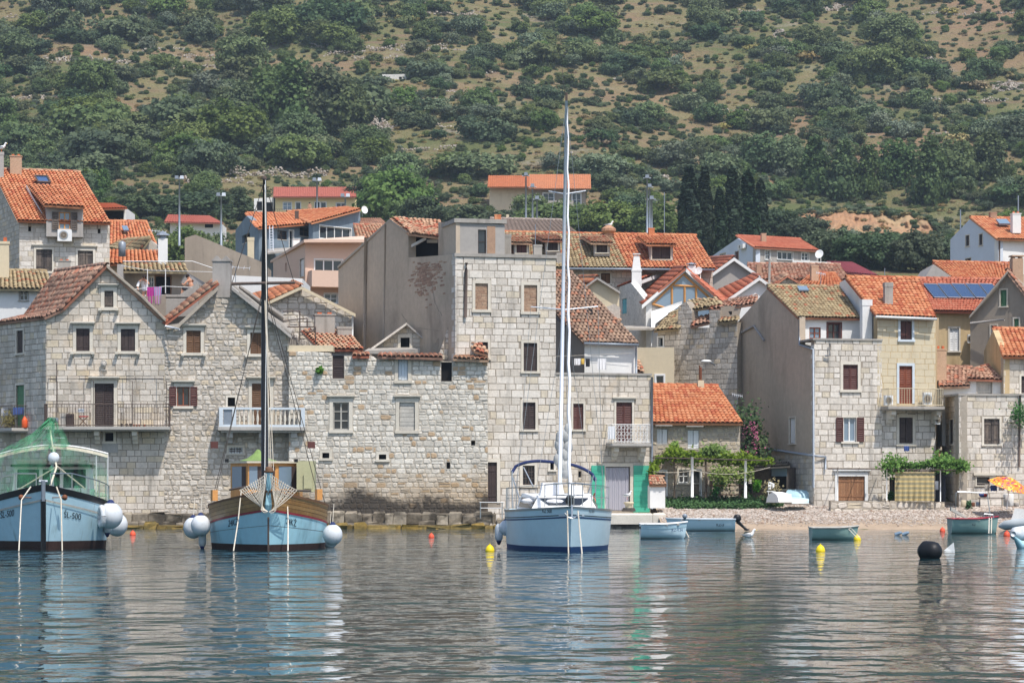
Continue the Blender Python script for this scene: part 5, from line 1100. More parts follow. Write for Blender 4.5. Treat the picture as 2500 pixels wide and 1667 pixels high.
# stone gable K behind the mast
hKK = simple_house('stone_gable_house', 'pale stone gable house with orange roof behind the dark mast', Fr(640, 142, 863, 142.6), [(640, 742), (736, 703), (863, 766)], 4, 'mortar', [], depth=6, style=((.25, .36), (.25, .5), .03, .015, .025, 1, 'limestone_white'), seed=171)
roof(hKK, Q((612, 722, 148), (632, 746, 141.7), (736, 699, 141.7), (715, 690, 148)), 'tile_orange', seed=172, tw=.2); verge(hKK, Q((632, 747, 141.8), (736, 699, 141.8), (868, 766, 142.2)), .25, .16, 'plaster_cream')
pipe(hKK, [W(861, 770, 141.8), W(860, 840, 141.8)], .05, 'paint_white'); 
hK2 = simple_house('tile_lean_to', 'low lean-to with pale terracotta tiles and two stubby chimneys', Fr(760, 137.5, 880, 137.5), [(760, 853), (880, 853)], 5, 'plaster_blue', [], [((Q((782, 853, 137.0), (886, 854, 137.0), (846, 808, 140.4), (735, 806, 140.4)), 'tile_light'), dict(seed=173, wob=.015, ridge=False))], depth=3, cat='building')
chimney(hK2, 768, 764, 816, 812, 140, 'concrete', 'pots'); chimney(hK2, 823, 798, 858, 840, 139.5, 'concrete', 'none')
mb = MB()
for a, b in (((690, 760), (732, 760)), ((732, 760), (732, 830)), ((690, 783), (750, 777)), ((750, 777), (750, 800)), ((680, 798), (770, 798)), ((770, 798), (770, 845)), ((732, 808), (768, 845)), ((745, 812), (770, 808))): mb.tube([W(*a, 137), W(*b, 137)], .03, 4)
for k in range(14): mb.tube([W(712+k*4, 812+k*2.4, 137), W(712+k*4, 842, 137)], .012, 4)
tag(mb.build('stair_railing', 'iron'), 'rusty iron stair railing beside the rubble gable', 'railing')
mb = MB()
for k in range(6): mb.hexa([*Q((700+k*9, 845, 137.3), (735, 845, 137.3), (735, 845, 138), (700+k*9, 845, 138)), *Q((700+k*9, 838-k*7 if False else 845-(k+1)*5.5+5*0, 137.3), (735, 845-(k+1)*5.5, 137.3), (735, 845-(k+1)*5.5, 138), (700+k*9, 845-(k+1)*5.5, 138))], 0, 0) if False else mb.box(W(700+k*7, 845, 137.6+k*.02), .2, .8, .12+.0*k+.14*(5-k))
tag(mb.build('stone_stair', 'concrete'), 'short concrete stair behind the iron railing', 'stair')
# ---- far houses on the slope
hYe = simple_house('yellow_house', 'pale yellow house with pink tile roof and long balcony on the slope', Fr(672, 385, 870, 385), [(672, 480), (870, 480)], 34, 'plaster_yellow', [win(691, 494, 712, 512, 'glass', 'paint_white', sur='paint_white', sw=.05, glass='glass_pale'), win(722, 494, 734, 513, 'glass', 'glass', sur='paint_white', sw=.08, bars=(1, 1)), win(769, 494, 780, 521, 'void', 'void', sur='paint_white', sw=.08), win(783, 494, 796, 513, 'glass', 'glass', sur='paint_white', sw=.08, bars=(1, 1)), win(821, 496, 844, 514, 'glass', 'glass', sur='paint_white', sw=.08)],
    [((Q((667, 481, 384), (870, 481, 384), (869, 457, 391), (668, 457, 391)), 'tile_pink'), dict(far=True, tw=.3))], depth=7)
fYe = Fr(672, 383.4, 870, 383.4); mb = iron_rail(fYe, *(fYe.uv(672, 515)[0], fYe.uv(870, 515)[0]), fYe.uv(700, 526)[1], fYe.uv(700, 511)[1], 0.01, step=.3, r=.02, sides=False); mb.build('railing', 'iron', hYe)
mb = MB(); a = fYe.rect((668, 524, 872, 530)); slab(mb, fYe, a[0], a[1], a[2], a[3], -1.6, .1); mb.build('balcony_slab', 'concrete', hYe)
facade(hYe, Fr(620, 386, 668, 386), [(620, 485), (668, 482)], 34, 'plaster_white', [win(627, 492, 640, 514, 'void', 'void', sur=None), win(650, 494, 666, 524, 'void', 'void', sur=None)], depth=4, name='annex_wall')
hHi = simple_house('hillside_house', 'long low hillside house with two joined orange roofs and glass doors', Fr(1302, 402, 1430, 402), [(1302, 460), (1430, 460)], 36, 'plaster_dark', [win(1326, 472, 1352, 494, 'glass', 'glass_pale', sur='paint_white', sw=.1), win(1397, 472, 1418, 503, 'glass', 'glass_pale', sur='paint_white', sw=.1)],
    [((Q((1290, 461, 401), (1443, 461, 401), (1442, 426, 410), (1291, 426, 410)), 'tile_orange'), dict(far=True, tw=.3)), ((Q((1190, 457, 401), (1292, 457, 401), (1291, 429, 409), (1192, 429, 409)), 'tile_orange'), dict(far=True, tw=.3, name='low_roof'))], depth=8)
facade(hHi, Fr(1195, 402.5, 1302, 402.5), [(1195, 457), (1302, 457)], 36, 'plaster_cream', [], depth=6, name='low_wall')
mb = MB(); f = Fr(1302, 401, 1430, 401); slab(mb, f, *f.rect((1325, 490, 1400, 506)), 0, .2); mb.build('terrace_wall', 'concrete', hHi)
p = hit(962, 197); simple_house('hill_hut', 'tiny roofless white stone hut high on the hillside', Fr(933, p.y, 992, p.y), [(933, 182), (960, 182), (992, 181)], p.z-3, 'roughcast', [win(943, 188, 949, 195, 'void', 'void', sur=None), win(974, 188, 981, 195, 'void', 'void', sur=None)], depth=4, cat='hut')
simple_house('pink_roof_shed', 'long shed with faded pink roof beside the floodlights', Fr(415, 330, 540, 330), [(415, 543), (540, 545)], 25, 'plaster_white', [win(500, 547, 520, 556, 'void', 'void', sur=None)], [((Q((400, 542, 329), (545, 545, 329), (510, 527, 336), (410, 524, 336)), 'tile_pink'), dict(far=True, tw=.3))], depth=6, cat='shed')
# ---------------------------------------------------------------- quay and ledges
def rock_strip(name, x0, x1, y0, y1, ztop, zbot, matn, seed, lab, step=.45, jit=.08):
    rr = random.Random(seed); top = thing(name, lab, 'quay', ((x0+x1)/2, y0, 0))
    q = MB(); q.hexa([(x0, y0+.35, zbot), (x1, y0+.35, zbot), (x1, y1, zbot), (x0, y1, zbot), (x0, y0+.35, ztop-.06), (x1, y0+.35, ztop-.06), (x1, y1, ztop-.03), (x0, y1, ztop-.03)]); q.build('quay_core', matn, top)
    rows = 1 if jit < .05 else 2
    for r_ in range(rows):
        x = x0; za = zbot if r_ == 0 else zbot+(ztop-zbot)*rr.uniform(.55, .7)
        while x < x1:
            w = step*rr.uniform(.5, 2.6); a, b = x, min(x+w, x1); q = MB(); zt = (ztop if r_ == rows-1 else za+(ztop-zbot)*rr.uniform(.5, .75))+rr.uniform(-jit, jit)*.4; yy = y0+rr.uniform(-jit, jit)+.1*r_; vs = []
            for z, ins in ((za, 0), (zt-.08, .0), (zt, .07)):
                for X, Y_ in ((a+.01+ins, yy+ins), (b-.01-ins, yy+ins+rr.uniform(-jit, jit)*.5), (b-.01-ins, y0+.9), (a+.01+ins, y0+.9)): vs.append((X+rr.uniform(-jit, jit)*.15, Y_+(rr.uniform(-jit, jit)*.3 if Y_ < y0+.8 else 0), z+rr.uniform(-jit, jit)*.2))
            q.mesh(vs, [(8, 9, 10, 11)]+[(4*k+e, 4*k+(e+1) % 4, 4*k+4+(e+1) % 4, 4*k+4+e) for k in (0, 1) for e in range(4)]); q.build('quay_block', matn, top); x = b
    return top
mat('quay_stone', (150, 140, 124), (120, 110, 96), nscale=.8, nvar=.3, fscale=5, fvar=.25, bump=.8, bscale=8, stains=(((60, 54, 46), 1.2, .5, .62, .8, None),))
mat('algae_rock', (150, 122, 58), (120, 104, 62), nscale=.7, nvar=.3, fscale=5, fvar=.3, bump=.9, bscale=7, stains=(((70, 66, 40), 1.0, .5, .64, .8, None),))
rock_strip('stone_quay', -26, -.75, 132.7, 133.9, .74, -.6, 'quay_stone', 1, 'dark wave-worn stone quay below the house fronts', step=.34, jit=.2)
rock_strip('tide_ledge', -26, -.1, 131.7, 132.9, .2, -.6, 'algae_rock', 2, 'ochre weed-covered ledge at the waterline', step=.5, jit=.3)
rock_strip('white_quay', 2.6, 7.25, 133.6, 137.2, .72, .2, 'dressed', 3, 'pale stone landing slab in front of the turquoise doors', step=1.2, jit=.02)
rock_strip('dark_quay_base', 2.7, 7.2, 133.75, 136.9, .195, -.6, 'quay_stone', 4, 'dark stained stonework under the pale landing slab', step=.5)
rock_strip('quay_step', -.7, 2.6, 133.0, 135.2, .5, -.6, 'quay_stone', 6, 'low stone step below the narrow dark door', step=.7)
mb = MB()
for a, b in (((1173, 1226, 132.6), (1173, 1265, 132.6)), ((1226, 1226, 132.6), (1226, 1268, 132.6)), ((1171, 1226, 132.6), (1230, 1226, 132.6)), ((1173, 1240, 132.6), (1226, 1240, 132.6))): mb.tube(Q(a, b), .025, 5)
tag(mb.build('quay_railing', 'steel'), 'short steel railing on the quay beside the dark door', 'railing')
# ---------------------------------------------------------------- boats
class Hull:
    def __init__(s, origin, yaw, L, half, tmax, bow_p, stern_k, zb, zm, zs, keel=-.35, over=.35, p0=1.0, p1=.38, list_=0.0):
        s.o = Vector(origin); s.yaw = yaw; s.L = L; s.half = half; s.tm = tmax; s.bp = bow_p; s.sk = stern_k; s.zb, s.zm, s.zs = zb, zm, zs; s.keel = keel; s.over = over; s.p0 = p0; s.p1 = p1
    def b(s, t):
        if t < s.tm: return s.half*(1-(1-t/s.tm)**s.bp)
        return s.half*(1-(1-s.sk)*((t-s.tm)/(1-s.tm))**2)
    def sheer(s, t):
        if t < .55: return s.zm+(s.zb-s.zm)*(1-t/.55)**2
        return s.zm+(s.zs-s.zm)*((t-.55)/.45)**2
    def v_of(s, t, z): return (z-s.keel)/(s.sheer(t)-s.keel)
    def loc(s, t, v, side):
        p = s.p0+(s.p1-s.p0)*min(1, t/s.tm)**.7; v = max(v, 0); x = s.b(t)*min(v, 1.3)**p; z = s.keel+(s.sheer(t)-s.keel)*v
        return Vector((side*x, s.L*t-s.over*v*(1-t)**3+.25*(1-min(v, 1))*(1-t)**3, z))
    def w(s, q):
        c, k = math.cos(s.yaw), math.sin(s.yaw); return Vector((s.o.x+q.x*c-q.y*k, s.o.y+q.x*k+q.y*c, q.z))
    def P(s, t, v, side=1, out=0.0):
        q = s.loc(t, v, side)
        if out:
            a = s.loc(min(t+.02, 1), v, side)-s.loc(max(t-.02, 0), v, side); b_ = s.loc(t, v+.03, side)-s.loc(t, max(v-.03, 0), side); n = a.cross(b_).normalized()
            if n.x*side < 0: n = -n
            q = q+n*out
        return s.w(q)
    def L_(s, x, y, z): return s.w(Vector((x, y, z)))
    def band(s, name, matn, parent, f0, f1, ns=36, nv=6, out=0.0, smooth=True):
        mb = MB()
        for side in (1, -1):
            vs = []
            for i in range(ns+1):
                t = (i/ns)**1.5
                for j in range(nv+1):
                    v0, v1 = s.v_of(t, f0(t)), s.v_of(t, f1(t)); vs.append(s.P(t, v0+(v1-v0)*j/nv, side, out))
            mb.mesh(vs, [(i*(nv+1)+j, (i+1)*(nv+1)+j, (i+1)*(nv+1)+j+1, i*(nv+1)+j+1) for i in range(ns) for j in range(nv)])
        return mb.build(name, matn, parent, smooth)
    def transom(s, matn, parent):
        mb = MB(); pts = [s.P(1, v/10, 1) for v in range(11)]+[s.P(1, v/10, -1) for v in range(10, -1, -1)]; mb.poly(pts); return mb.build('transom', matn, parent)
    def deck(s, matn, parent, drop=.12, ns=24):
        mb = MB(); vs = []
        for i in range(ns+1):
            t = (i/ns)**1.3; v = s.v_of(t, s.sheer(t)-drop); vs += [s.P(t, v, 1, -.01), s.P(t, v, -1, -.01)]
        mb.mesh(vs, [(2*i, 2*i+2, 2*i+3, 2*i+1) for i in range(ns)]); return mb.build('deck', matn, parent)
    def find_t(s, x, z, side):
        lo, hi = 0.0, s.tm
        for _ in range(30):
            m = (lo+hi)/2
            if s.loc(m, s.v_of(m, z), 1).x < x: lo = m
            else: hi = m
        return lo
    def text(s, body, size, x0, z0, parent, matn='ink', side=1, slope=0.0, shear=0.0, sx=1.0, out=.012):
        cu = bpy.data.curves.new('lettering', 'FONT'); cu.body = body; cu.size = size; cu.shear = shear; o = bpy.data.objects.new('lettering', cu); COL.objects.link(o)
        dg = bpy.context.evaluated_depsgraph_get(); me = bpy.data.meshes.new_from_object(o.evaluated_get(dg)); bpy.data.objects.remove(o)
        w_ = max(v.co.x for v in me.vertices)
        for v in me.vertices:
            lx = v.co.x*sx; X = x0+lx if side > 0 else x0-lx; X = abs(X); z = z0+v.co.y+(lx*slope)
            t = s.find_t(X, z, 1); v.co = s.P(t, s.v_of(t, z), side, out)
        me.materials.clear(); me.materials.append(M[matn]); o = link('lettering', me, parent); return o
def rope(name, pts, r, parent, matn='rope', n=5): return MB().tube(pts, r, n).build(name, matn, parent)
def sagline(a, b, sag, n=10): a = Vector(a); b = Vector(b); return [a+(b-a)*i/n-Vector((0, 0, sag*4*(i/n)*(1-i/n))) for i in range(n+1)]
def fender_ball(c, r, lab, top='navy'):
    f = thing('fender', lab, 'fender', c, 'boat fenders'); MB().ball(c, r, r, r*1.08, 20, 14).build('body', 'fender', f, True)
    MB().lathe(Vector(c)+Vector((0, 0, r*.9)), [(r*.45, 0), (r*.3, r*.2), (r*.15, r*.38), (r*.1, r*.4)], 10).build('neck', top, f, True)
    MB().tube([Vector(c)+Vector((0, 0, r*1.2)), Vector(c)+Vector((.03, .1, r*1.2+.55))], .012, 4).build('lanyard', 'rope', f); return f
def fender_long(c, r, l, lab, matn='fender_grey', tip='navy'):
    f = thing('fender', lab, 'fender', c, 'boat fenders'); MB().lathe(c, [(r*.3, -l*.5), (r*.9, -l*.36), (r, -l*.2), (r, l*.25), (r*.8, l*.4), (r*.3, l*.5)], 14).build('body', matn, f, True)
    MB().lathe(Vector(c)-Vector((0, 0, l*.66)), [(.03, 0), (r*.55, l*.14), (r*.72, l*.24)], 12).build('tip', tip, f, True); return f
# ---- boat 1: fishing boat
o1 = at_water(106, 1343); b1 = thing('fishing_boat', 'pale blue wooden fishing boat with cabin and canopy draped in green net', 'boat', o1)
H1 = Hull(o1, 0.15, 9.0, 1.88, .42, 2.3, .75, 1.86, 1.28, 1.35, over=.25, p0=.34, p1=.05, keel=-.7)
H1.band('waterline_band', 'antifoul_brown', b1, lambda t: -.3, lambda t: .2+.06*(1-t)); H1.band('hull', 'hull_blue', b1, lambda t: .2+.06*(1-t), lambda t: H1.sheer(t)-.42, nv=8)
H1.band('rubbing_strake', 'wood_grey', b1, lambda t: H1.sheer(t)-.45, lambda t: H1.sheer(t)-.40, nv=1, out=.035); H1.band('upper_strake', 'hull_blue', b1, lambda t: H1.sheer(t)-.42, lambda t: H1.sheer(t)-.16, nv=3, out=.004)
H1.band('gunwale', 'black_paint', b1, lambda t: H1.sheer(t)-.16, lambda t: H1.sheer(t)+.02, nv=2, out=.02); H1.deck('wood_grey', b1); H1.transom('hull_blue', b1)
mb = MB(); mb.tube([H1.L_(0, .05, -.4), H1.L_(0, -.05, .6), H1.L_(0, -.2, 1.45)], .075, 6); mb.build('stem_post', 'black_paint', b1)
mb = MB(); mb.tube([H1.L_(0, -.22, 1.4), H1.L_(0, -.26, 1.98)], .06, 6); mb.tube([H1.L_(-.12, -.22, 1.95), H1.L_(.12, -.22, 1.95)], .05, 6); mb.build('stem_head', 'zinc', b1)
for x, sd in ((165, 1), (12, -1)):
    xx = abs(W(x, 1255, 81.5).x-o1.x)
    H1.text('ŠL-500', .24, xx if sd > 0 else -xx, .98 if sd > 0 else .88, b1, side=1 if sd > 0 else -1, slope=-.14 if sd > 0 else .14, sx=.75, shear=.15) if sd > 0 else None
def text_left(H, body, size, px0, px1, z0, parent, slope, Yr, **kw):
    """lettering on the port flank, reading left to right as seen from ahead"""
    cu = bpy.data.curves.new('lettering', 'FONT'); cu.body = body; cu.size = size; cu.shear = kw.get('shear', 0); o = bpy.data.objects.new('lettering', cu); COL.objects.link(o)
    dg = bpy.context.evaluated_depsgraph_get(); me = bpy.data.meshes.new_from_object(o.evaluated_get(dg)); bpy.data.objects.remove(o)
    wmax = max(v.co.x for v in me.vertices); X0 = W(px0, 1208, Yr).x; X1 = W(px1, 1208, Yr).x
    for v in me.vertices:
        k = v.co.x/wmax; X = X0+(X1-X0)*k-H.o.x; side = 1 if X > 0 else -1; z = z0+v.co.y+slope*k*(X1-X0); t = H.find_t(abs(X), z, side); v.co = H.P(t, H.v_of(t, z), side, kw.get('out', .014))
    me.materials.clear(); me.materials.append(M[kw.get('matn', 'ink')]); return link('lettering', me, parent)
for o in [c for c in b1.children if c.name.startswith('lettering')]: bpy.data.objects.remove(o)
text_left(H1, 'ŠL-500', .26, 165, 207, .94, b1, -.17, 81.6, shear=.12); text_left(H1, 'ŠL-500', .26, 12, 47, .90, b1, .2, 81.6, shear=.12)
cab = Fr(34, 85.2, 216, 85.4)
def cabin_block(h, fr, rect, depth, matn, name): t0, z0, t1, z1 = fr.rect(rect); mb = MB(); slab(mb, fr, t0, z0, t1, z1, -depth, 0); return mb.build(name, matn, h)
t0, z0, t1, z1 = cab.rect((34, 1139, 216, 1200)); mb = MB()
mb.hexa([cab.P(t0-.08, z0-.3, .1), cab.P(t1+.08, z0-.3, .1), cab.P(t1+.08, z0-.3, -2.2), cab.P(t0-.08, z0-.3, -2.2), cab.P(t0, z1, -.25), cab.P(t1, z1, -.25), cab.P(t1, z1, -2.2), cab.P(t0, z1, -2.2)]); cb = mb.build('cabin', 'paint_white', b1)
for a, b in ((.04, .33), (.38, .61), (.66, .96)):
    def cp(k, q): z = z0+.12+(z1-z0-.2)*q; return cab.P(t0+(t1-t0)*k, z, .1-.35*(z-z0+.3)/(z1-z0+.3)+.015)
    MB().poly([cp(a, 0), cp(b, 0), cp(b, 1), cp(a, 1)]).build('windscreen', 'glass', cb)
mb = MB(); slab(mb, cab, t0-.1, z1, t1+.1, z1+.07, -2.3, .0); mb.build('cabin_roof', 'black_paint', cb)
for a, b in ((40, 113), (150, 212)): q = cab.rect((a, 1127, b, 1136)); mb = MB(); slab(mb, cab, q[0], z1+.08, q[2], z1+.2, -1.2, -.1); mb.build('roof_panel', 'paint_white', cb)
mb = MB(); n = 20; vs = []
for i in range(n+1):
    px = -30+294*i/n; k = (i/n-.55)*2; py = 1085+26*min(1, abs(k))**1.8
    for dy in (0, 3.4): vs.append(W(px, py, 84.2+dy)+Vector((0, 0, .12*math.sin(dy*1.0))))
mb.mesh(vs, [(2*i, 2*i+2, 2*i+3, 2*i+1) for i in range(n)]); cn = mb.build('canopy', 'canvas_beige', b1, True); mb = MB(); va = [vs[2*i] for i in range(n+1)]; mb.mesh(va+[Vector(q)-Vector((0, .03, .13)) for q in va], [(i, i+1, n+2+i, n+1+i) for i in range(n)]); mb.build('canopy_valance', 'canvas_beige', cn, True)
mb = MB(); mb.tube([W(-30+294*i/n, 1086+26*min(1, abs((i/n-.55)*2))**1.8, 84.2) for i in range(n+1)], .025, 5)
for x in (263, 235): mb.tube([W(x, 1110, 84.2), W(x, 1230, 84.6)], .022, 5)
mb.tube([W(262, 1110, 87.6), W(262, 1230, 87.6)], .022, 5); mb.build('canopy_frame', 'paint_white', cn)
mb = MB(); mb.tube([W(128, 1200, 84.6), W(129, 1022, 84.6)], [.05, .035], 6); mb.tube([W(118, 1030, 84.6), W(142, 1030, 84.6)], .02, 5); mb.tube([W(104, 1068, 84.6), W(158, 1069, 84.6)], .014, 5); mb.box(W(130, 1028, 84.6), .28, .2, .1); mb.build('mast', 'zinc', b1)
mb = MB(); mb.tube([W(121, 1190, 82), W(138, 1140, 83), W(126, 1075, 84), W(122, 1045, 84.5)], .028, 6); mb.tube([W(45, 1195, 84), W(140, 1138, 83)], .02, 5); mb.tube([W(140, 1138, 83), W(208, 1193, 84)], .02, 5); mb.build('stays', 'canvas_beige', b1)
mb = MB()
for sd in (1, -1):
    pts = [H1.P(.02+.07*i, 1.0, sd)+Vector((0, 0, .5-.14*(i == 0))) for i in range(7)]; mb.tube(pts, .018, 5)
    for i in range(7): mb.tube([H1.P(.02+.07*i, 1.0, sd), pts[i]], .016, 5)
mb.build('bow_rail', 'steel', b1)
MB().lathe(W(131, 1117, 83.2), [(.02, -.1), (.15, -.06), (.17, 0), (.12, .08), (.02, .1)], 12, (0, -1, .1)).build('searchlight', 'paint_paleblue', b1, True)
mb = MB()
for x in (52, 158): mb.lathe(W(x, 1214, 80.9), [(.02, .08), (.07, .02), (.085, 0)], 10, (0, -1, 0))
mb.tube([W(56, 1214, 80.85), W(154, 1214, 80.85)], .012, 4); mb.build('hawse_fittings', 'rust', b1)
def net(name, fn, nu, nv, parent, seed):
    mb = MB(); vs = []; rr = random.Random(seed); ph = rr.random()*6
    for i in range(nu+1):
        for j in range(nv+1):
            p = fn(i/nu, j/nv); p = p+Vector((.05*math.sin(i*1.9+ph+j*.4), .08*math.sin(i*2.3+ph), .03*math.sin(i*1.3+j*.9))); vs.append(p)
    mb.mesh(vs, [(i*(nv+1)+j, (i+1)*(nv+1)+j, (i+1)*(nv+1)+j+1, i*(nv+1)+j+1) for i in range(nu) for j in range(nv)]); return mb.build(name, 'net_dense' if name != 'net_side' else 'net_green', parent, True)
gn = thing('fishing_net', 'green nylon net draped from the mast over the canopy and bow rail', 'net', W(130, 1085, 84.3))
apex = W(128, 1020, 84.5)
def lerp(a, b, k): return a+(b-a)*k
net('net_fall', lambda u, v: lerp(apex+Vector((.16*(u-.5), 0, 0)), lerp(W(-30, 1112, 83.9), W(178, 1087, 83.9), u), v)-Vector((0, 0, .5*v*(1-v)*(1.2-u))), 26, 14, gn, 1)
net('net_side', lambda u, v: lerp(lerp(W(150, 1090, 83.9), W(264, 1110, 84.0), u), lerp(W(140, 1200, 83.0), W(268, 1222, 83.4), u), v), 22, 12, gn, 2)
net('net_side', lambda u, v: lerp(lerp(W(-30, 1112, 83.9), W(120, 1087, 83.9), u), lerp(W(-30, 1205, 83.2), W(118, 1196, 82.6), u), v), 24, 12, gn, 3)
net('net_bundle', lambda u, v: lerp(W(126, 1030, 84.3), W(132, 1185, 82.6), u)+Vector((.22*(v-.5)*(1+.6*math.sin(u*9)), -.05*math.sin(v*6), 0)), 20, 6, gn, 4)
net('net_bundle', lambda u, v: lerp(W(185, 1200, 82.4), W(272, 1220, 83.6), u)+Vector((0, -.06*math.sin(v*3), .32*(v-.35)*(1-.4*u))), 16, 5, gn, 5)
net('net_bundle', lambda u, v: lerp(W(-10, 1190, 82.4), W(24, 1200, 82.2), u)+Vector((0, -.05, .3*(v-.5))), 10, 5, gn, 6)
for x0, y0, x1 in ((75, 1188, 46), (138, 1188, 152)): rope('mooring_rope', [W(x0, y0, 80.6), W((x0+x1)/2+(4 if x1 > x0 else -8), 1220, 80.2), W(x1, 1345, 79.2)], .02, b1)
fender_ball(W(270, 1258, 83.2), .36, 'big white ball fender beside the fishing boat, nearest its bow'); fender_ball(W(285, 1280, 85.2), .33, 'white ball fender hanging low behind another on the fishing boat'); fender_long(W(262, 1283, 83.8), .12, .5, 'small pale fender half hidden under the fishing boat ball fender', 'fender')
tr = thing('ring_fender', 'white ring fender standing on edge against the fishing boat', 'fender', W(248, 1258, 82.6)); mb = MB()
pts = [W(248, 1260, 82.5)+Vector((.07*math.cos(a*.5236), -.12*math.cos(a*.5236), .26*math.sin(a*.5236))) for a in range(13)]; mb.tube(pts, .085, 8, cap=False); mb.build('ring', 'fender', tr, True)
fender_ball(W(-4, 1265, 83), .3, 'white ball fender cut by the frame beside the fishing boat')
# ---- boat 2: wooden trabakul-like boat with black mast
o2 = at_water(655, 1344); b2 = thing('wooden_boat', 'blue and varnished wood motor sailer with black mast and cabin', 'boat', o2)
H2 = Hull(o2, 0.085, 10.5, 1.76, .40, 2.1, .7, 1.66, 1.19, 1.3, over=.1, p0=.3, p1=.05, keel=-.7)
zst = lambda t: .66+.47*max(0, 1-t/.5)**1.5
H2.band('waterline_band', 'antifoul_brown', b2, lambda t: -.3, lambda t: .17); H2.band('hull', 'hull_blue2', b2, lambda t: .17, zst, nv=8)
H2.band('red_stripe', 'crimson', b2, lambda t: zst(t)-.005, lambda t: zst(t)+.05, nv=1, out=.02)
for k in range(4): H2.band('bulwark_plank', 'hull_wood', b2, (lambda k: lambda t: zst(t)+.05+(H2.sheer(t)-zst(t)-.05)*k/4+.006)(k), (lambda k: lambda t: zst(t)+.05+(H2.sheer(t)-zst(t)-.05)*(k+1)/4-.004)(k), nv=2, out=.004*(k % 2))
H2.band('bulwark_lining', 'wood_dark', b2, lambda t: zst(t), lambda t: H2.sheer(t)-.02, nv=1, out=-.02)
H2.band('cap_rail', 'wood_brown', b2, lambda t: H2.sheer(t)-.01, lambda t: H2.sheer(t)+.05, nv=1, out=.03); H2.deck('wood_grey', b2, .5); H2.transom('hull_blue2', b2)
H2.band('plank_seam', 'rope_dark', b2, lambda t: zst(t)*.60+.03, lambda t: zst(t)*.60+.042, nv=1, out=.003)
mb = MB(); mb.tube([H2.L_(0, .1, .9), H2.L_(0, -.02, 1.3), H2.L_(.02, -.05, 2.2)], [.07, .1, .11], 8); sp = mb.build('stem_post', 'hull_blue2', b2); mb = MB(); mb.lathe(H2.L_(.02, -.05, 2.2), [(.13, 0), (.15, .04), (.1, .08), (.12, .12), (.05, .17)], 10); mb.build('stem_knob', 'wood_brown', sp, True)
mb = MB(); mb.tube([H2.L_(0, -.1, .95), H2.L_(0, -.02, -.1)], .03, 5); mb.build('bow_chain', 'iron', b2)
text_left(H2, '24KŽ', .27, 567, 592, .66, b2, .24, 81.5, shear=.15); text_left(H2, '24KŽ', .27, 706, 733, .76, b2, -.3, 81.5, shear=.15)
c2 = Fr(556, 87.5, 724, 87.5); t0, z0, t1, z1 = c2.rect((556, 1130, 724, 1205))
mb = MB(); pts = [c2.P(t0, z0-.3, -.9), c2.P(t0+.62, z0-.3, 0), c2.P(t1-.62, z0-.3, 0), c2.P(t1, z0-.3, -.9), c2.P(t1, z0-.3, -2.6), c2.P(t0, z0-.3, -2.6)]; mb.prism(pts, (0, 0, z1-z0+.3)); cb2 = mb.build('wheelhouse', 'wood_pine', b2)
def cpan(a, b, k0, k1, matn, name, lo=.16, hi=.1):
    A = a+(b-a)*k0; B = a+(b-a)*k1; nn = Vector((-(b-a).y, (b-a).x, 0)).normalized()
    if nn.y > 0: nn = -nn
    zz0 = Vector((0, 0, lo+.3)); zz1 = Vector((0, 0, z1-z0+.3-hi)); A = A+nn*.012; B = B+nn*.012; MB().poly([A+zz0, B+zz0, B+zz1, A+zz1]).build(name, matn, cb2)
for a, b, ks in ((pts[0], pts[1], ((.1, .9),)), (pts[1], pts[2], ((.05, .46), (.54, .95))), (pts[2], pts[3], ((.1, .9),))):
    for k0, k1 in ks: cpan(a, b, k0, k1, 'glass_pale', 'window_pane'); cpan(a+Vector((0, -.004, 0)), b+Vector((0, -.004, 0)), k1-.12*(k1-k0)/.4, k1, 'wood_dark', 'window_shade')
mb = MB(); mb.prism([p+Vector(((p.x-c2.P((t0+t1)/2, 0, 0).x)*.06, -.12 if i in (1, 2) else 0, z1-z0+.3)) for i, p in enumerate(pts)], (0, 0, .06)); mb.build('roof_board', 'canvas_beige', cb2)
for x in (554, 723): MB().box(W(x, 1128, 87.0), .11, .15, .1).build('side_lamp', 'black_paint', cb2)
MB().lathe(W(630, 1125, 88.5), [(.6, 0), (.35, .08), (.15, .22), (.04, .36)], 9).build('green_tarp', 'tarp_green', b2)
mb = MB(); mb.box(W(748, 1200, 88), .55, .7, .95); l = mb.build('locker', 'paint_olive', b2); mb = MB()
q = Fr(731, 87.6, 765, 87.6); qq = q.rect((742, 1152, 762, 1192)); slab(mb, q, *qq, 0, .02); mb.build('locker_door', 'paint_olive', l)
m2 = MB(); mt = W(646, 436, 84.0); mbse = W(646, 1200, 84.0); m2.tube([mbse, W(646, 700, 84.0), mt], [.105, .1, .05], 12); mast2 = m2.build('mast', 'black_paint', b2, True)
MB().tube([W(565, 693, 83.8), W(720, 690, 83.8)], .05, 6).build('crosstree', 'iron', mast2); MB().ball(mt, .07, .07, .09, 8, 6).build('mast_cap', 'iron', mast2)
MB().tube([W(646, 1180, 83.85), W(651, 700, 83.85), W(648, 440, 83.85)], .012, 4).build('halyard', 'paint_white', mast2)
for a, b, m in (((646, 442), (566, 692), 'rope_dark'), ((646, 442), (718, 690), 'rope_dark'), ((640, 715), (522, 1225), 'rope_dark'), ((652, 715), (795, 1235), 'rope_dark'), ((648, 715), (782, 1232), 'rope_dark'), ((643, 715), (517, 1225), 'rope_dark'), ((646, 720), (662, 1150), 'rope'), ((648, 720), (668, 1150), 'rope'), ((646, 440), (657, 1150), 'rope')):
    yb = 84.5 if b[0] < 600 or b[0] > 700 else 81.2
    if b[1] < 900: yb = 84
    rope('shroud', [W(*a, 84), W(*b, yb)], .011, b2, m, 4)
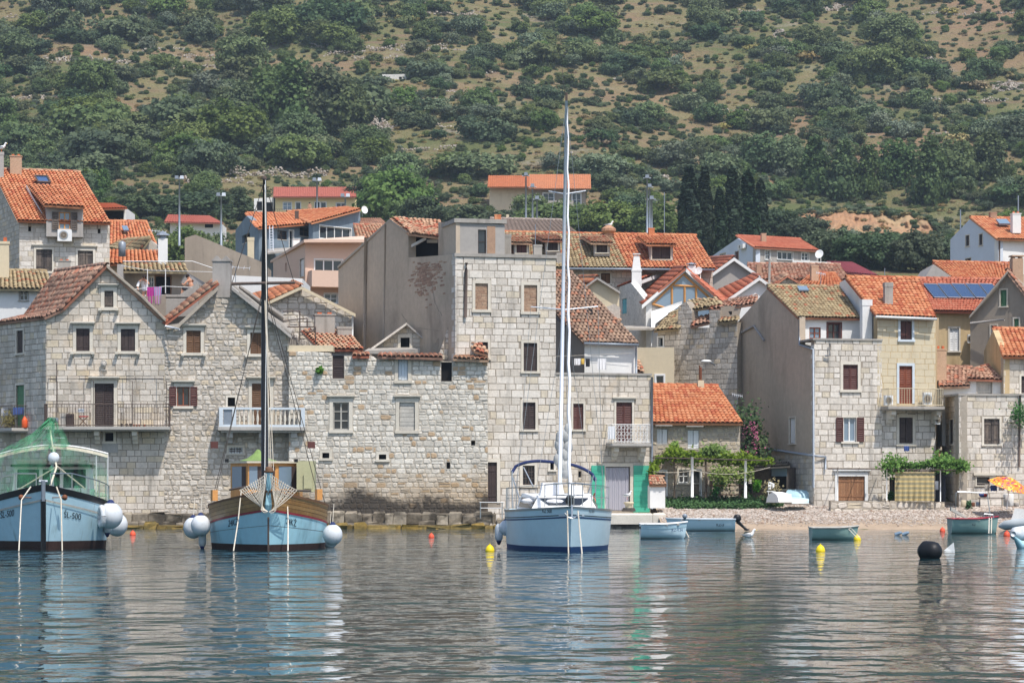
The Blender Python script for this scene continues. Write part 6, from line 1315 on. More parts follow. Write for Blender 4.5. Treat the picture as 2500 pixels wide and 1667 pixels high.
for x, y in ((523, 1086), (760, 1086)): MB().box(W(x, y+8, 84.4), .22, .08, .2, .2).build('lamp_board', 'wood_maroon', b2)
mb = MB(); rr = random.Random(3)
for sd in (1, -1):      # bow safety net
    pa = [W(655+sd*(4+66*i/12), 1156+40*i/12, 79.9+.03*i) for i in range(13)]; pb = [W(655+sd*(2+24*i/12), 1248-6*i/12, 79.9) for i in range(13)]
    for i in range(13): mb.tube(sagline(pa[i], lerp(pb[12-i], W(657, 1250, 79.9), .3), .02+.05*rr.random(), 6), .013, 3, cap=False)
    for j in range(11):
        k = j/10; pts = [lerp(pa[i], lerp(pb[12-i], W(657, 1250, 79.9), .3), k) for i in range(0, 13)]; mb.tube([p-Vector((0, 0, .05*math.sin(math.pi*i/12))) for i, p in enumerate(pts)], .013, 3, cap=False)
mb.build('bow_net', 'rope', b2)
mb = MB(); mb.tube(Q((560, 1195, 81.5), (600, 1188, 81.2), (655, 1200, 80.7)), .03, 5); mb.tube(Q((655, 1200, 80.7), (725, 1197, 81.3), (758, 1198, 82)), .03, 5); mb.build('bow_platform', 'iron', b2)
for x0, x1 in ((589, 570), (700, 703)): rope('mooring_rope', [W(x0, 1197, 81.2), W((x0+x1)/2+2, 1270, 80.6), W(x1, 1345, 79.3)], .02, b2)
for x, y in ((523, 1222), (778, 1220)): mb = MB(); mb.box(W(x, y, 84), .16, .3, .32, .3); mb.build('mooring_bitt', 'wood_pine', b2)
fender_ball(W(490, 1282, 83.0), .29, 'white ball fender hanging nearest the bow of the wooden boat'); fender_ball(W(472, 1288, 85.0), .30, 'white ball fender partly hidden behind another on the wooden boat'); fender_ball(W(812, 1305, 83.2), .29, 'white ball fender on the side of the wooden boat toward the yacht'); fender_ball(W(805, 1318, 85.0), .24, 'smaller white fender behind the ball fender touching the water')
fender_long(W(494, 1315, 83.2), .11, .5, 'grey sausage fender under the white balls of the wooden boat')
# ---- boat 3: sailing yacht
o3 = at_water(1392, 1347); b3 = thing('sailing_yacht', 'pale blue sailing yacht with tall white mast and navy cockpit canopy', 'yacht', o3)
H3 = Hull(o3, .048, 9.6, 1.54, .55, 2.2, .8, 1.24, 1.12, 1.15, over=.6, p0=.3, p1=.05, keel=-.7)
H3.band('waterline_band', 'antifoul_blue', b3, lambda t: -.3, lambda t: .13+.05*abs(t-.3)); H3.band('hull', 'hull_pale', b3, lambda t: .13+.05*abs(t-.3), lambda t: H3.sheer(t)-.02, nv=10)
H3.band('blue_stripe', 'antifoul_blue', b3, lambda t: H3.sheer(t)-.29, lambda t: H3.sheer(t)-.25, nv=1, out=.006); H3.band('dark_stripe', 'ink', b3, lambda t: H3.sheer(t)-.22, lambda t: H3.sheer(t)-.195, nv=1, out=.006)
H3.band('toe_rail', 'steel', b3, lambda t: H3.sheer(t)-.03, lambda t: H3.sheer(t)+.03, nv=1, out=.015); H3.deck('paint_white', b3, .03); H3.transom('hull_pale', b3)
text_left(H3, 'KZ 500', .17, 1326, 1346, 1.08, b3, 0, 81.6); text_left(H3, 'KZ 500', .17, 1434, 1449, 1.08, b3, 0, 81.6)
for a, b in ((1362, 1377), (1416, 1423)):
    mb = MB(); vs = []
    for X in (a, b):
        for z in (.98, 1.05): x = W(X, 1200, 80.6).x-o3.x; sd = 1 if x > 0 else -1; t = H3.find_t(abs(x), z, sd); vs.append(H3.P(t, H3.v_of(t, z), sd, .01))
    mb.mesh(vs, [(0, 2, 3, 1)]); mb.build('name_plate', 'paint_paleblue', b3)
mb = MB(); v = [H3.L_(sx*w_, y, z) for y, w_, z in ((2.2, .35, 1.2), (2.6, .75, 1.5), (5.4, 1.0, 1.62), (6.4, 1.0, 1.62)) for sx in (-1, 1)]; vb = [H3.L_(sx*w_*1.15, y-.2, 1.1) for y, w_ in ((2.2, .45), (2.6, .85), (5.4, 1.05), (6.4, 1.05)) for sx in (-1, 1)]
n_ = 8; mb.mesh(v+vb, [(0, 1, 3, 2), (2, 3, 5, 4), (4, 5, 7, 6)]+[(2*i, 2*i+2, n_+2*i+2, n_+2*i) for i in range(3)]+[(2*i+1, 2*i+3, n_+2*i+3, n_+2*i+1) for i in range(3)]+[(0, 1, n_+1, n_), (6, 7, n_+7, n_+6)]); ch = mb.build('coachroof', 'paint_white', b3)
for sd in (-1, 1):
    mb = MB(); q = [lerp(v[2+(sd > 0)], vb[2+(sd > 0)], k) for k in (.2, .75)]; q2 = [lerp(v[4+(sd > 0)], vb[4+(sd > 0)], k) for k in (.2, .75)]; off = H3.L_(sd*.02, -.02, 0)-H3.L_(0, 0, 0); mb.poly([q[0]+off, q2[0]+off, q2[1]+off, q[1]+off]); mb.build('cabin_window', 'glass', ch)
mb = MB(); q = [lerp(v[0], v[2], .25), lerp(v[1], v[3], .25), lerp(v[1], v[3], .9), lerp(v[0], v[2], .9)]; mb.poly([p+Vector((0, -.02, .02)) for p in q]); mb.build('fore_window', 'glass', ch)
mb = MB(); mb.box(H3.L_(-.25, 4.2, 1.55), .7, .6, .38, .075, 0, 0, .8); mb.box(H3.L_(.5, 4.6, 1.55), .4, .5, .3, .075, 0, 0, .8); mb.build('deck_box', 'cloth_white', b3); mb = MB(); rr = random.Random(8)
for k in range(9): mb.ball(H3.L_(rr.uniform(-1, .9), rr.uniform(2.2, 4.5), 1.33+.18*rr.random()), .22*rr.random()+.08, .16, .08, 8, 5)
mb.build('folded_covers', 'cloth_white', b3, True)
mm = MB(); mb_ = H3.L_(-.06, 3.6, 1.3); mtop = W(1383, 247, 83.6); m3 = MB(); m3.tube([mb_, lerp(mb_, mtop, .5), mtop], [.058, .054, .04], 12); mast3 = m3.build('mast', 'alu', b3, True)
MB().tube([mtop-Vector((0, 0, .05)), mtop+Vector((0, 0, .25))], .04, 6).build('masthead', 'iron', mast3); MB().tube([mtop+Vector((-.05, 0, .2)), W(1372, 165, 83.6)], .008, 4).build('antenna', 'rope_dark', mast3)
for y, xa, xb in ((752, 1296, 1460), (470, 1340, 1430)): MB().tube([W(xa, y-3, 84), W(1380, y+4, 83.6), W(xb, y-4, 84)], .018, 5).build('spreader', 'alu', mast3)
jib = MB(); j0 = H3.L_(0, .15, 1.45); j1 = W(1386, 262, 83.2); k_ = 24; jib.tube([lerp(j0, j1, i/k_)+Vector((.02*math.sin(i*2.1), 0, 0)) for i in range(k_+1)], [.052-.036*i/k_+.003*(i % 2)-.025*(i == 0) for i in range(k_+1)], 8); jib.build('furled_jib', 'cloth_white', b3, True)
mb = MB(); rr = random.Random(2)
for k in range(14): mb.ball(W(1372+rr.gauss(0, 6), 1052+k*8+rr.gauss(0, 4), 83.3), .1+.08*rr.random(), .1, .2, 8, 6)
mb.build('bundled_sail', 'tarp_grey', b3, True); MB().ball(H3.L_(.0, .15, 1.42), .13, .1, .16, 8, 6).build('furling_drum', 'black_paint', b3)
for a, b in (((1383, 250), (1252, 1245)), ((1383, 250), (1480, 1245)), ((1296, 750), (1258, 1245)), ((1460, 750), (1472, 1245)), ((1380, 760), (1300, 1245)), ((1380, 760), (1450, 1245)), ((1384, 250), (1384, 1180))): rope('shroud', [W(*a, 83.7), W(*b, 84.4)], .007, b3, 'steel', 4)
# canopy
mb = MB(); n = 22; vs = []
for i in range(n+1):
    a = i/n; px = 1250+205*a; py = 1121+(1144-1121)*a*.9; k = 2*a-1; py += 26*abs(k)**3-6 if True else 0; py += (10 if i in (0, n) else 0)
    for dy in (0, 1.6): vs.append(W(px, py, 88.6+dy))
mb.mesh(vs, [(2*i, 2*i+2, 2*i+3, 2*i+1) for i in range(n)]); cp_ = mb.build('bimini', 'navy', b3, True); mb = MB(); mb.tube([vs[2*i]+Vector((0, 0, -.03)) for i in range(n+1)], .055, 6); mb.build('bimini_hem', 'navy', cp_, True)
mb = MB()
for p, q in (((1250, 1150), (1251, 1240)), ((1455, 1165), (1452, 1240)), ((1252, 1165), (1268, 1215)), ((1268, 1215), (1266, 1240)), ((1278, 1140), (1302, 1188)), ((1449, 1160), (1436, 1205))): mb.tube([W(*p, 88.5), W(*q, 88.4)], .022, 5)
mb.build('bimini_frame', 'steel', cp_)
mb = MB(); up = Vector((0, 0, .62))
for sd in (-1, 1):
    ts = [.02, .07, .13, .35, .55, .75, .93]; pts = [H3.P(t, 1.02, sd, -.05) for t in ts]
    for p in pts: mb.tube([p, p+up], .014, 5)
    mb.tube([p+up for p in pts], .008, 4); mb.tube([p+up*.5 for p in pts], .006, 4); mb.tube([H3.L_(0, -.55, 1.88), pts[0]+up, pts[1]+up, pts[2]+up], .02, 5); mb.tube([H3.L_(0, -.5, 1.55), pts[1]+up*.5], .014, 5)
mb.tube([H3.L_(0, -.55, 1.88), H3.L_(0, -.5, 1.3)], .018, 5); mb.build('pulpit_and_lifelines', 'steel', b3)
mb = MB(); f = [W(x, y, 86) for x, y in ((1357, 1225), (1357, 1185), (1362, 1179), (1398, 1179), (1403, 1185), (1403, 1225))]; mb.tube(f, .02, 5); mb.tube([f[0], f[-1]], .02, 5); mb.build('mast_pulpit', 'steel', b3)
an = MB(); a0 = H3.L_(0, -.72, 1.2); an.tube([a0+Vector((0, .1, .1)), a0-Vector((0, 0, .25))], .025, 6); an.tube([a0+Vector((-.2, 0, -.12)), a0+Vector((-.1, -.03, -.24)), a0+Vector((0, -.04, -.27)), a0+Vector((.1, -.03, -.24)), a0+Vector((.2, 0, -.12))], .022, 6); an.build('anchor', 'steel', b3)
for x0, x1 in ((1385, 1388), (1411, 1421)): rope('mooring_rope', [W(x0, 1246, 77.6), W((x0+x1)/2, 1300, 77.4), W(x1, 1352, 77.0)], .02, b3)
fender_ball(W(1236, 1288, 84.5), .22, 'grey white ball fender on the side of the yacht', 'navy'); fender_long(W(1218, 1300, 85.5), .12, .55, 'long pale fender with dark tip behind the yacht ball fender', 'fender')
bu = thing('deck_buoy', 'orange ball buoy tied upright to the yacht rail', 'buoy', W(1447, 1232, 84.5)); MB().ball(W(1447, 1224, 84.5), .1, .1, .14, 12, 9).build('body', 'paint_orange', bu, True); MB().tube([W(1449, 1214, 84.5), W(1452, 1203, 84.5)], .03, 6).build('neck', 'rust', bu)
# ---- small boats
def skiff(name, label, px0, px1, py_w, py_top, L_b, heading, matn, rim, stripe=None, inner='paint_white', group='small boats by the beach', high=1.25):
    """open boat seen from the side; px0..px1 its length, heading +1 bow to the right"""
    yw = CH*F/(py_w-HY); a = W(px0, py_w, yw); b = W(px1, py_w, yw); Ln = (b-a).length; hh = (py_w-py_top)/F*yw
    t = thing(name, label, 'boat', (a+b)/2, group); n = 16; vs = []; half = L_b/2
    def sec(k, side, v):
        w = half*(1-max(0, (k-.35)/.65)**2.2)*(1 if k > .1 else .92); x = Ln*k*(1-.06*(1-v)*(k > .8)); z = -.08+(hh*(1+.28*max(0, k-.5)**1.3*high)+.08)*v
        X = a.x+x if heading > 0 else b.x-x; return Vector((X, yw+half+side*w*(v**.22), z))
    def shell(v0, v1, m, nm, off=0.0):
        mb = MB()
        for sd in (-1, 1):
            vs = [sec(i/n, sd, v0+(v1-v0)*j/5)+Vector((0, sd*off, 0)) for i in range(n+1) for j in range(6)]; mb.mesh(vs, [(i*6+j, (i+1)*6+j, (i+1)*6+j+1, i*6+j+1) for i in range(n) for j in range(5)])
        mb.poly([sec(0, -1, v0+(v1-v0)*j/5) for j in range(6)]+[sec(0, 1, v0+(v1-v0)*j/5) for j in range(5, -1, -1)]); return mb.build(nm, m, t, True)
    shell(0, 1, matn, 'hull'); mb = MB()
    for sd in (-1, 1): mb.tube([sec(i/n, sd, 1.0) for i in range(n+1)], .035, 5)
    mb.tube([sec(0, -1, 1), sec(0, 1, 1)], .03, 5); mb.build('gunwale', rim, t)
    if stripe: shell(.72, .84, stripe, 'stripe', .012)
    mb = MB(); vs = [sec(i/n, sd, .55) for i in range(n+1) for sd in (-1, 1)]; mb.mesh(vs, [(2*i, 2*i+2, 2*i+3, 2*i+1) for i in range(n)]); mb.build('floor_boards', inner, t)
    for k in (.2, .5, .75): mb = MB(); p, q = sec(k, -1, .9), sec(k, 1, .9); d = Vector((.12, 0, 0)); mb.hexa([p-d, p+d, q+d, q-d, p-d+Vector((0, 0, .03)), p+d+Vector((0, 0, .03)), q+d+Vector((0, 0, .03)), q-d+Vector((0, 0, .03))]); mb.build('thwart', 'wood_grey', t)
    return t, sec
def outboard(c, lab, s=1.0, d=1, tilt=.7, m='black_paint'):
    t = thing('outboard_motor', lab, 'motor', c); mb = MB(); c = Vector(c); mb.ball(c+Vector((0, 0, .15*s)), .2*s, .14*s, .2*s, 12, 8); mb.build('cowl', m, t, True)
    e = c+Vector((d*.55*s*math.sin(tilt), 0, -.7*s*math.cos(tilt))); MB().tube([c, lerp(c, e, .5), e], [.1*s, .07*s, .06*s], 8).build('leg', m, t, True)
    mb = MB(); mb.ball(e, .13*s, .05*s, .05*s, 8, 6)
    for k in range(3): a = k*2.09; mb.poly([e+Vector((d*.12*s, 0, 0)), e+Vector((d*.15*s, .12*s*math.cos(a), .12*s*math.sin(a))), e+Vector((d*.1*s, .12*s*math.cos(a+.7), .12*s*math.sin(a+.7)))])
    mb.build('propeller', m, t); return t
k1, s1 = skiff('dinghy', 'small white and pale blue open boat moored by the landing slab', 1565, 1681, 1315, 1279, 1.5, 1, 'hull_pale', 'paint_white', 'hull_blue'); k2, s2 = skiff('skiff', 'long pale open motorboat with black outboard near the beach', 1628, 1796, 1296, 1267, 1.7, -1, 'hull_pale', 'paint_paleblue', None, high=.6); k3, s3 = skiff('rowing_boat', 'green grey rowing boat with pale rim moored off the beach', 1984, 2102, 1318, 1288, 1.4, 1, 'hull_greengrey', 'wood_grey'); k4, s4 = skiff('rowing_boat', 'green grey boat with dark red rim and metal hoop near the parasol', 2326, 2446, 1303, 1266, 1.6, 1, 'hull_greengrey', 'crimson')
outboard(W(1800, 1272, 124.2), 'tilted black outboard on the long motorboat', .9, 1, .95); outboard(W(1672, 1264, 124), 'small pale outboard clamped on the long motorboat bow', .55, -1, .6, 'zinc')
for x0, y0, x1, y1, y_ in ((1665, 1279, 1682, 1312, 104.5), (1648, 1283, 1660, 1316, 104)): rope('bow_line', [W(x0, y0, y_), W(x1, y1, y_-.5)], .02, k1)
for x in (2088, 2080): rope('bow_line', [W(x-8, 1291, 99), W(x+12, 1312, 98.4)], .015, k3)
for x in (2415, 2421): rope('bow_line', [W(x, 1264, 113), W(x-1, 1302, 112.5)], .025, k4)
mb = MB(); mb.tube([W(2333, 1272, 115.5), W(2334, 1203, 115.5), W(2338, 1200, 115.5), W(2410, 1203, 115.6), W(2418, 1262, 115.6)], .022, 5); mb.tube(Q((2402, 1262, 115), (2403, 1254, 115), (2424, 1256, 115), (2426, 1265, 115)), .02, 5); mb.build('hoop', 'steel', k4); mb = MB(); p, q = W(2322, 1246, 115), W(2364, 1268, 115); mb.hexa([p, q, q+Vector((0, .3, 0)), p+Vector((0, .3, 0)), p+Vector((0, 0, .16)), q+Vector((0, 0, .06)), q+Vector((0, .3, .06)), p+Vector((0, .3, .16))]); mb.build('plank', 'wood_grey', k4)
def flat_text(parent, body, size, p, matn='ink', u=Vector((1, 0, 0)), sx=.8):
    cu = bpy.data.curves.new('lettering', 'FONT'); cu.body = body; cu.size = size; o = bpy.data.objects.new('lettering', cu); COL.objects.link(o); dg = bpy.context.evaluated_depsgraph_get(); me = bpy.data.meshes.new_from_object(o.evaluated_get(dg)); bpy.data.objects.remove(o)
    for v in me.vertices: v.co = Vector(p)+u*v.co.x*sx+Vector((0, 0, v.co.y))
    me.materials.clear(); me.materials.append(M[matn]); return link('lettering', me, parent)
flat_text(k1, 'KZ-134', .16, s1(.65, -1, .55)+Vector((0, -.03, 0)), 'antifoul_blue'); flat_text(k2, 'KZ-3', .2, s2(.28, -1, .5)+Vector((0, -.05, 0))); flat_text(k4, 'KZ', .14, s4(.4, -1, .6)+Vector((0, -.03, 0)))
# inflatable with cover, inflatable bow at the edge
rib = thing('inflatable_boat', 'grey inflatable boat under a peaked grey cover by the frame edge', 'boat', W(2480, 1293, 128)); mb = MB(); mb.tube([W(2442, 1283, 127.5), W(2455, 1282, 127), W(2480, 1278, 126.8), W(2540, 1276, 126.8)], [.1, .22, .24, .24], 10); mb.build('tube', 'fender_grey', rib, True)
mb = MB(); a = [W(2466, 1276, 127), W(2540, 1274, 127), W(2540, 1274, 128.4), W(2470, 1274, 128.4)]; pk = [W(2478, 1240, 127.7), W(2530, 1246, 127.7)]; mb.mesh(a+pk, [(0, 1, 5, 4), (1, 2, 5), (2, 3, 4, 5), (3, 0, 4)]); mb.build('cover', 'tarp_grey', rib)
ib = thing('inflatable_boat', 'white and turquoise inflatable bow entering at the frame edge', 'boat', W(2490, 1340, 84)); mb = MB(); mb.tube([W(2474, 1303, 84), W(2480, 1302, 84.3), W(2520, 1300, 85.2)], [.08, .2, .24], 12); mb.build('tube', 'fender', ib, True); mb = MB(); mb.tube([W(2476, 1310, 84), W(2490, 1330, 84), W(2540, 1335, 84.5)], [.03, .14, .2], 10); mb.build('keel', 'hull_blue2', ib, True)
# ---------------------------------------------------------------- buoys, floats, gulls, people, balcony things, beach things
def buoy(px, py, r, matn, lab, kind='cone'):
    c = at_water(px, py); t = thing('mooring_buoy', lab, 'buoy', c, 'mooring buoys')
    MB().lathe(c-Vector((0, 0, r*.3)), [(r*.8, 0), (r*1.02, r*.25), (r*1.02, r*.5), (r*.95, r*.8), (r*.75, r*1.3), (r*.4, r*1.65), (r*.18, r*1.75)], 16).build('float', matn, t, True)
    MB().lathe(c-Vector((0, 0, r*.3)), [(r*.16, r*1.7), (r*.16, r*1.9), (r*.1, r*2.0)], 8).build('lug', matn, t, True); return t
buoy(1196, 1345, .125, 'buoy_yellow', 'yellow buoy floating beside the yacht bow'); buoy(2003, 1346, .13, 'buoy_yellow', 'yellow buoy floating alone in front of the rowing boat'); buoy(2093, 1318, .13, 'buoy_yellow', 'yellow buoy touching the bow of the rowing boat')
buoy(1053, 1312, .11, 'buoy_red', 'orange buoy floating alone between wooden boat and yacht'); buoy(324, 1306, .12, 'buoy_red', 'orange buoy between the fishing boat and the wooden boat'); buoy(1982, 1306, .11, 'buoy_red', 'faded red buoy behind the rowing boat stern'); buoy(2301, 1297, .12, 'buoy_red', 'red buoy beside the boat with the metal hoop'); buoy(2458, 1308, .13, 'buoy_red', 'red buoy near the inflatable at the frame edge')
c = at_water(2272, 1362); bb = thing('barrel_buoy', 'big black ribbed barrel buoy floating in open water', 'buoy', c); prof = [(.06, -.42), (.16, -.36), (.24, -.28)]+[(.29+.012*(i % 2), -.22+.045*i) for i in range(10)]+[(.24, .28), (.1, .36)]
MB().lathe(c+Vector((0, 0, .17)), [(r*.86*(1-.35*max(0, z/.36)**2), z*.85) for r, z in prof], 22, (.75, -.65, -.05)).build('drum', 'rubber', bb, True)
c = at_water(2318, 1345); jg = thing('jerrycan', 'white plastic canister floating beside the black buoy', 'canister', c); mb = MB(); mb.hexa([c+Vector(v) for v in ((-.16, 0, .02), (.14, -.05, -.06), (.18, .15, -.06), (-.12, .2, .02), (-.06, .0, .1), (.1, -.04, .24), (.14, .14, .24), (-.02, .18, .1))]); mb.build('body', 'paint_white', jg)
for x, y, lab in ((2398, 1302, 'white canister bobbing at the boat with the hoop'),): c = at_water(x, y); mb = MB(); mb.box(c, .3, .15, .16, .4, 0, 0, .6); j = thing('jerrycan', lab, 'canister', c); mb.build('body', 'paint_white', j)
for k, x in enumerate((2192, 2210)): c = at_water(x, 1306); j = thing('plastic_bottle', ('first', 'second')[k]+' of two clear bottles floating off the beach', 'bottle', c, 'floating bottles'); MB().tube([c+Vector((-.12, 0, .02)), c+Vector((.08, 0, .09)), c+Vector((.16, 0, .12))], [.07, .07, .025], 8).build('body', 'glass_pale', j)
def gull(p, lab, s=1.0, face=1, sit=True):
    p = Vector(p); t = thing('gull', lab, 'bird', p, 'gulls'); f = face
    mb = MB(); z = .1*s if sit else .2*s; pts = [(-.2, .02), (-.1, 0), (0, 0), (.1, .03), (.15, .1), (.17, .17), (.2, .19), (.24, .18)]; rad = [.02, .065, .085, .07, .045, .04, .045, .015]
    mb.tube([p+Vector((f*x*s, 0, z+q*s)) for x, q in pts], [r*s for r in rad], 10); mb.build('body', 'gull_white', t, True)
    for sd in (-1, 1): w = MB(); w.mesh([p+Vector((f*a*s, sd*b*s, z+q*s)) for a, b, q in ((.08, .07, .05), (-.05, .09, .06), (-.3, .02, .03), (-.05, .085, -.01), (.07, .08, 0))], [(0, 1, 2, 3, 4)]); w.build('wing', 'gull_grey', t)
    MB().tube([p+Vector((f*.235*s, 0, z+.18*s)), p+Vector((f*.29*s, 0, z+.165*s))], [.012*s, .004*s], 5).build('beak', 'buoy_yellow', t)
    if not sit:
        for sd in (-.03, .03): MB().tube([p+Vector((0, sd*s, 0)), p+Vector((0, sd*s, z-.05*s))], .008*s, 4).build('leg', 'paint_orange', t)
    return t
gull(at_water(1828, 1311)+Vector((0, 0, -.04)), 'white gull swimming off the beach', 1.1); gull(W(1531, 1219, 134.5), 'gull standing on the bollard by the turquoise doors', 1.0, 1, False); gull(W(1487, 559, 165.5), 'gull perched on the round chimney of the row house', 1.1, 1, False); gull(W(4, 371, 154.6), 'gull perched on the chimney at the frame corner', 1.2, 1, False)
bo = thing('bollard', 'squat rusty mooring bollard with coiled rope on the landing slab', 'bollard', W(1535, 1247, 134.5)); MB().lathe(W(1535, 1247, 134.5), [(.2, 0), (.19, .05), (.16, .12), (.17, .3), (.24, .36), (.24, .42), (.1, .44)], 14).build('post', 'plaster_cream', bo, True)
mb = MB()
for k in range(4): mb.tube([W(1535, 1248, 134.5)+Vector(((.32-.02*k)*math.cos(a*.5), (.3-.02*k)*math.sin(a*.5), .03+.04*k)) for a in range(14)], .025, 5)
mb.build('rope_coil', 'rope_dark', bo)
def person(p, lab, joints, edges, rad, cm, hair=True, face=(0, -1, 0), cloth=None):
    p = Vector(p); t = thing('person', lab, 'person', p); me = bpy.data.meshes.new('body'); me.from_pydata([Vector(j) for j in joints], edges, []); o = link('body', me); o.parent = t
    me.materials.append(M['skin']); md = o.modifiers.new('skin', 'SKIN'); 
    for i, r in enumerate(rad): me.skin_vertices[0].data[i].radius = (r, r)
    me.skin_vertices[0].data[0].use_root = True; o.modifiers.new('sub', 'SUBSURF').levels = 1; o.modifiers['sub'].render_levels = 1
    hd = Vector(joints[3]); b = MB(); b.ball(p+hd+Vector((0, .015, .03)), .105, .115, .11, 10, 8); b.build('hair', 'hair', t, True); f = Vector(face)
    b = MB(); b.ball(p+hd+f*.1-Vector((0, 0, .02)), .015, .02, .02, 6, 4)
    for sx in (-.035, .035): q = Vector((-f.y*sx, f.x*sx, .02)); b.ball(p+hd+f*.095+q, .012, .012, .01, 6, 4, 1)
    b.build('face', ['skin', 'hair'], t)
    if cloth:
        for nm, m, a, c, r0, r1 in cloth: MB().tube([p+Vector(joints[a]), p+(Vector(joints[a])+Vector(joints[c]))/2, p+Vector(joints[c])], [r0, (r0+r1)/2, r1], 10).build(nm, m, t, True)
    return t
EDG = [(0, 1), (1, 2), (2, 3), (2, 4), (4, 5), (5, 6), (2, 7), (7, 8), (8, 9), (0, 10), (10, 11), (11, 12), (0, 13), (13, 14), (14, 15)]
RAD = [.14, .15, .07, .1, .06, .045, .035, .06, .045, .035, .085, .06, .045, .085, .06, .045]
stand = [(0, 0, .92), (0, 0, 1.25), (0, 0, 1.48), (0, -.02, 1.66), (-.19, 0, 1.43), (-.24, -.05, 1.15), (-.2, -.2, .95), (.19, 0, 1.43), (.24, -.05, 1.15), (.2, -.2, .95), (-.1, 0, .9), (-.1, -.02, .48), (-.1, 0, .05), (.1, 0, .9), (.1, -.02, .48), (.1, 0, .05)]
bend = [(0, 0, .92), (-.06, -.12, 1.2), (-.1, -.25, 1.38), (.0, -.38, 1.5), (-.26, -.25, 1.3), (-.36, -.3, 1.05), (-.3, -.4, .85), (.1, -.28, 1.33), (.2, -.42, 1.2), (.25, -.5, 1.15), (-.1, 0, .9), (-.1, -.02, .48), (-.1, 0, .05), (.1, 0, .9), (.1, -.02, .48), (.1, 0, .05)]
sit = [(0, 0, .5), (-.08, -.02, .78), (-.14, -.05, 1.02), (-.24, -.08, 1.2), (-.24, -.18, .98), (-.4, -.24, .78), (-.52, -.2, .84), (.0, .1, .98), (-.2, .1, .75), (-.45, .05, .8), (-.12, -.1, .5), (-.5, -.12, .62), (-.55, -.1, .12), (-.12, .1, .5), (-.5, .1, .62), (-.55, .12, .12)]
zt = W(360, 725, 142).z
person(Vector((W(355, 700, 142).x, 142, zt-.55)), 'person in a white shirt leaning over the terrace rail behind the towels', bend, EDG, RAD, None, cloth=[('shirt', 'cloth_white', 0, 2, .17, .12), ('sleeve', 'cloth_white', 4, 5, .075, .06)])
person(Vector((W(470, 700, 142.5).x, 142.5, zt-.15)), 'bare-backed dark haired person sitting on the terrace beside the wall', sit, EDG, RAD, None, face=(-1, -.1, -.2), cloth=[('shorts', 'cloth_dark', 10, 11, .1, .085)])
person(Vector((W(756, 520, 384).x, 384.2, W(756, 525, 384).z-.05)), 'person in dark shorts standing on the yellow house balcony', stand, EDG, RAD, None, cloth=[('shorts', 'cloth_dark', 0, 11, .16, .1)])
def cloth(px0, py0, px1, py1, Y, matn, lab, name='towel', fold=.05, n=10, cat='laundry', grp='washing hung out to dry', taper=0.0):
    vs = []; k = 5
    for i in range(n+1):
        for j in range(k+1):
            a = i/n; b = j/k; q = W(px0+(px1-px0)*(a+(taper*(.5-a)*b)), py0+(py1-py0)*b+math.sin(i*1.3)*.6*b, Y); vs.append(q+Vector((0, fold*math.sin(i*1.7)*b, 0)))
    mb = MB(); mb.mesh(vs, [(i*(k+1)+j, (i+1)*(k+1)+j, (i+1)*(k+1)+j+1, i*(k+1)+j+1) for i in range(n) for j in range(k)]); vs2 = [Vector(v)+Vector((0, .012, 0)) for v in vs]; mb.mesh(vs2, [(i*(k+1)+j, (i+1)*(k+1)+j, (i+1)*(k+1)+j+1, i*(k+1)+j+1) for i in range(n) for j in range(k)])
    o = mb.build(name, matn, None, True); tag(o, lab, cat, grp); return o
m_, t_, b_ = new_mat('stripe_pink'); g_ = t_.n.new('ShaderNodeNewGeometry'); s_ = t_.n.new('ShaderNodeSeparateXYZ'); t_.link(g_.outputs[0], s_.inputs[0]); f_ = t_.math('FRACT', t_.math('MULTIPLY', s_.outputs[0], 9.0)); c_ = t_.mix(t_.math('GREATER_THAN', f_, .5), lin((196, 120, 170)), lin((150, 160, 196))); t_.link(c_, b_.inputs[0]); b_.inputs['Roughness'].default_value = .9
cloth(359, 701, 376, 740, 140.9, 'cloth_magenta', 'magenta towel hung over the terrace rail'); cloth(374, 700, 395, 742, 140.9, 'stripe_pink', 'pink and blue striped towel hung over the terrace rail', taper=.2)
for a, b, y, m, l in ((1402, 1418, 886, 'cloth_white', 'white shirt pegged out on the flat terrace line'), (1419, 1427, 884, 'cloth_yellow', 'yellow cloth pegged out on the flat terrace line'), (1430, 1440, 890, 'cloth_dark', 'black garment pegged out on the flat terrace line'), (1459, 1480, 897, 'cloth_white', 'larger white towel pegged at the end of the terrace line')): cloth(a, 875, b, y+5, 139.1, m, l)
cloth(3, 996, 30, 1014, 134.3+3.2, 'cloth_white', 'pale washing over the shaded side balcony rail'); cloth(32, 994, 58, 1012, 134.1+1.6, 'cloth_blue', 'blue washing over the shaded side balcony rail')
cloth(1484, 1040, 1502, 1072, 135.5, 'cloth_white', 'white sheet over the wrought iron balcony'); cloth(2404, 1182, 2416, 1198, 134.2, 'wood_grey', 'brown cloth on the line by the parasol'); cloth(2418, 1184, 2434, 1198, 134.2, 'cloth_blue', 'pale blue cloth on the line by the parasol'); cloth(2438, 1186, 2452, 1197, 134.2, 'cloth_white', 'white cloth on the line by the parasol'); cloth(2283, 1174, 2291, 1195, 136.2, 'cloth_white', 'white garment hanging in the alley doorway'); cloth(2207, 1088, 2220, 1101, 137.3, 'cloth_blue', 'blue cloth hanging below the dark shutter')
mb = MB(); mb.tube(Q((2380, 1178, 134.3), (2460, 1184, 134.3)), .006, 4); tag(mb.build('wash_line', 'rope'), 'thin wash line strung across the stone house opening', 'line')
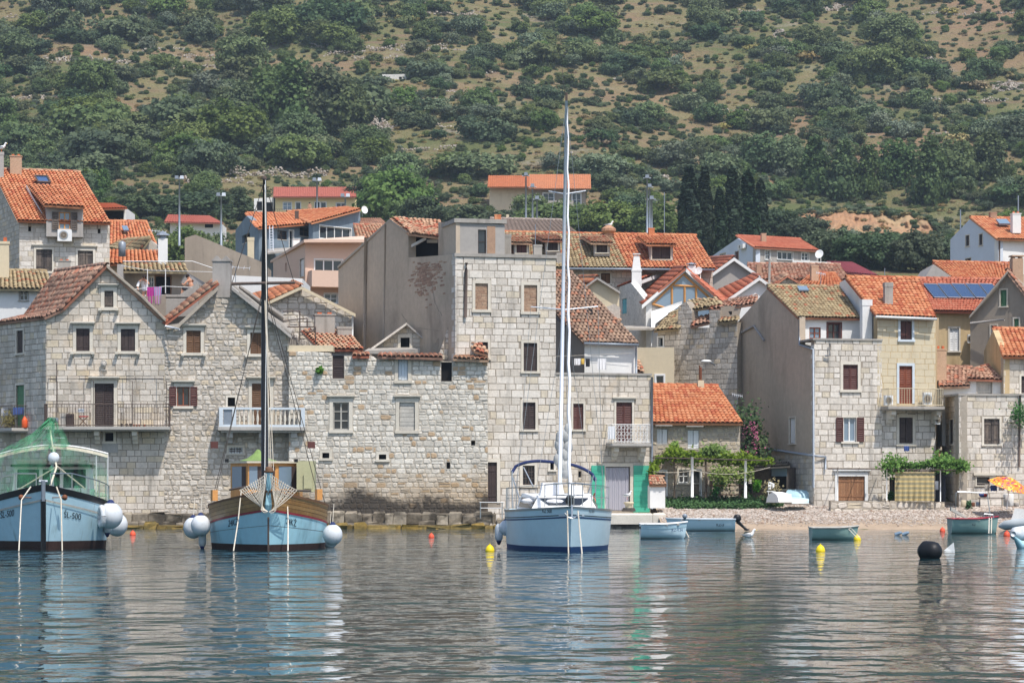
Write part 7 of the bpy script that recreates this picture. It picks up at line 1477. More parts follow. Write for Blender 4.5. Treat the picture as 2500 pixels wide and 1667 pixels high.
# balcony things on house A
def pot(px, py, Y, r, h, lab, matn='terracotta', plant=None):
    c = W(px, py, Y); t = thing('flower_pot', lab, 'pot', c, 'pots on the balconies'); MB().lathe(c, [(r*.7, 0), (r*.95, h*.8), (r*1.08, h*.8), (r*1.08, h), (r*.9, h)], 12).build('pot', matn, t, True); return t
YB = 133.2
for x in (297, 309, 319, 327, 334, 340, 353): pot(x, 1041, YB, .06 if x < 322 else .045, .14 if x < 322 else .1, 'small pot in the row on the long iron balcony floor', 'iron' if x < 322 else 'terracotta')
cn_ = thing('gas_canister', 'orange gas canister on the shaded side balcony', 'canister', W(60, 1044, 135.8)); MB().lathe(W(60, 1045, 135.6), [(.12, 0), (.14, .04), (.14, .38), (.09, .48), (.05, .5), (.05, .56)], 14).build('body', 'paint_orange', cn_, True)
ch_ = thing('folding_chair', 'red and white folding director chair on the long iron balcony', 'chair', W(203, 1041, YB))
def seg(a, b, r, m, nm, p, Y=YB): return MB().tube([W(*a, Y), W(*b, Y)], r, 5).build(nm, m, p)
for a, b in (((192, 1040), (214, 1016)), ((214, 1040), (192, 1016))): seg(a, b, .02, 'wood_brown', 'leg', ch_); seg(a, b, .02, 'wood_brown', 'leg', ch_, YB+.4)
MB().hexa([*Q((192, 1018, YB), (216, 1018, YB), (216, 1017, YB+.4), (192, 1017, YB+.4)), *Q((192, 1016, YB), (216, 1016, YB), (216, 1015, YB+.4), (192, 1015, YB+.4))]).build('seat', 'cloth_red', ch_); MB().hexa([*Q((190, 1006, YB), (206, 1006, YB), (206, 1006, YB+.05), (190, 1006, YB+.05)), *Q((190, 997, YB), (206, 997, YB), (206, 997, YB+.05), (190, 997, YB+.05))]).build('backrest', 'cloth_white', ch_)
for x0, x1, m, lab in ((149, 161, 'wood_grey', 'pale box standing behind the balcony rail'), (163, 180, 'wood_dark', 'dark framed crate standing behind the balcony rail')): mb = MB(); w_ = W(x1, 0, YB).x-W(x0, 0, YB).x; mb.box(W((x0+x1)/2, 1042, YB+.3), w_, .35, .62); o = thing('storage_box', lab, 'box', W((x0+x1)/2, 1042, YB+.3)); mb.build('carcass', m, o)
# beach things
def upturned(px0, px1, py0, py1, Y, matn, lab, rz=0):
    a = W(px0, py1, Y); b = W(px1, py1, Y); L = b.x-a.x; hgt = (py1-py0)/F*Y; t = thing('upturned_dinghy', lab, 'boat', (a+b)/2, 'dinghies turned over on the beach'); n = 14; vs = []; m = 8; c, s_ = math.cos(rz), math.sin(rz)
    for i in range(n+1):
        k = i/n; w = .62*(1-max(0, (k-.4)/.6)**2.4)*(.85+.15*min(1, k*4))
        for j in range(m+1): q = math.pi*j/m; x = L*(k-.5); y = -math.cos(q)*w; vs.append(((a+b)/2)+Vector((x*c-y*s_, x*s_+y*c+.6, (math.sin(q)**.85)*hgt*.8*(1-.5*max(0, k-.5)))))
    mb = MB(); mb.mesh(vs, [(i*(m+1)+j, (i+1)*(m+1)+j, (i+1)*(m+1)+j+1, i*(m+1)+j+1) for i in range(n) for j in range(m)]); mb.poly(vs[:m+1]); mb.build('hull', matn, t, True)
    for j in (0, m): MB().tube([vs[i*(m+1)+j] for i in range(n+1)], .03, 5).build('rim', 'wood_grey', t)
    MB().tube([vs[i*(m+1)+m//2]+Vector((0, 0, .01)) for i in range(n+1)], .025, 5).build('keel', matn, t); return t
upturned(1884, 1940, 1196, 1226, 135.2, 'paint_white', 'white dinghy lying upside down at the end of the green bed', .5); upturned(1925, 1990, 1190, 1222, 137.4, 'hull_blue', 'blue dinghy lying upside down behind the white one', -.3); upturned(1925, 1978, 1212, 1229, 135.4, 'hull_pale', 'pale blue dinghy lying low beside the white dinghy', -.2)
wc = thing('plastic_chair', 'white plastic chair beside the upturned dinghies', 'chair', W(1880, 1210, 136.8)); MB().hexa([*Q((1875, 1196, 136.6), (1890, 1190, 136.6), (1890, 1190, 136.7), (1875, 1196, 136.7)), *Q((1876, 1174, 136.7), (1891, 1180, 136.7), (1891, 1180, 136.8), (1876, 1174, 136.8))]).build('backrest', 'paint_white', wc); MB().box(W(1882, 1200, 136.4), .4, .4, .04).build('seat', 'paint_white', wc)
for x, y in ((1876, 136.25), (1888, 136.25), (1876, 136.6), (1888, 136.6)): MB().tube([W(x, 1200, y), W(x, 1212, y)], .02, 5).build('leg', 'paint_white', wc)
kp = thing('tiled_pillar', 'white meter pillar with little tile roof beside the turquoise door', 'pillar', W(1604, 1235, 135)); fk = Fr(1587, 134.9, 1624, 135.0); mb = MB(); t0, z0, t1, z1 = fk.rect((1587, 1184, 1624, 1240)); slab(mb, fk, t0, z0, t1, z1, -.6, 0); mb.build('pillar_body', 'plaster_white', kp); roof(kp, [fk.P(t0-.05, z1, .12), fk.P(t1+.05, z1, .12), fk.P(t1-.1, z1+.38, -.35), fk.P(t0, z1+.38, -.35)], 'tile_light', tw=.14, tl=.2, seed=5, ridge=True)
# low stone wall, pergolas, curtain, parasol
lw = thing('garden_wall', 'low wall of pale crazy-paved stone in front of the wooden door', 'wall', W(2160, 1248, 135.5)); facade(lw, Fr(2028, 135.4, 2306, 136.0), [(2028, 1222), (2306, 1225)], .3, 'mortar', [], depth=.4, name='masonry', style=((.24, .36), (.26, .5), .05, .05, .03, 1, 'limestone'), seed=77)
def pergola(name, lab, posts, rails, Y0, Y1, beams=6):
    t = thing(name, lab, 'pergola', W(posts[0][0], posts[0][2], Y0))
    for x, y0, y1, Y, r, m in posts: MB().tube([W(x, y1, Y), W(x, y0, Y)], r, 8).build('post', m, t, True)
    for (x0, y0), (x1, y1), Y in rails: MB().tube([W(x0, y0, Y), W(x1, y1, Y)], .03, 6).build('beam', 'iron', t)
    (x0, y0), (x1, y1), _ = rails[0]
    for i in range(beams): k = (i+.5)/beams; MB().tube([W(x0+(x1-x0)*k, y0+(y1-y0)*k-1, Y0), W(x0+(x1-x0)*k, y0+(y1-y0)*k-4, Y1)], .02, 5).build('rafter', 'iron', t)
    return t
pergola('pergola', 'cottage pergola with round white posts carrying the vine', [(1690, 1115, 1213, 136.2, .07, 'paint_white'), (1820, 1120, 1215, 136.4, .07, 'paint_white'), (1831, 1120, 1180, 138, .08, 'plaster_grey')], [((1592, 1117), (1700, 1119), 136.2), ((1690, 1119), (1880, 1124), 136.3), ((1592, 1114), (1880, 1120), 138)], 136.2, 138.4, 10)
mb = MB(); mb.tube(sagline(W(1590, 1150, 136.1), W(1695, 1148, 136.1), .08)+sagline(W(1695, 1148, 136.1), W(1880, 1140, 136.3), .25), .012, 4); tag(mb.build('slack_cable', 'rope'), 'slack white cable slung along the cottage pergola', 'cable')
pergola('pergola', 'wire pergola with thin white poles beside the striped curtain', [(2045, 1145, 1222, 135.9, .025, 'paint_white'), (2165, 1145, 1222, 135.6, .025, 'paint_white'), (2296, 1148, 1224, 135.6, .025, 'paint_white')], [((2020, 1144), (2330, 1147), 135.6), ((2160, 1150), (2330, 1150), 137)], 135.6, 137.4, 6)
m_, t_, b_ = new_mat('stripe_awning'); g_ = t_.n.new('ShaderNodeNewGeometry'); s_ = t_.n.new('ShaderNodeSeparateXYZ'); t_.link(g_.outputs[0], s_.inputs[0]); f_ = t_.math('FRACT', t_.math('MULTIPLY', s_.outputs[2], 4.6)); c_ = t_.mix(t_.ramp(f_, .35, .5), lin((196, 172, 118)), lin((128, 124, 104))); t_.link(t_.mix(t_.math('MULTIPLY', t_.noise(3, 3), .5), c_, lin((206, 190, 140))), b_.inputs[0]); b_.inputs['Roughness'].default_value = .9
cloth(2185, 1152, 2281, 1223, 135.7, 'stripe_awning', 'striped olive and sand curtain hanging below the vine', 'curtain', .12, 26, 'curtain', None)
cloth(2284, 1153, 2309, 1224, 136.6, 'cloth_dark', 'dark cloth screen closing the alley beside the striped curtain', 'screen', .05, 8, 'screen', None)
pa = thing('parasol', 'orange flowered beach parasol tilted in front of the stone house', 'parasol', W(2460, 1240, 133.5)); m_, t_, b_ = new_mat('flower_print'); v_ = t_.n.new('ShaderNodeTexVoronoi'); v_.inputs['Scale'].default_value = 12; t_.link(t_.n.new('ShaderNodeNewGeometry').outputs[0], v_.inputs[0]); hs = t_.n.new('ShaderNodeSeparateXYZ'); t_.link(v_.outputs['Color'], hs.inputs[0]); c_ = t_.mix(t_.math('GREATER_THAN', hs.outputs[0], .84), lin((236, 140, 40)), lin((120, 70, 130))); c_ = t_.mix(t_.math('GREATER_THAN', hs.outputs[1], .82), c_, lin((206, 60, 50))); c_ = t_.mix(t_.math('GREATER_THAN', hs.outputs[2], .82), c_, lin((240, 206, 80))); t_.link(c_, b_.inputs[0])
top_ = W(2468, 1166, 133.5); ax = Vector((.3, -.25, 1)).normalized(); MB().lathe(top_-ax*.42, [(1.0, 0), (.98, .02), (.72, .2), (.4, .33), (.05, .42)], 8, ax).build('canopy', 'flower_print', pa); MB().tube([top_, W(2462, 1205, 133.4), W(2458, 1243, 133.3)], .022, 6).build('pole', 'paint_white', pa)
for k in range(8): a = k*math.pi/4; q = Vector((0, 0, 1)).rotation_difference(ax); MB().tube([top_-ax*.02, top_-ax*.43+q @ Vector((.97*math.cos(a), .97*math.sin(a), 0))], .01, 4).build('rib', 'steel', pa)
tb = thing('barbecue_table', 'low iron table with cooking things under the parasol', 'table', W(2420, 1232, 134.6)); MB().box(W(2420, 1216, 134.6), 1.2, .5, .04).build('table_top', 'iron', tb)
for x in (2392, 2446): MB().tube([W(x, 1216, 134.5), W(x, 1238, 134.5)], .02, 5).build('leg', 'iron', tb)
for x, w_, h_, m, lab in ((2352, .26, .3, 'plaster_cream', 'squat stone block by the house corner'), (2376, .16, .2, 'rust', 'small rusty bucket near the stone block'), (2388, .22, .22, 'zinc', 'zinc bucket under the iron table'), (2462, .5, .62, 'paint_white', 'white plastic barrel behind the parasol pole'), (2481, .26, .2, 'plaster_grey', 'pale planter at the foot of the drainpipe')): c = W(x, 1236, 135.0); o = thing('container', lab, 'container', c); MB().lathe(c, [(w_*.42, 0), (w_*.5, h_*.1), (w_*.5, h_*.9), (w_*.44, h_)], 12).build('vessel', m, o, True)
for x, m, lab in ((2398, 'cloth_blue', 'blue bowl on the iron table'), (2404, 'cloth_red', 'red cloth heap on the iron table')): c = W(x, 1216, 134.6)+Vector((0, 0, .05)); o = thing('bowl', lab, 'bowl', c); MB().lathe(c, [(.08, 0), (.16, .1), (.17, .16), (.14, .16)], 10).build('vessel', m, o, True)
# street lamp on the wall, floodlights, aerials, poles
sl = thing('street_lamp', 'white bracket street lamp on the grey stone wall', 'lamp', W(1722, 882, 147)); MB().tube([W(1745, 892, 147.6), W(1738, 886, 147.2), W(1728, 882, 147)], .04, 6).build('bracket', 'zinc', sl); MB().ball(W(1724, 882, 147), .28, .14, .09, 12, 8).build('lamp_head', 'paint_white', sl, True)
def floodlight(px, py0, py1, Y, lab, heads=2):
    t = thing('floodlight', lab, 'floodlight', W(px, py1, Y), 'pitch floodlights'); MB().tube([W(px, py1, Y), W(px, py0, Y)], [.13, .08], 8).build('pole', 'zinc', t, True); h = W(px, py0, Y); MB().tube([h+Vector((-.4, 0, .1)), h+Vector((.4, 0, .1))], .05, 5).build('crossarm', 'zinc', t)
    for k in range(heads): q = h+Vector(((k-(heads-1)/2)*.55, -.1, .12)); MB().box(q, .42, .25, .34, 0, 0, 0, .8).build('lamp_head', 'alu' if k % 2 else 'zinc', t)
floodlight(438, 440, 600, 300, 'floodlight pole left of the pink roofed shed'); floodlight(540, 482, 600, 290, 'shorter floodlight pole behind the blue grey house'); floodlight(774, 445, 560, 300, 'floodlight pole in front of the yellow house roof'); floodlight(843, 484, 560, 290, 'twin headed floodlight before the yellow house end'); floodlight(1284, 432, 600, 300, 'tall floodlight pole left of the hillside house doors', 1); floodlight(1300, 460, 600, 290, 'middle of three thin poles below the hillside house', 1); floodlight(1311, 490, 600, 280, 'shortest of three thin poles below the hillside house', 1); floodlight(1580, 438, 600, 290, 'tallest pole left of the cypresses', 1); floodlight(1586, 460, 600, 300, 'second pole of the cluster left of the cypresses', 1); floodlight(1591, 490, 600, 280, 'lowest pole of the cluster left of the cypresses', 1)
for x, y0, y1, Y, lab in ((1622, 470, 600, 300, 'bare thin mast between the pole cluster and the cypresses'), (2345, 512, 560, 212, 'thin aerial mast behind the pale blue house'), (2486, 478, 520, 206, 'slim flue pipe above the pale blue house chimney'), (1307, 548, 600, 137, 'rusty aerial rod on the tower terrace'), (2160, 655, 690, 150, 'thin aerial on the orange roof')): mb = MB(); mb.tube([W(x, y1, Y), W(x, y0, Y)], .05 if Y > 200 else .02, 5); tag(mb.build('aerial_mast', 'zinc'), lab, 'mast')
def yagi(px, py, Y, lab, w=.9):
    t = thing('tv_aerial', lab, 'aerial', W(px, py+40, Y)); MB().tube([W(px, py+45, Y), W(px, py, Y)], .018, 5).build('pole', 'zinc', t); c = W(px, py+3, Y); b = MB(); b.tube([c+Vector((-w/2, 0, .06)), c+Vector((w/2, 0, -.04))], .012, 4)
    for k in range(6): q = c+Vector((-w/2+w*k/5, 0, .06-.02*k)); b.tube([q+Vector((0, -.2, -.1)), q+Vector((0, .2, .1))], .008, 4)
    b.build('boom', 'alu', t)
yagi(384, 562, 152, 'thin television aerial beside the capped white chimney'); yagi(575, 650, 141, 'aerial boom beside the gable chimney', 1.4); yagi(2004, 665, 164, 'small aerial on the hipped orange roof', .5); yagi(1800, 962, 143, 'aerial fixed at the edge of the rendered gable', .5)
# ---------------------------------------------------------------- vegetation
def leaf_mesh(name, matn, pts, nrm, size, rng, rv, squash=1.0, elong=1.0):
    """one quad per point, facing roughly along nrm"""
    n = len(pts); a = rng.normal(size=(n, 3)); d = nrm+rng.normal(size=(n, 3))*.55; d /= np.linalg.norm(d, axis=1)[:, None]
    u = np.cross(d, a); u /= np.linalg.norm(u, axis=1)[:, None]; v = np.cross(d, u); s = (size*rng.uniform(.6, 1.3, n))[:, None]
    u = u*s*elong; v = v*s; V = np.stack([pts-u-v*.6, pts+u*.8-v, pts+u+v*.7, pts-u*.7+v], 1).reshape(-1, 3)
    me = bpy.data.meshes.new(name); me.vertices.add(4*n); me.vertices.foreach_set('co', V.astype(np.float32).ravel()); me.loops.add(4*n); me.loops.foreach_set('vertex_index', np.arange(4*n, dtype=np.int32))
    me.polygons.add(n); me.polygons.foreach_set('loop_start', np.arange(0, 4*n, 4, dtype=np.int32)); me.polygons.foreach_set('loop_total', np.full(n, 4, dtype=np.int32))
    me.attributes.new('rnd', 'FLOAT', 'FACE').data.foreach_set('value', np.clip(rv, 0, 1).astype(np.float32)); me.materials.append(M[matn]); me.update(calc_edges=True); return me
def crown(seed, clumps, per, rx, rz, matn, size, base=.15, spread=.3, shape='round', elong=1.0):
    """unit-ish crown sitting on z=0, radius rx, height rz"""
    g = np.random.default_rng(seed); C = []
    while len(C) < clumps:
        p = g.uniform(-1, 1, 3); r = np.linalg.norm(p)
        if shape == 'round' and (r > 1 or r < .35): continue
        if shape == 'cone':
            p[2] = g.uniform(-1, 1); k = 1-(p[2]+1)/2; a = g.uniform(0, 6.28); q = (.12+.88*k)*g.uniform(.5, 1)*(.8+.25*math.sin(p[2]*9)); p[0], p[1] = q*math.cos(a), q*math.sin(a)
        if shape == 'column':
            p[2] = g.uniform(-1, 1); k = (p[2]+1)/2; a = g.uniform(0, 6.28); q = math.sin(math.pi*min(1, .12+.86*k)**.75)**.7*g.uniform(.55, 1); p[0], p[1] = q*math.cos(a), q*math.sin(a)
        C.append(p)
    C = np.array(C); out = C*np.array([rx, rx, rz/2])+np.array([0, 0, rz*(.5+base*.5)])
    pts = np.repeat(out, per, 0)+g.normal(size=(clumps*per, 3))*spread*np.array([rx, rx, rz*.5])*(.45 if shape != 'round' else .5)
    nr = np.repeat(C, per, 0)+np.array([0, 0, .5]); nr /= np.linalg.norm(nr, axis=1)[:, None]+1e-6
    pts[:, 2] = np.maximum(pts[:, 2], .02); rv = np.repeat(g.uniform(.1, .9, clumps), per)*.6+g.uniform(0, .4, clumps*per)
    return leaf_mesh('crown', matn, pts, nr, size, g, rv, elong=elong)
def trunk_mesh(seed, h, r, matn='bark', limbs=5, spread=.5):
    rr = random.Random(seed); mb = MB(); top = Vector((rr.uniform(-.15, .15)*h, rr.uniform(-.15, .15)*h, h)); mb.tube([(0, 0, -.4), (top.x*.3, top.y*.3, h*.5), top], [r, r*.8, r*.45], 7)
    for k in range(limbs): a = rr.random()*6.28; z = h*rr.uniform(.45, .9); p = Vector((top.x*z/h, top.y*z/h, z)); mb.tube([p, p+Vector((math.cos(a)*h*spread*.5, math.sin(a)*h*spread*.5, h*.25)), p+Vector((math.cos(a)*h*spread, math.sin(a)*h*spread, h*.55))], [r*.45, r*.3, r*.12], 5)
    o = mb.build('trunk', matn); me = o.data; bpy.data.objects.remove(o); return me
PROTO = {}
for k in range(5): PROTO['shrub', k] = (crown(10+k, 50, 50, 1, 1.15, 'leaf_shrub', .062), None)
for k in range(4): PROTO['dark', k] = (crown(30+k, 50, 50, 1, 1.2, 'leaf_dark', .062), None)
for k in range(3): PROTO['olive', k] = (crown(40+k, 46, 44, 1, 1.3, 'leaf_olive', .055, base=.3), trunk_mesh(40+k, .5, .07, limbs=4))
for k in range(4): PROTO['pine', k] = (crown(50+k, 90, 50, 1, 2.0, 'leaf_pine', .062, base=.15, shape='cone' if k > 1 else 'round'), trunk_mesh(50+k, 1.1, .06))
for k in range(4): PROTO['tree', k] = (crown(60+k, 100, 56, 1, 1.5, 'leaf_fig', .05, base=.2, spread=.24), trunk_mesh(60+k, .75, .06))
for k in range(3): PROTO['darktree', k] = (crown(70+k, 100, 56, 1, 1.5, 'leaf_dark', .05, base=.2, spread=.24), trunk_mesh(70+k, .75, .06))
for k in range(3): PROTO['cypress', k] = (crown(80+k, 260, 24, 1, 9.0, 'leaf_cypress', .19, base=.05, spread=.12, shape='column', elong=1.3), trunk_mesh(80+k, 4, .12, limbs=0))
for k in range(3): PROTO['dry', k] = (crown(90+k, 24, 20, 1, .7, 'leaf_dry', .08), None)
NK = {}
for a, b in PROTO: NK[a] = max(NK.get(a, 0), b+1)
def plant(kind, loc, r, zs=1.0, name='shrub', label='', cat='shrub', group=None, rng=R, k=None):
    cm, tm = PROTO[kind, (rng.randrange(NK[kind]) if k is None else k)]; rot = rng.random()*6.28
    if tm is None:
        o = bpy.data.objects.new(name, cm); COL.objects.link(o); o.location = Vector(loc)-Vector((0, 0, .15*r)); o.rotation_euler = (0, 0, rot); o.scale = (r*rng.uniform(.85, 1.2), r*rng.uniform(.85, 1.2), r*zs); return tag(o, label, cat, group)
    t = bpy.data.objects.new(name, None); COL.objects.link(t); t.location = Vector(loc)-Vector((0, 0, .1*r)); t.rotation_euler = (0, 0, rot); t.scale = (r, r, r*zs); tag(t, label, cat, group)
    for nm, me in (('crown', cm), ('trunk', tm)): o = bpy.data.objects.new(nm, me); COL.objects.link(o); o.parent = t
    return t
# bare ground on the hillside, ellipses in photo columns and rows
BARE = [(32, 32, 58, 32), (175, 64, 133, 21), (212, 165, 122, 26), (32, 242, 30, 14), (197, 276, 53, 11), (308, 274, 48, 11), (478, 212, 32, 16), (441, 122, 58, 32), (531, 53, 85, 16), (707, 133, 85, 21), (770, 165, 122, 14), (707, 207, 48, 14), (478, 16, 32, 22), (744, 16, 22, 32), (1010, 13, 32, 8), (925, 271, 42, 21), (925, 313, 38, 19), (1010, 340, 133, 22), (1090, 383, 160, 42), (372, 452, 96, 27), (638, 441, 160, 19),
        (1410, 106, 42, 21), (1372, 138, 32, 13), (1622, 42, 80, 21), (2079, 117, 24, 42), (2313, 90, 106, 32), (2340, 154, 80, 21), (2446, 255, 64, 64), (2127, 250, 80, 21), (1728, 229, 32, 13), (1409, 393, 133, 32), (1861, 393, 48, 13), (2313, 367, 133, 16), (2047, 510, 186, 30), (2153, 547, 133, 32), (2207, 590, 133, 22), (1700, 130, 80, 14), (1980, 60, 70, 14), (2200, 40, 60, 20), (620, 120, 60, 12), (1180, 250, 90, 10), (1560, 345, 90, 14)]
def bare(px, py): return any(((px-a)/c)**2+((py-b)/d)**2 < 1 for a, b, c, d in BARE)
rv = random.Random(21)
LM = ((130, 'steep orange roof'), (330, 'stone shed gable'), (560, 'blue grey house'), (760, 'yellow house'), (960, 'wide leafy tree'), (1140, 'ruined loggia'), (1310, 'hillside house'), (1480, 'round chimney'), (1640, 'pole cluster'), (1780, 'cypress row'), (1930, 'red roofed white house'), (2120, 'orange bank'), (2300, 'magenta roof'), (2460, 'pale blue house'))
def mark(px): return min(LM, key=lambda q: abs(q[0]-px))[1]
def add(kind, px, py, wpx, zs, name, label, cat, group=None, k=None):
    p = hit(px, py)
    if p is None: return
    return plant(kind, p, wpx/2/F*p.y, zs, name, label, cat, group, rv, k)
# named big trees
for i, (x, yt, yb, w, lab) in enumerate(((1683, 412, 618, 44, 'leftmost and widest of the dark cypresses above the roofs'), (1720, 410, 622, 36, 'second cypress from the poles, as tall as its neighbour'), (1757, 462, 620, 30, 'short cypress in the middle of the cypress row'), (1789, 412, 618, 40, 'pointed cypress right of the short one'), (1826, 420, 610, 42, 'broad cypress second from the white house end'), (1857, 440, 600, 30, 'slim cypress at the white house end of the row'))):
    Y = 300+i; b = W(x, yb+14, Y); hgt = (yb+14-yt)/F*Y; r = w*1.28/2/F*Y; plant('cypress', b, r, hgt/(9.4*r), 'cypress_tree', lab, 'cypress', 'cypress row', rv)
TREES = [('tree', 960, 560, 180, 1.0, 'wide leafy tree right of the yellow house'), ('darktree', 895, 530, 120, 1.0, 'dark leafy tree touching the yellow house end'), ('darktree', 1030, 560, 110, .9, 'dark leafy tree above the ruined loggia'), ('darktree', 1140, 560, 130, .6, 'dark tree directly below the low hillside roof'), ('darktree', 1240, 565, 120, .6, 'dark tree below the hillside house terrace'), ('tree', 1330, 580, 150, .7, 'green tree behind the grey pink roof'), ('tree', 1410, 575, 120, .7, 'green tree at the foot of the hillside house doors'), ('darktree', 1395, 505, 70, .9, 'dark bushy tree at the end of the hillside house'), ('tree', 1490, 580, 140, .8, 'tree behind the round chimney'), ('darktree', 1540, 545, 110, .8, 'dark tree above the pole cluster'), ('tree', 1600, 590, 130, .9, 'yellowish tree between poles and cypresses'), ('tree', 450, 600, 130, .9, 'leafy tree behind the capped white chimney'), ('tree', 385, 590, 110, 1.0, 'leafy tree left of the pink roofed shed'), ('tree', 530, 600, 120, .9, 'leafy tree above the blank sloping wall'), ('darktree', 330, 560, 100, .8, 'dark bush behind the carport'), ('darktree', 470, 535, 170, .5, 'dark hedge left of the second floodlight'), ('darktree', 360, 530, 160, .5, 'dark hedge above the carport'), ('darktree', 570, 540, 150, .55, 'dark hedge left of the yellow house annex'), ('tree', 490, 575, 120, .75, 'leafy tree in front of the pink roofed shed'), ('tree', 425, 572, 90, .8, 'small leafy tree at the end of the pink roofed shed'), ('pine', 252, 490, 62, 1.1, 'dark conifer beside the steep orange roof'), ('darktree', 1905, 600, 120, .9, 'dark tree behind the red roof of the white house'), ('darktree', 1965, 605, 120, .8, 'dark tree below the orange bank'), ('darktree', 2030, 640, 130, .8, 'dark tree right of the white house balcony'), ('darktree', 2095, 655, 120, .9, 'dark tree over the magenta roof'), ('darktree', 2160, 660, 130, .9, 'dark tree right of the magenta roof'), ('darktree', 2235, 665, 140, .9, 'dark tree left of the wide orange roof'), ('darktree', 2300, 650, 90, 1.0, 'dark tree at the foot of the pale blue house'), ('darktree', 1880, 570, 60, 1.3, 'dark tree beside the last cypress')]
for kd, x, y, w, zs, lab in TREES:
    p = hit(x, y, 200) or W(x, y, 320)
    if 280 < x < 580 and y >= 560: q = (x-HX)/F*306; p = Vector((q, 306, terr(q, 306))); zs *= 1.25
    plant(kd, p, w/2/F*p.y, zs, 'leafy_tree' if kd != 'pine' else 'conifer_tree', lab, 'tree', 'trees between the houses', rv)
# dark pine wood and single hill trees (columns, rows at the foot, width)
HT = [('pine', 600, 330, 110, 1.1), ('pine', 660, 320, 130, 1.15), ('pine', 720, 330, 150, 1.1), ('pine', 780, 325, 140, 1.1), ('pine', 840, 320, 120, 1.0), ('pine', 550, 330, 100, 1.0), ('pine', 700, 280, 110, 1.0), ('pine', 2060, 490, 110, 1.2, 3), ('pine', 2120, 485, 90, 1.3, 2), ('pine', 1990, 470, 110, 1.1, 2), ('pine', 2270, 495, 120, 1.2, 3), ('pine', 2180, 460, 100, 1.1, 0), ('pine', 2330, 460, 110, 1.0, 1), ('pine', 2420, 440, 110, 1.0, 3), ('pine', 1930, 430, 90, 1.0, 0), ('pine', 1860, 420, 100, .9, 1), ('dark', 702, 65, 80, 1.1), ('dark', 1310, 25, 70, 1.1), ('dark', 45, 180, 70, .9), ('dark', 90, 175, 55, .9), ('dark', 240, 180, 45, .9), ('pine', 1990, 40, 50, 1.6), ('pine', 1710, 70, 60, 1.1), ('pine', 1490, 130, 60, .9), ('olive', 1110, 290, 70, .7), ('olive', 1180, 290, 70, .7), ('olive', 1060, 275, 80, .7), ('olive', 1240, 300, 70, .7), ('olive', 1300, 305, 70, .7), ('olive', 1390, 420, 60, .9), ('olive', 1440, 425, 60, .9), ('olive', 1350, 410, 60, .9), ('olive', 1530, 470, 60, .9), ('olive', 1590, 450, 60, .9), ('olive', 1500, 440, 70, .9), ('olive', 1640, 470, 60, .8)]
for e in HT:
    kd, x, y, w, zs = e[:5]; add(kd, x, y, w, zs, 'pine_tree' if kd == 'pine' else ('olive_tree' if kd == 'olive' else 'evergreen_bush'), {'pine': 'rounded green pine on the hillside', 'olive': 'silvery olive tree on the terraced slope', 'dark': 'solitary dark evergreen bush on dry ground'}[kd]+' above the '+mark(x), 'tree' if kd != 'dark' else 'bush', {'pine': 'pines', 'olive': 'olives', 'dark': 'dark bushes'}[kd]+' above the '+mark(x), e[5] if len(e) > 5 else None)
# scrub: the 250 largest as objects, the rest one mass
def dens(px, py):
    if bare(px, py): return .10
    if 0 <= px < 1050 and 290 < py < 440: return 1.0
    return .95 if mnoise.noise(Vector((px*.006, py*.011, 2)))+.3*mnoise.noise(Vector((px*.02, py*.03, 5))) > -.06 else .2
S = []; tries = 0
while len(S) < 2700 and tries < 14000:
    tries += 1; px = rv.uniform(-60, 2560); py = rv.uniform(-60, 505) if rv.random() > .12 else rv.uniform(420, 620)
    if rv.random() > dens(px, py): continue
    if 600 < px < 890 and 420 < py < 560 or 1180 < px < 1460 and 400 < py < 520: continue
    if 930 < px < 1000 and 170 < py < 225: continue
    if 1930 < px < 2300 and 495 < py < 600: continue
    w = rv.lognormvariate(3.4, .6)*(.45 if bare(px, py) else 1.0); w = min(w, 130)
    if 0 <= px < 1050 and 290 < py < 450: w *= 1.35
    S.append((w, px, py))
S.sort(reverse=True); pts = []
for i, (w, px, py) in enumerate(S):
    p = hit(px, py)
    if p is None: continue
    kd = rv.choices(('shrub', 'dark', 'olive', 'tree', 'dry'), (5, 3.2, 1.1, 2.2, .5))[0]
    if 0 <= px < 1050 and 290 < py < 450: kd = rv.choice(('tree', 'dark', 'shrub'))
    r = w/2/F*p.y
    if i < 260: zone = 'upper' if py < 170 else 'middle' if py < 340 else 'lower'; plant(kd, p, r, rv.uniform(.7, 1.0), {'dry': 'dry_bush', 'olive': 'grey_bush'}.get(kd, 'scrub_bush'), {'shrub': 'green bush', 'dark': 'dark green bush', 'olive': 'grey green bush', 'tree': 'bright leafy bush', 'dry': 'dry straw coloured bush'}[kd]+' on the '+zone+' hillside above the '+mark(px), 'bush', kd.replace('tree', 'leafy')+' bushes of the '+zone+' hillside by '+mark(px), rv)
    else: pts.append((p, r, kd))
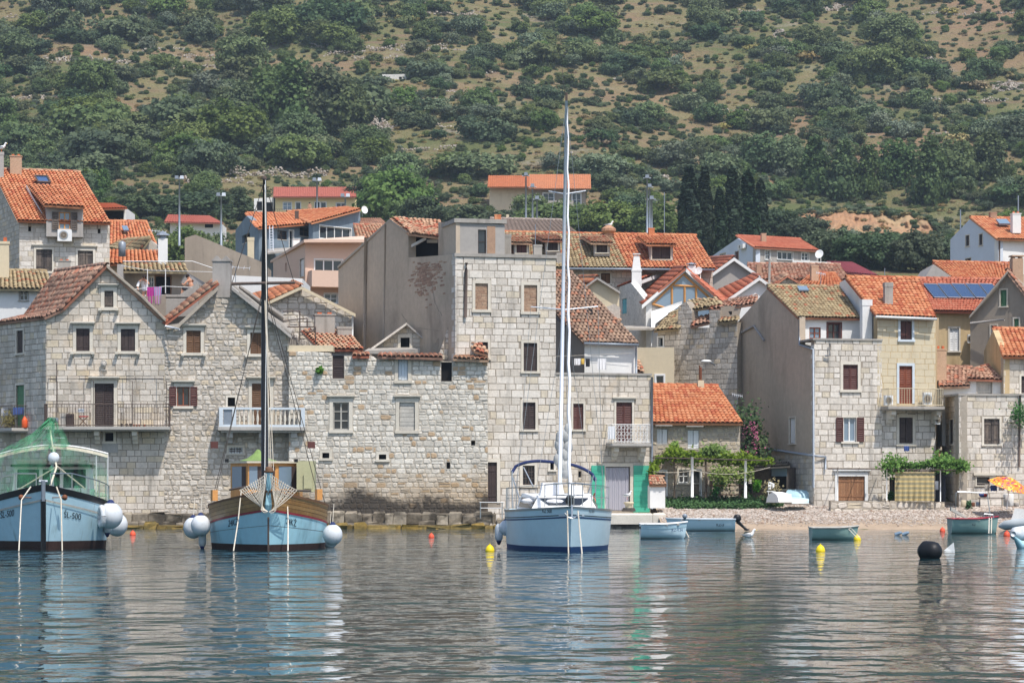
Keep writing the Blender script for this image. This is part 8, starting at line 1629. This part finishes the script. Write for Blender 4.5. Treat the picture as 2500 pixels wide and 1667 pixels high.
# geometry-node mass for the small scrub
def scatter(name, pts, protos, label, cat):
    coll = bpy.data.collections.new(name+'_pieces'); col_obs = []
    for k, me in enumerate(protos): o = bpy.data.objects.new('piece', me); coll.objects.link(o)
    me = bpy.data.meshes.new(name); me.from_pydata([tuple(p) for p, r, q in pts], [], [])
    me.attributes.new('sc', 'FLOAT', 'POINT').data.foreach_set('value', [r for p, r, q in pts]); me.attributes.new('ix', 'INT', 'POINT').data.foreach_set('value', [q for p, r, q in pts]); me.attributes.new('rt', 'FLOAT', 'POINT').data.foreach_set('value', [R.random()*6.28 for _ in pts])
    ob = link(name, me); ng = bpy.data.node_groups.new(name, 'GeometryNodeTree'); ng.interface.new_socket('Geometry', in_out='INPUT', socket_type='NodeSocketGeometry'); ng.interface.new_socket('Geometry', in_out='OUTPUT', socket_type='NodeSocketGeometry')
    N = ng.nodes; Lk = ng.links; gi = N.new('NodeGroupInput'); go = N.new('NodeGroupOutput'); m2p = N.new('GeometryNodeMeshToPoints'); ci = N.new('GeometryNodeCollectionInfo'); ci.inputs['Collection'].default_value = coll; ci.inputs['Separate Children'].default_value = True; ip = N.new('GeometryNodeInstanceOnPoints'); ip.inputs['Pick Instance'].default_value = True
    def at(nm, ty): n = N.new('GeometryNodeInputNamedAttribute'); n.data_type = ty; n.inputs['Name'].default_value = nm; return [o for o in n.outputs if o.enabled and o.name == 'Attribute'][0]
    cx = N.new('ShaderNodeCombineXYZ'); Lk.new(at('rt', 'FLOAT'), cx.inputs[2]); Lk.new(gi.outputs[0], m2p.inputs[0]); Lk.new(m2p.outputs[0], ip.inputs['Points']); Lk.new(ci.outputs[0], ip.inputs['Instance']); Lk.new(at('ix', 'INT'), ip.inputs['Instance Index']); Lk.new(cx.outputs[0], ip.inputs['Rotation']); Lk.new(at('sc', 'FLOAT'), ip.inputs['Scale']); Lk.new(ip.outputs[0], go.inputs[0])
    md = ob.modifiers.new('scatter', 'NODES'); md.node_group = ng; return tag(ob, label, cat, kind='stuff')
order = ['shrub', 'dark', 'olive', 'tree', 'dry']; plist = [PROTO[k, i][0] for k in order for i in (0, 1, 2)]
scatter('hillside_scrub', [(p-Vector((0, 0, .1*r)), r, order.index(k)*3+rv.randrange(3)) for p, r, k in pts], plist, 'low scrub covering the terraced hillside', 'scrub')
tf = []
for k in range(9000):
    px = rv.uniform(-60, 2560); py = rv.uniform(-40, 600); p = hit(px, py)
    if p is None or p.y < 300: continue
    g = mnoise.noise(Vector((p.x*.06, p.y*.06, 0))); tf.append((p, rv.uniform(.25, .7), 12+rv.randrange(3) if g > .12 and rv.random() < .7 else rv.choice((0, 1, 2, 3, 6, 9))))
scatter('dry_grass', tf, plist, 'dry grass tufts and low herbs between the hillside bushes', 'grass')
# dry-stone walls and stone heaps on the terraces
def stone_run(px0, py0, px1, py1, h, lab, n=None, thick=1.0, cat='wall', name='dry_stone_wall', seed=0):
    rr = random.Random(seed); a = hit(px0, py0); b = hit(px1, py1); n = n or int((b-a).length*9*h); mb = MB()
    for i in range(n):
        k = rr.random(); px = px0+(px1-px0)*k; q = lerp(a, b, k); x = q.x; y = q.y+rr.uniform(-.5, .5)*thick; z = terr(x, y)+rr.random()*h*(.7+.3*math.sin(k*17+seed))*(1 if cat == 'wall' else max(.05, 1-abs(2*k-1))); s = rr.uniform(.12, .32)
        mb.box((x, y, z-s*.4), s*rr.uniform(.8, 1.8), s, s*.8, rr.random()*3, 0, rr.random(), .75)
    return tag(mb.build(name, 'wall_stone'), lab, cat)
for k, (a, b, c, d, h, l) in enumerate(((560, 432, 800, 428, 1.6, 'long pale dry-stone terrace wall above the yellow house'), (440, 448, 620, 452, .9, 'tumbled dry-stone terrace left of the yellow house'), (1380, 372, 1640, 442, .8, 'dry-stone wall running down toward the cypresses'), (60, 170, 330, 160, .9, 'dry-stone terrace at the upper hillside corner'), (0, 60, 120, 30, .8, 'stony terrace edge at the top corner'), (560, 430, 560, 431, .1, '')) [:5]): stone_run(a, b, c, d, h, l, seed=k)
for k, (a, b, c, d, h, l) in enumerate(((890, 320, 960, 318, 2.4, 'mound of loose stones on the slope above the yellow house'), (1340, 148, 1400, 143, 2.0, 'pale stone heap high above the mast'), (895, 285, 945, 282, 1.0, 'small stone pile beside the pines'), (740, 20, 770, 8, 1.2, 'pale scree at the top edge'), (990, 18, 1050, 16, 1.0, 'stony outcrop at the top edge'), (1960, 28, 2070, 22, 1.0, 'stone rubble below the top edge'), (2230, 150, 2290, 146, 1.0, 'pale rubble patch on the upper slope'), (1890, 92, 1920, 85, 1.6, 'grey stone patch among the upper bushes'), (2420, 215, 2500, 212, .8, 'stone bank at the frame edge'), (1860, 360, 1910, 362, .8, 'small stones beside the dirt patch'))): stone_run(a, b, c, d, h, l, n=int(abs(c-a)*5), thick=3, cat='stones', name='stone_heap', seed=40+k)
rw = random.Random(63)
for k in range(30):
    x = rw.uniform(-20, 2350); y = rw.uniform(8, 400); L = rw.uniform(70, 260)
    if 560 < x < 900 and y > 230 or 900 < x < 1010 and 160 < y < 230: continue
    a = hit(x, y); b = hit(x+L, y+rw.uniform(-6, 6))
    if a is None or b is None or abs(a.y-b.y) > 14: continue
    o = stone_run(x, y, x+L, HY-(b.z-CH)*F/b.y, rw.uniform(.5, .9), 'weathered dry-stone terrace wall on the '+('upper' if y < 170 else 'middle')+' hillside above the '+mark(x+L/2), seed=100+k, thick=.8); o['group'] = 'hillside terrace walls'
# eroded orange bank
mb = MB(); nx, nz = 140, 16; vs = []
for i in range(nx+1):
    k = i/nx; px = 1900+400*k; e = min(1, 6*k, 6*(1-k))**.6*(.8+.2*mnoise.noise(Vector((k*9, 0, 2)))+.12*mnoise.noise(Vector((k*40, 0, 7))))
    for j in range(nz+1):
        v = j/nz; py = 572-70*v*e+6*k; Y = 345+v*9*e+1.6*mnoise.noise(Vector((k*16, v*3, 1)))+.8*mnoise.noise(Vector((k*50, v*9, 4))); vs.append(W(px, py, Y))
mb.mesh(vs, [(i*(nz+1)+j, (i+1)*(nz+1)+j, (i+1)*(nz+1)+j+1, i*(nz+1)+j+1) for i in range(nx) for j in range(nz)]); tag(mb.build('earth_bank', 'earth_orange', None, True), kind='structure')
scatter('bank_scrub', [(Vector(vs[i*(nz+1)+j])-Vector((0, .2, .2)), R.uniform(.25, .6), R.choice((3, 6, 12, 13))) for i in range(nx+1) for j in (nz, nz, 0, R.randrange(nz)) if R.random() < (.7 if j in (0, nz) else .12)], plist, 'grey scrub along the edges of the orange bank', 'scrub')
# vines, garden bed, oleander, plants
def leaves_along(name, matn, path, n, rad, size, parent=None, seed=1, droop=0.0):
    g = np.random.default_rng(seed); P = [Vector(p) for p in path]; L = [0]
    for a, b in zip(P[:-1], P[1:]): L.append(L[-1]+(b-a).length)
    pts = []
    for _ in range(n):
        s = g.uniform(0, L[-1]); i = max(k for k in range(len(L)) if L[k] <= s); i = min(i, len(P)-2); k = (s-L[i])/max(1e-6, L[i+1]-L[i]); r = rad*(.6+.5*math.sin(s*2.3+seed)+.3*math.sin(s*5.1)); d = g.normal(size=3)*np.array([.5, .8, .55])*max(.12, r); q = P[i].lerp(P[i+1], k); pts.append((q.x+d[0], q.y+d[1], q.z+d[2]-droop*abs(g.normal())))
    pts = np.array(pts); nr = np.tile(np.array([[0, -.6, .8]]), (n, 1)); me = leaf_mesh(name, matn, pts, nr, size, g, g.uniform(0, 1, n)); return link(name, me, parent)
v1 = thing('grape_vine', 'bright green vine spreading over the cottage pergola', 'vine', W(1690, 1212, 137)); leaves_along('foliage', 'leaf_vine', Q((1592, 1150, 136.4), (1606, 1120, 136.6), (1640, 1105, 137), (1700, 1116, 137), (1780, 1118, 137), (1860, 1126, 137), (1885, 1122, 137)), 4200, .32, .055, v1, 3, .05); leaves_along('foliage', 'leaf_vine', Q((1635, 1100, 137.6), (1648, 1085, 137.8), (1660, 1110, 137.4)), 900, .35, .055, v1, 4); leaves_along('foliage', 'leaf_vine', Q((1710, 1108, 137.2), (1740, 1096, 137.2), (1765, 1110, 137.2)), 1300, .36, .055, v1, 5); leaves_along('foliage', 'leaf_vine', Q((1735, 1150, 136.6), (1790, 1150, 136.6), (1840, 1150, 136.4)), 700, .28, .05, v1, 6, .2)
for x in (1646, 1722, 1724, 1805): mb = MB(); mb.tube([W(x, 1214, 136.9), W(x+2, 1170, 136.8), W(x-1, 1120, 136.9)], [.06, .05, .035], 6); mb.build('stem', 'bark', v1)
v2 = thing('grape_vine', 'dark green vine over the striped curtain', 'vine', W(2250, 1224, 136)); leaves_along('foliage', 'leaf_vine2', Q((2163, 1140, 136), (2190, 1130, 136), (2230, 1138, 136), (2265, 1130, 136), (2310, 1128, 136.3), (2360, 1138, 136)), 4200, .34, .055, v2, 7, .04); mb = MB(); mb.tube(Q((2176, 1222, 136.4), (2178, 1170, 136.4), (2185, 1140, 136.3)), [.04, .03, .02], 6); mb.build('stem', 'bark', v2)
ol = thing('oleander', 'oleander with pink flowers between the cottage and the rendered gable', 'shrub', W(1830, 1205, 141)); leaves_along('foliage', 'leaf_dark', Q((1822, 1010, 141.5), (1832, 1060, 141), (1830, 1120, 141), (1828, 1190, 141)), 2600, .65, .07, ol, 8); leaves_along('foliage', 'leaf_dark', Q((1845, 1030, 141.5), (1850, 1110, 141)), 1500, .6, .07, ol, 10); leaves_along('blossom', 'leaf_flower', Q((1815, 1050, 140.4), (1840, 1040, 140.4), (1850, 1090, 140.4), (1822, 1100, 140.4)), 260, .65, .032, ol, 9)
gb = np.random.default_rng(4); pts = []; nr = []
for k in range(9000):
    px = gb.uniform(1624, 1912); py = gb.uniform(1212, 1237); lim = 1238-max(0, (px-1800)/112)*8-max(0, (1660-px)/40)*6
    if py > lim: continue
    Y = 138.4-(py-1212)/25*2.4; p = W(px, py, Y); p.z = beach_z(p.x, Y)+abs(gb.normal())*.14; pts.append(tuple(p)); nr.append((0, -.5, .8))
o = link('ground_cover', leaf_mesh('ground_cover', 'leaf_bed', np.array(pts), np.array(nr), .05, gb, gb.uniform(0, 1, len(pts)))); tag(o, 'low dark green ground cover bed above the beach', 'ground cover', kind='stuff')
for x, y, r, m, lab, Y in ((1760, 1180, .3, 'leaf_vine2', 'potted plants on the shelf under the cottage pergola', 137.8), (1745, 1205, .25, 'leaf_bed', 'low plant at the foot of the shelf under the pergola', 137.2), (1845, 1195, .4, 'leaf_vine2', 'leafy plant beside the pergola end post', 137.2), (1880, 1205, .3, 'leaf_dry', 'yellowing plant beside the white chair', 136.9), (2490, 1020, .42, 'leaf_bed', 'bushy plant growing out of the stone wall at the drainpipe', 136.6), (2172, 1215, .28, 'leaf_bed', 'small plant between wooden door and striped curtain', 136.3), (778, 905, .12, 'leaf_vine2', 'tuft growing in the roofless wall near its dark opening', 134.2), (20, 1032, .25, 'leaf_dry', 'yellow flowering plant on the shaded side balcony', 136.8), (1240, 880, .0, '', '', 0), (2362, 1235, .15, 'leaf_bed', 'weeds at the foot of the alley house corner', 136)):
    if not m: continue
    t = thing('plant', lab, 'plant', W(x, y, Y)); leaves_along('foliage', m, [W(x, y, Y), W(x, y, Y)+Vector((.1, 0, r*.8))], int(260+900*r), r*1.1, .04, t, int(x)); MB().tube([W(x, y, Y)-Vector((0, 0, r)), W(x, y, Y)], .02, 5).build('stem', 'bark', t)
ps = thing('plant_shelf', 'dark wooden shelf unit under the cottage pergola', 'shelf', W(1770, 1212, 137.6))
for y in (1160, 1186, 1208): MB().box(W(1770, y, 137.6), 1.5, .4, .04).build('shelf_board', 'wood_red', ps)
for x in (1736, 1805): MB().tube([W(x, 1213, 137.6), W(x, 1152, 137.6)], .03, 5).build('upright', 'wood_brown', ps)
sh = thing('shack', 'lean-to shack of corrugated sheet and dark screens beside the rendered gable', 'shed', W(1885, 1200, 139)); fS = Fr(1835, 139.5, 1925, 138.6); facade(sh, fS, [(1835, 1148), (1925, 1140)], .8, 'wood_weathered', [win(1880, 1142+3, 1920, 1194, 'void', 'void', sur=None)], depth=2, name='wall'); roof(sh, Q((1832, 1142, 138.2), (1928, 1136, 138.0), (1925, 1128, 141), (1838, 1136, 141)), 'concrete_dark', far=True, tw=.12, name='corrugated_roof'); q = fS.rect((1884, 1143, 1922, 1162)); mb = MB(); slab(mb, fS, *q, .02, .04); mb.build('sheet_screen', 'glass_pale', sh)
# ---------------------------------------------------------------- thin summer haze
hz = bpy.data.materials.new('haze'); hz.use_nodes = True; t_ = hz.node_tree; t_.nodes.remove(t_.nodes['Principled BSDF']); pv = t_.nodes.new('ShaderNodeVolumePrincipled')
pv.inputs['Color'].default_value = (.70, .85, 1.0, 1); pv.inputs['Density'].default_value = .0002; pv.inputs['Anisotropy'].default_value = .2; t_.links.new(pv.outputs[0], t_.nodes['Material Output'].inputs['Volume'])
mb = MB(); mb.box((0, 480, -3), 1200, 1090, 445); o = mb.build('haze', hz); tag(o, 'thin pale summer haze over the bay and hillside', 'haze', kind='stuff')
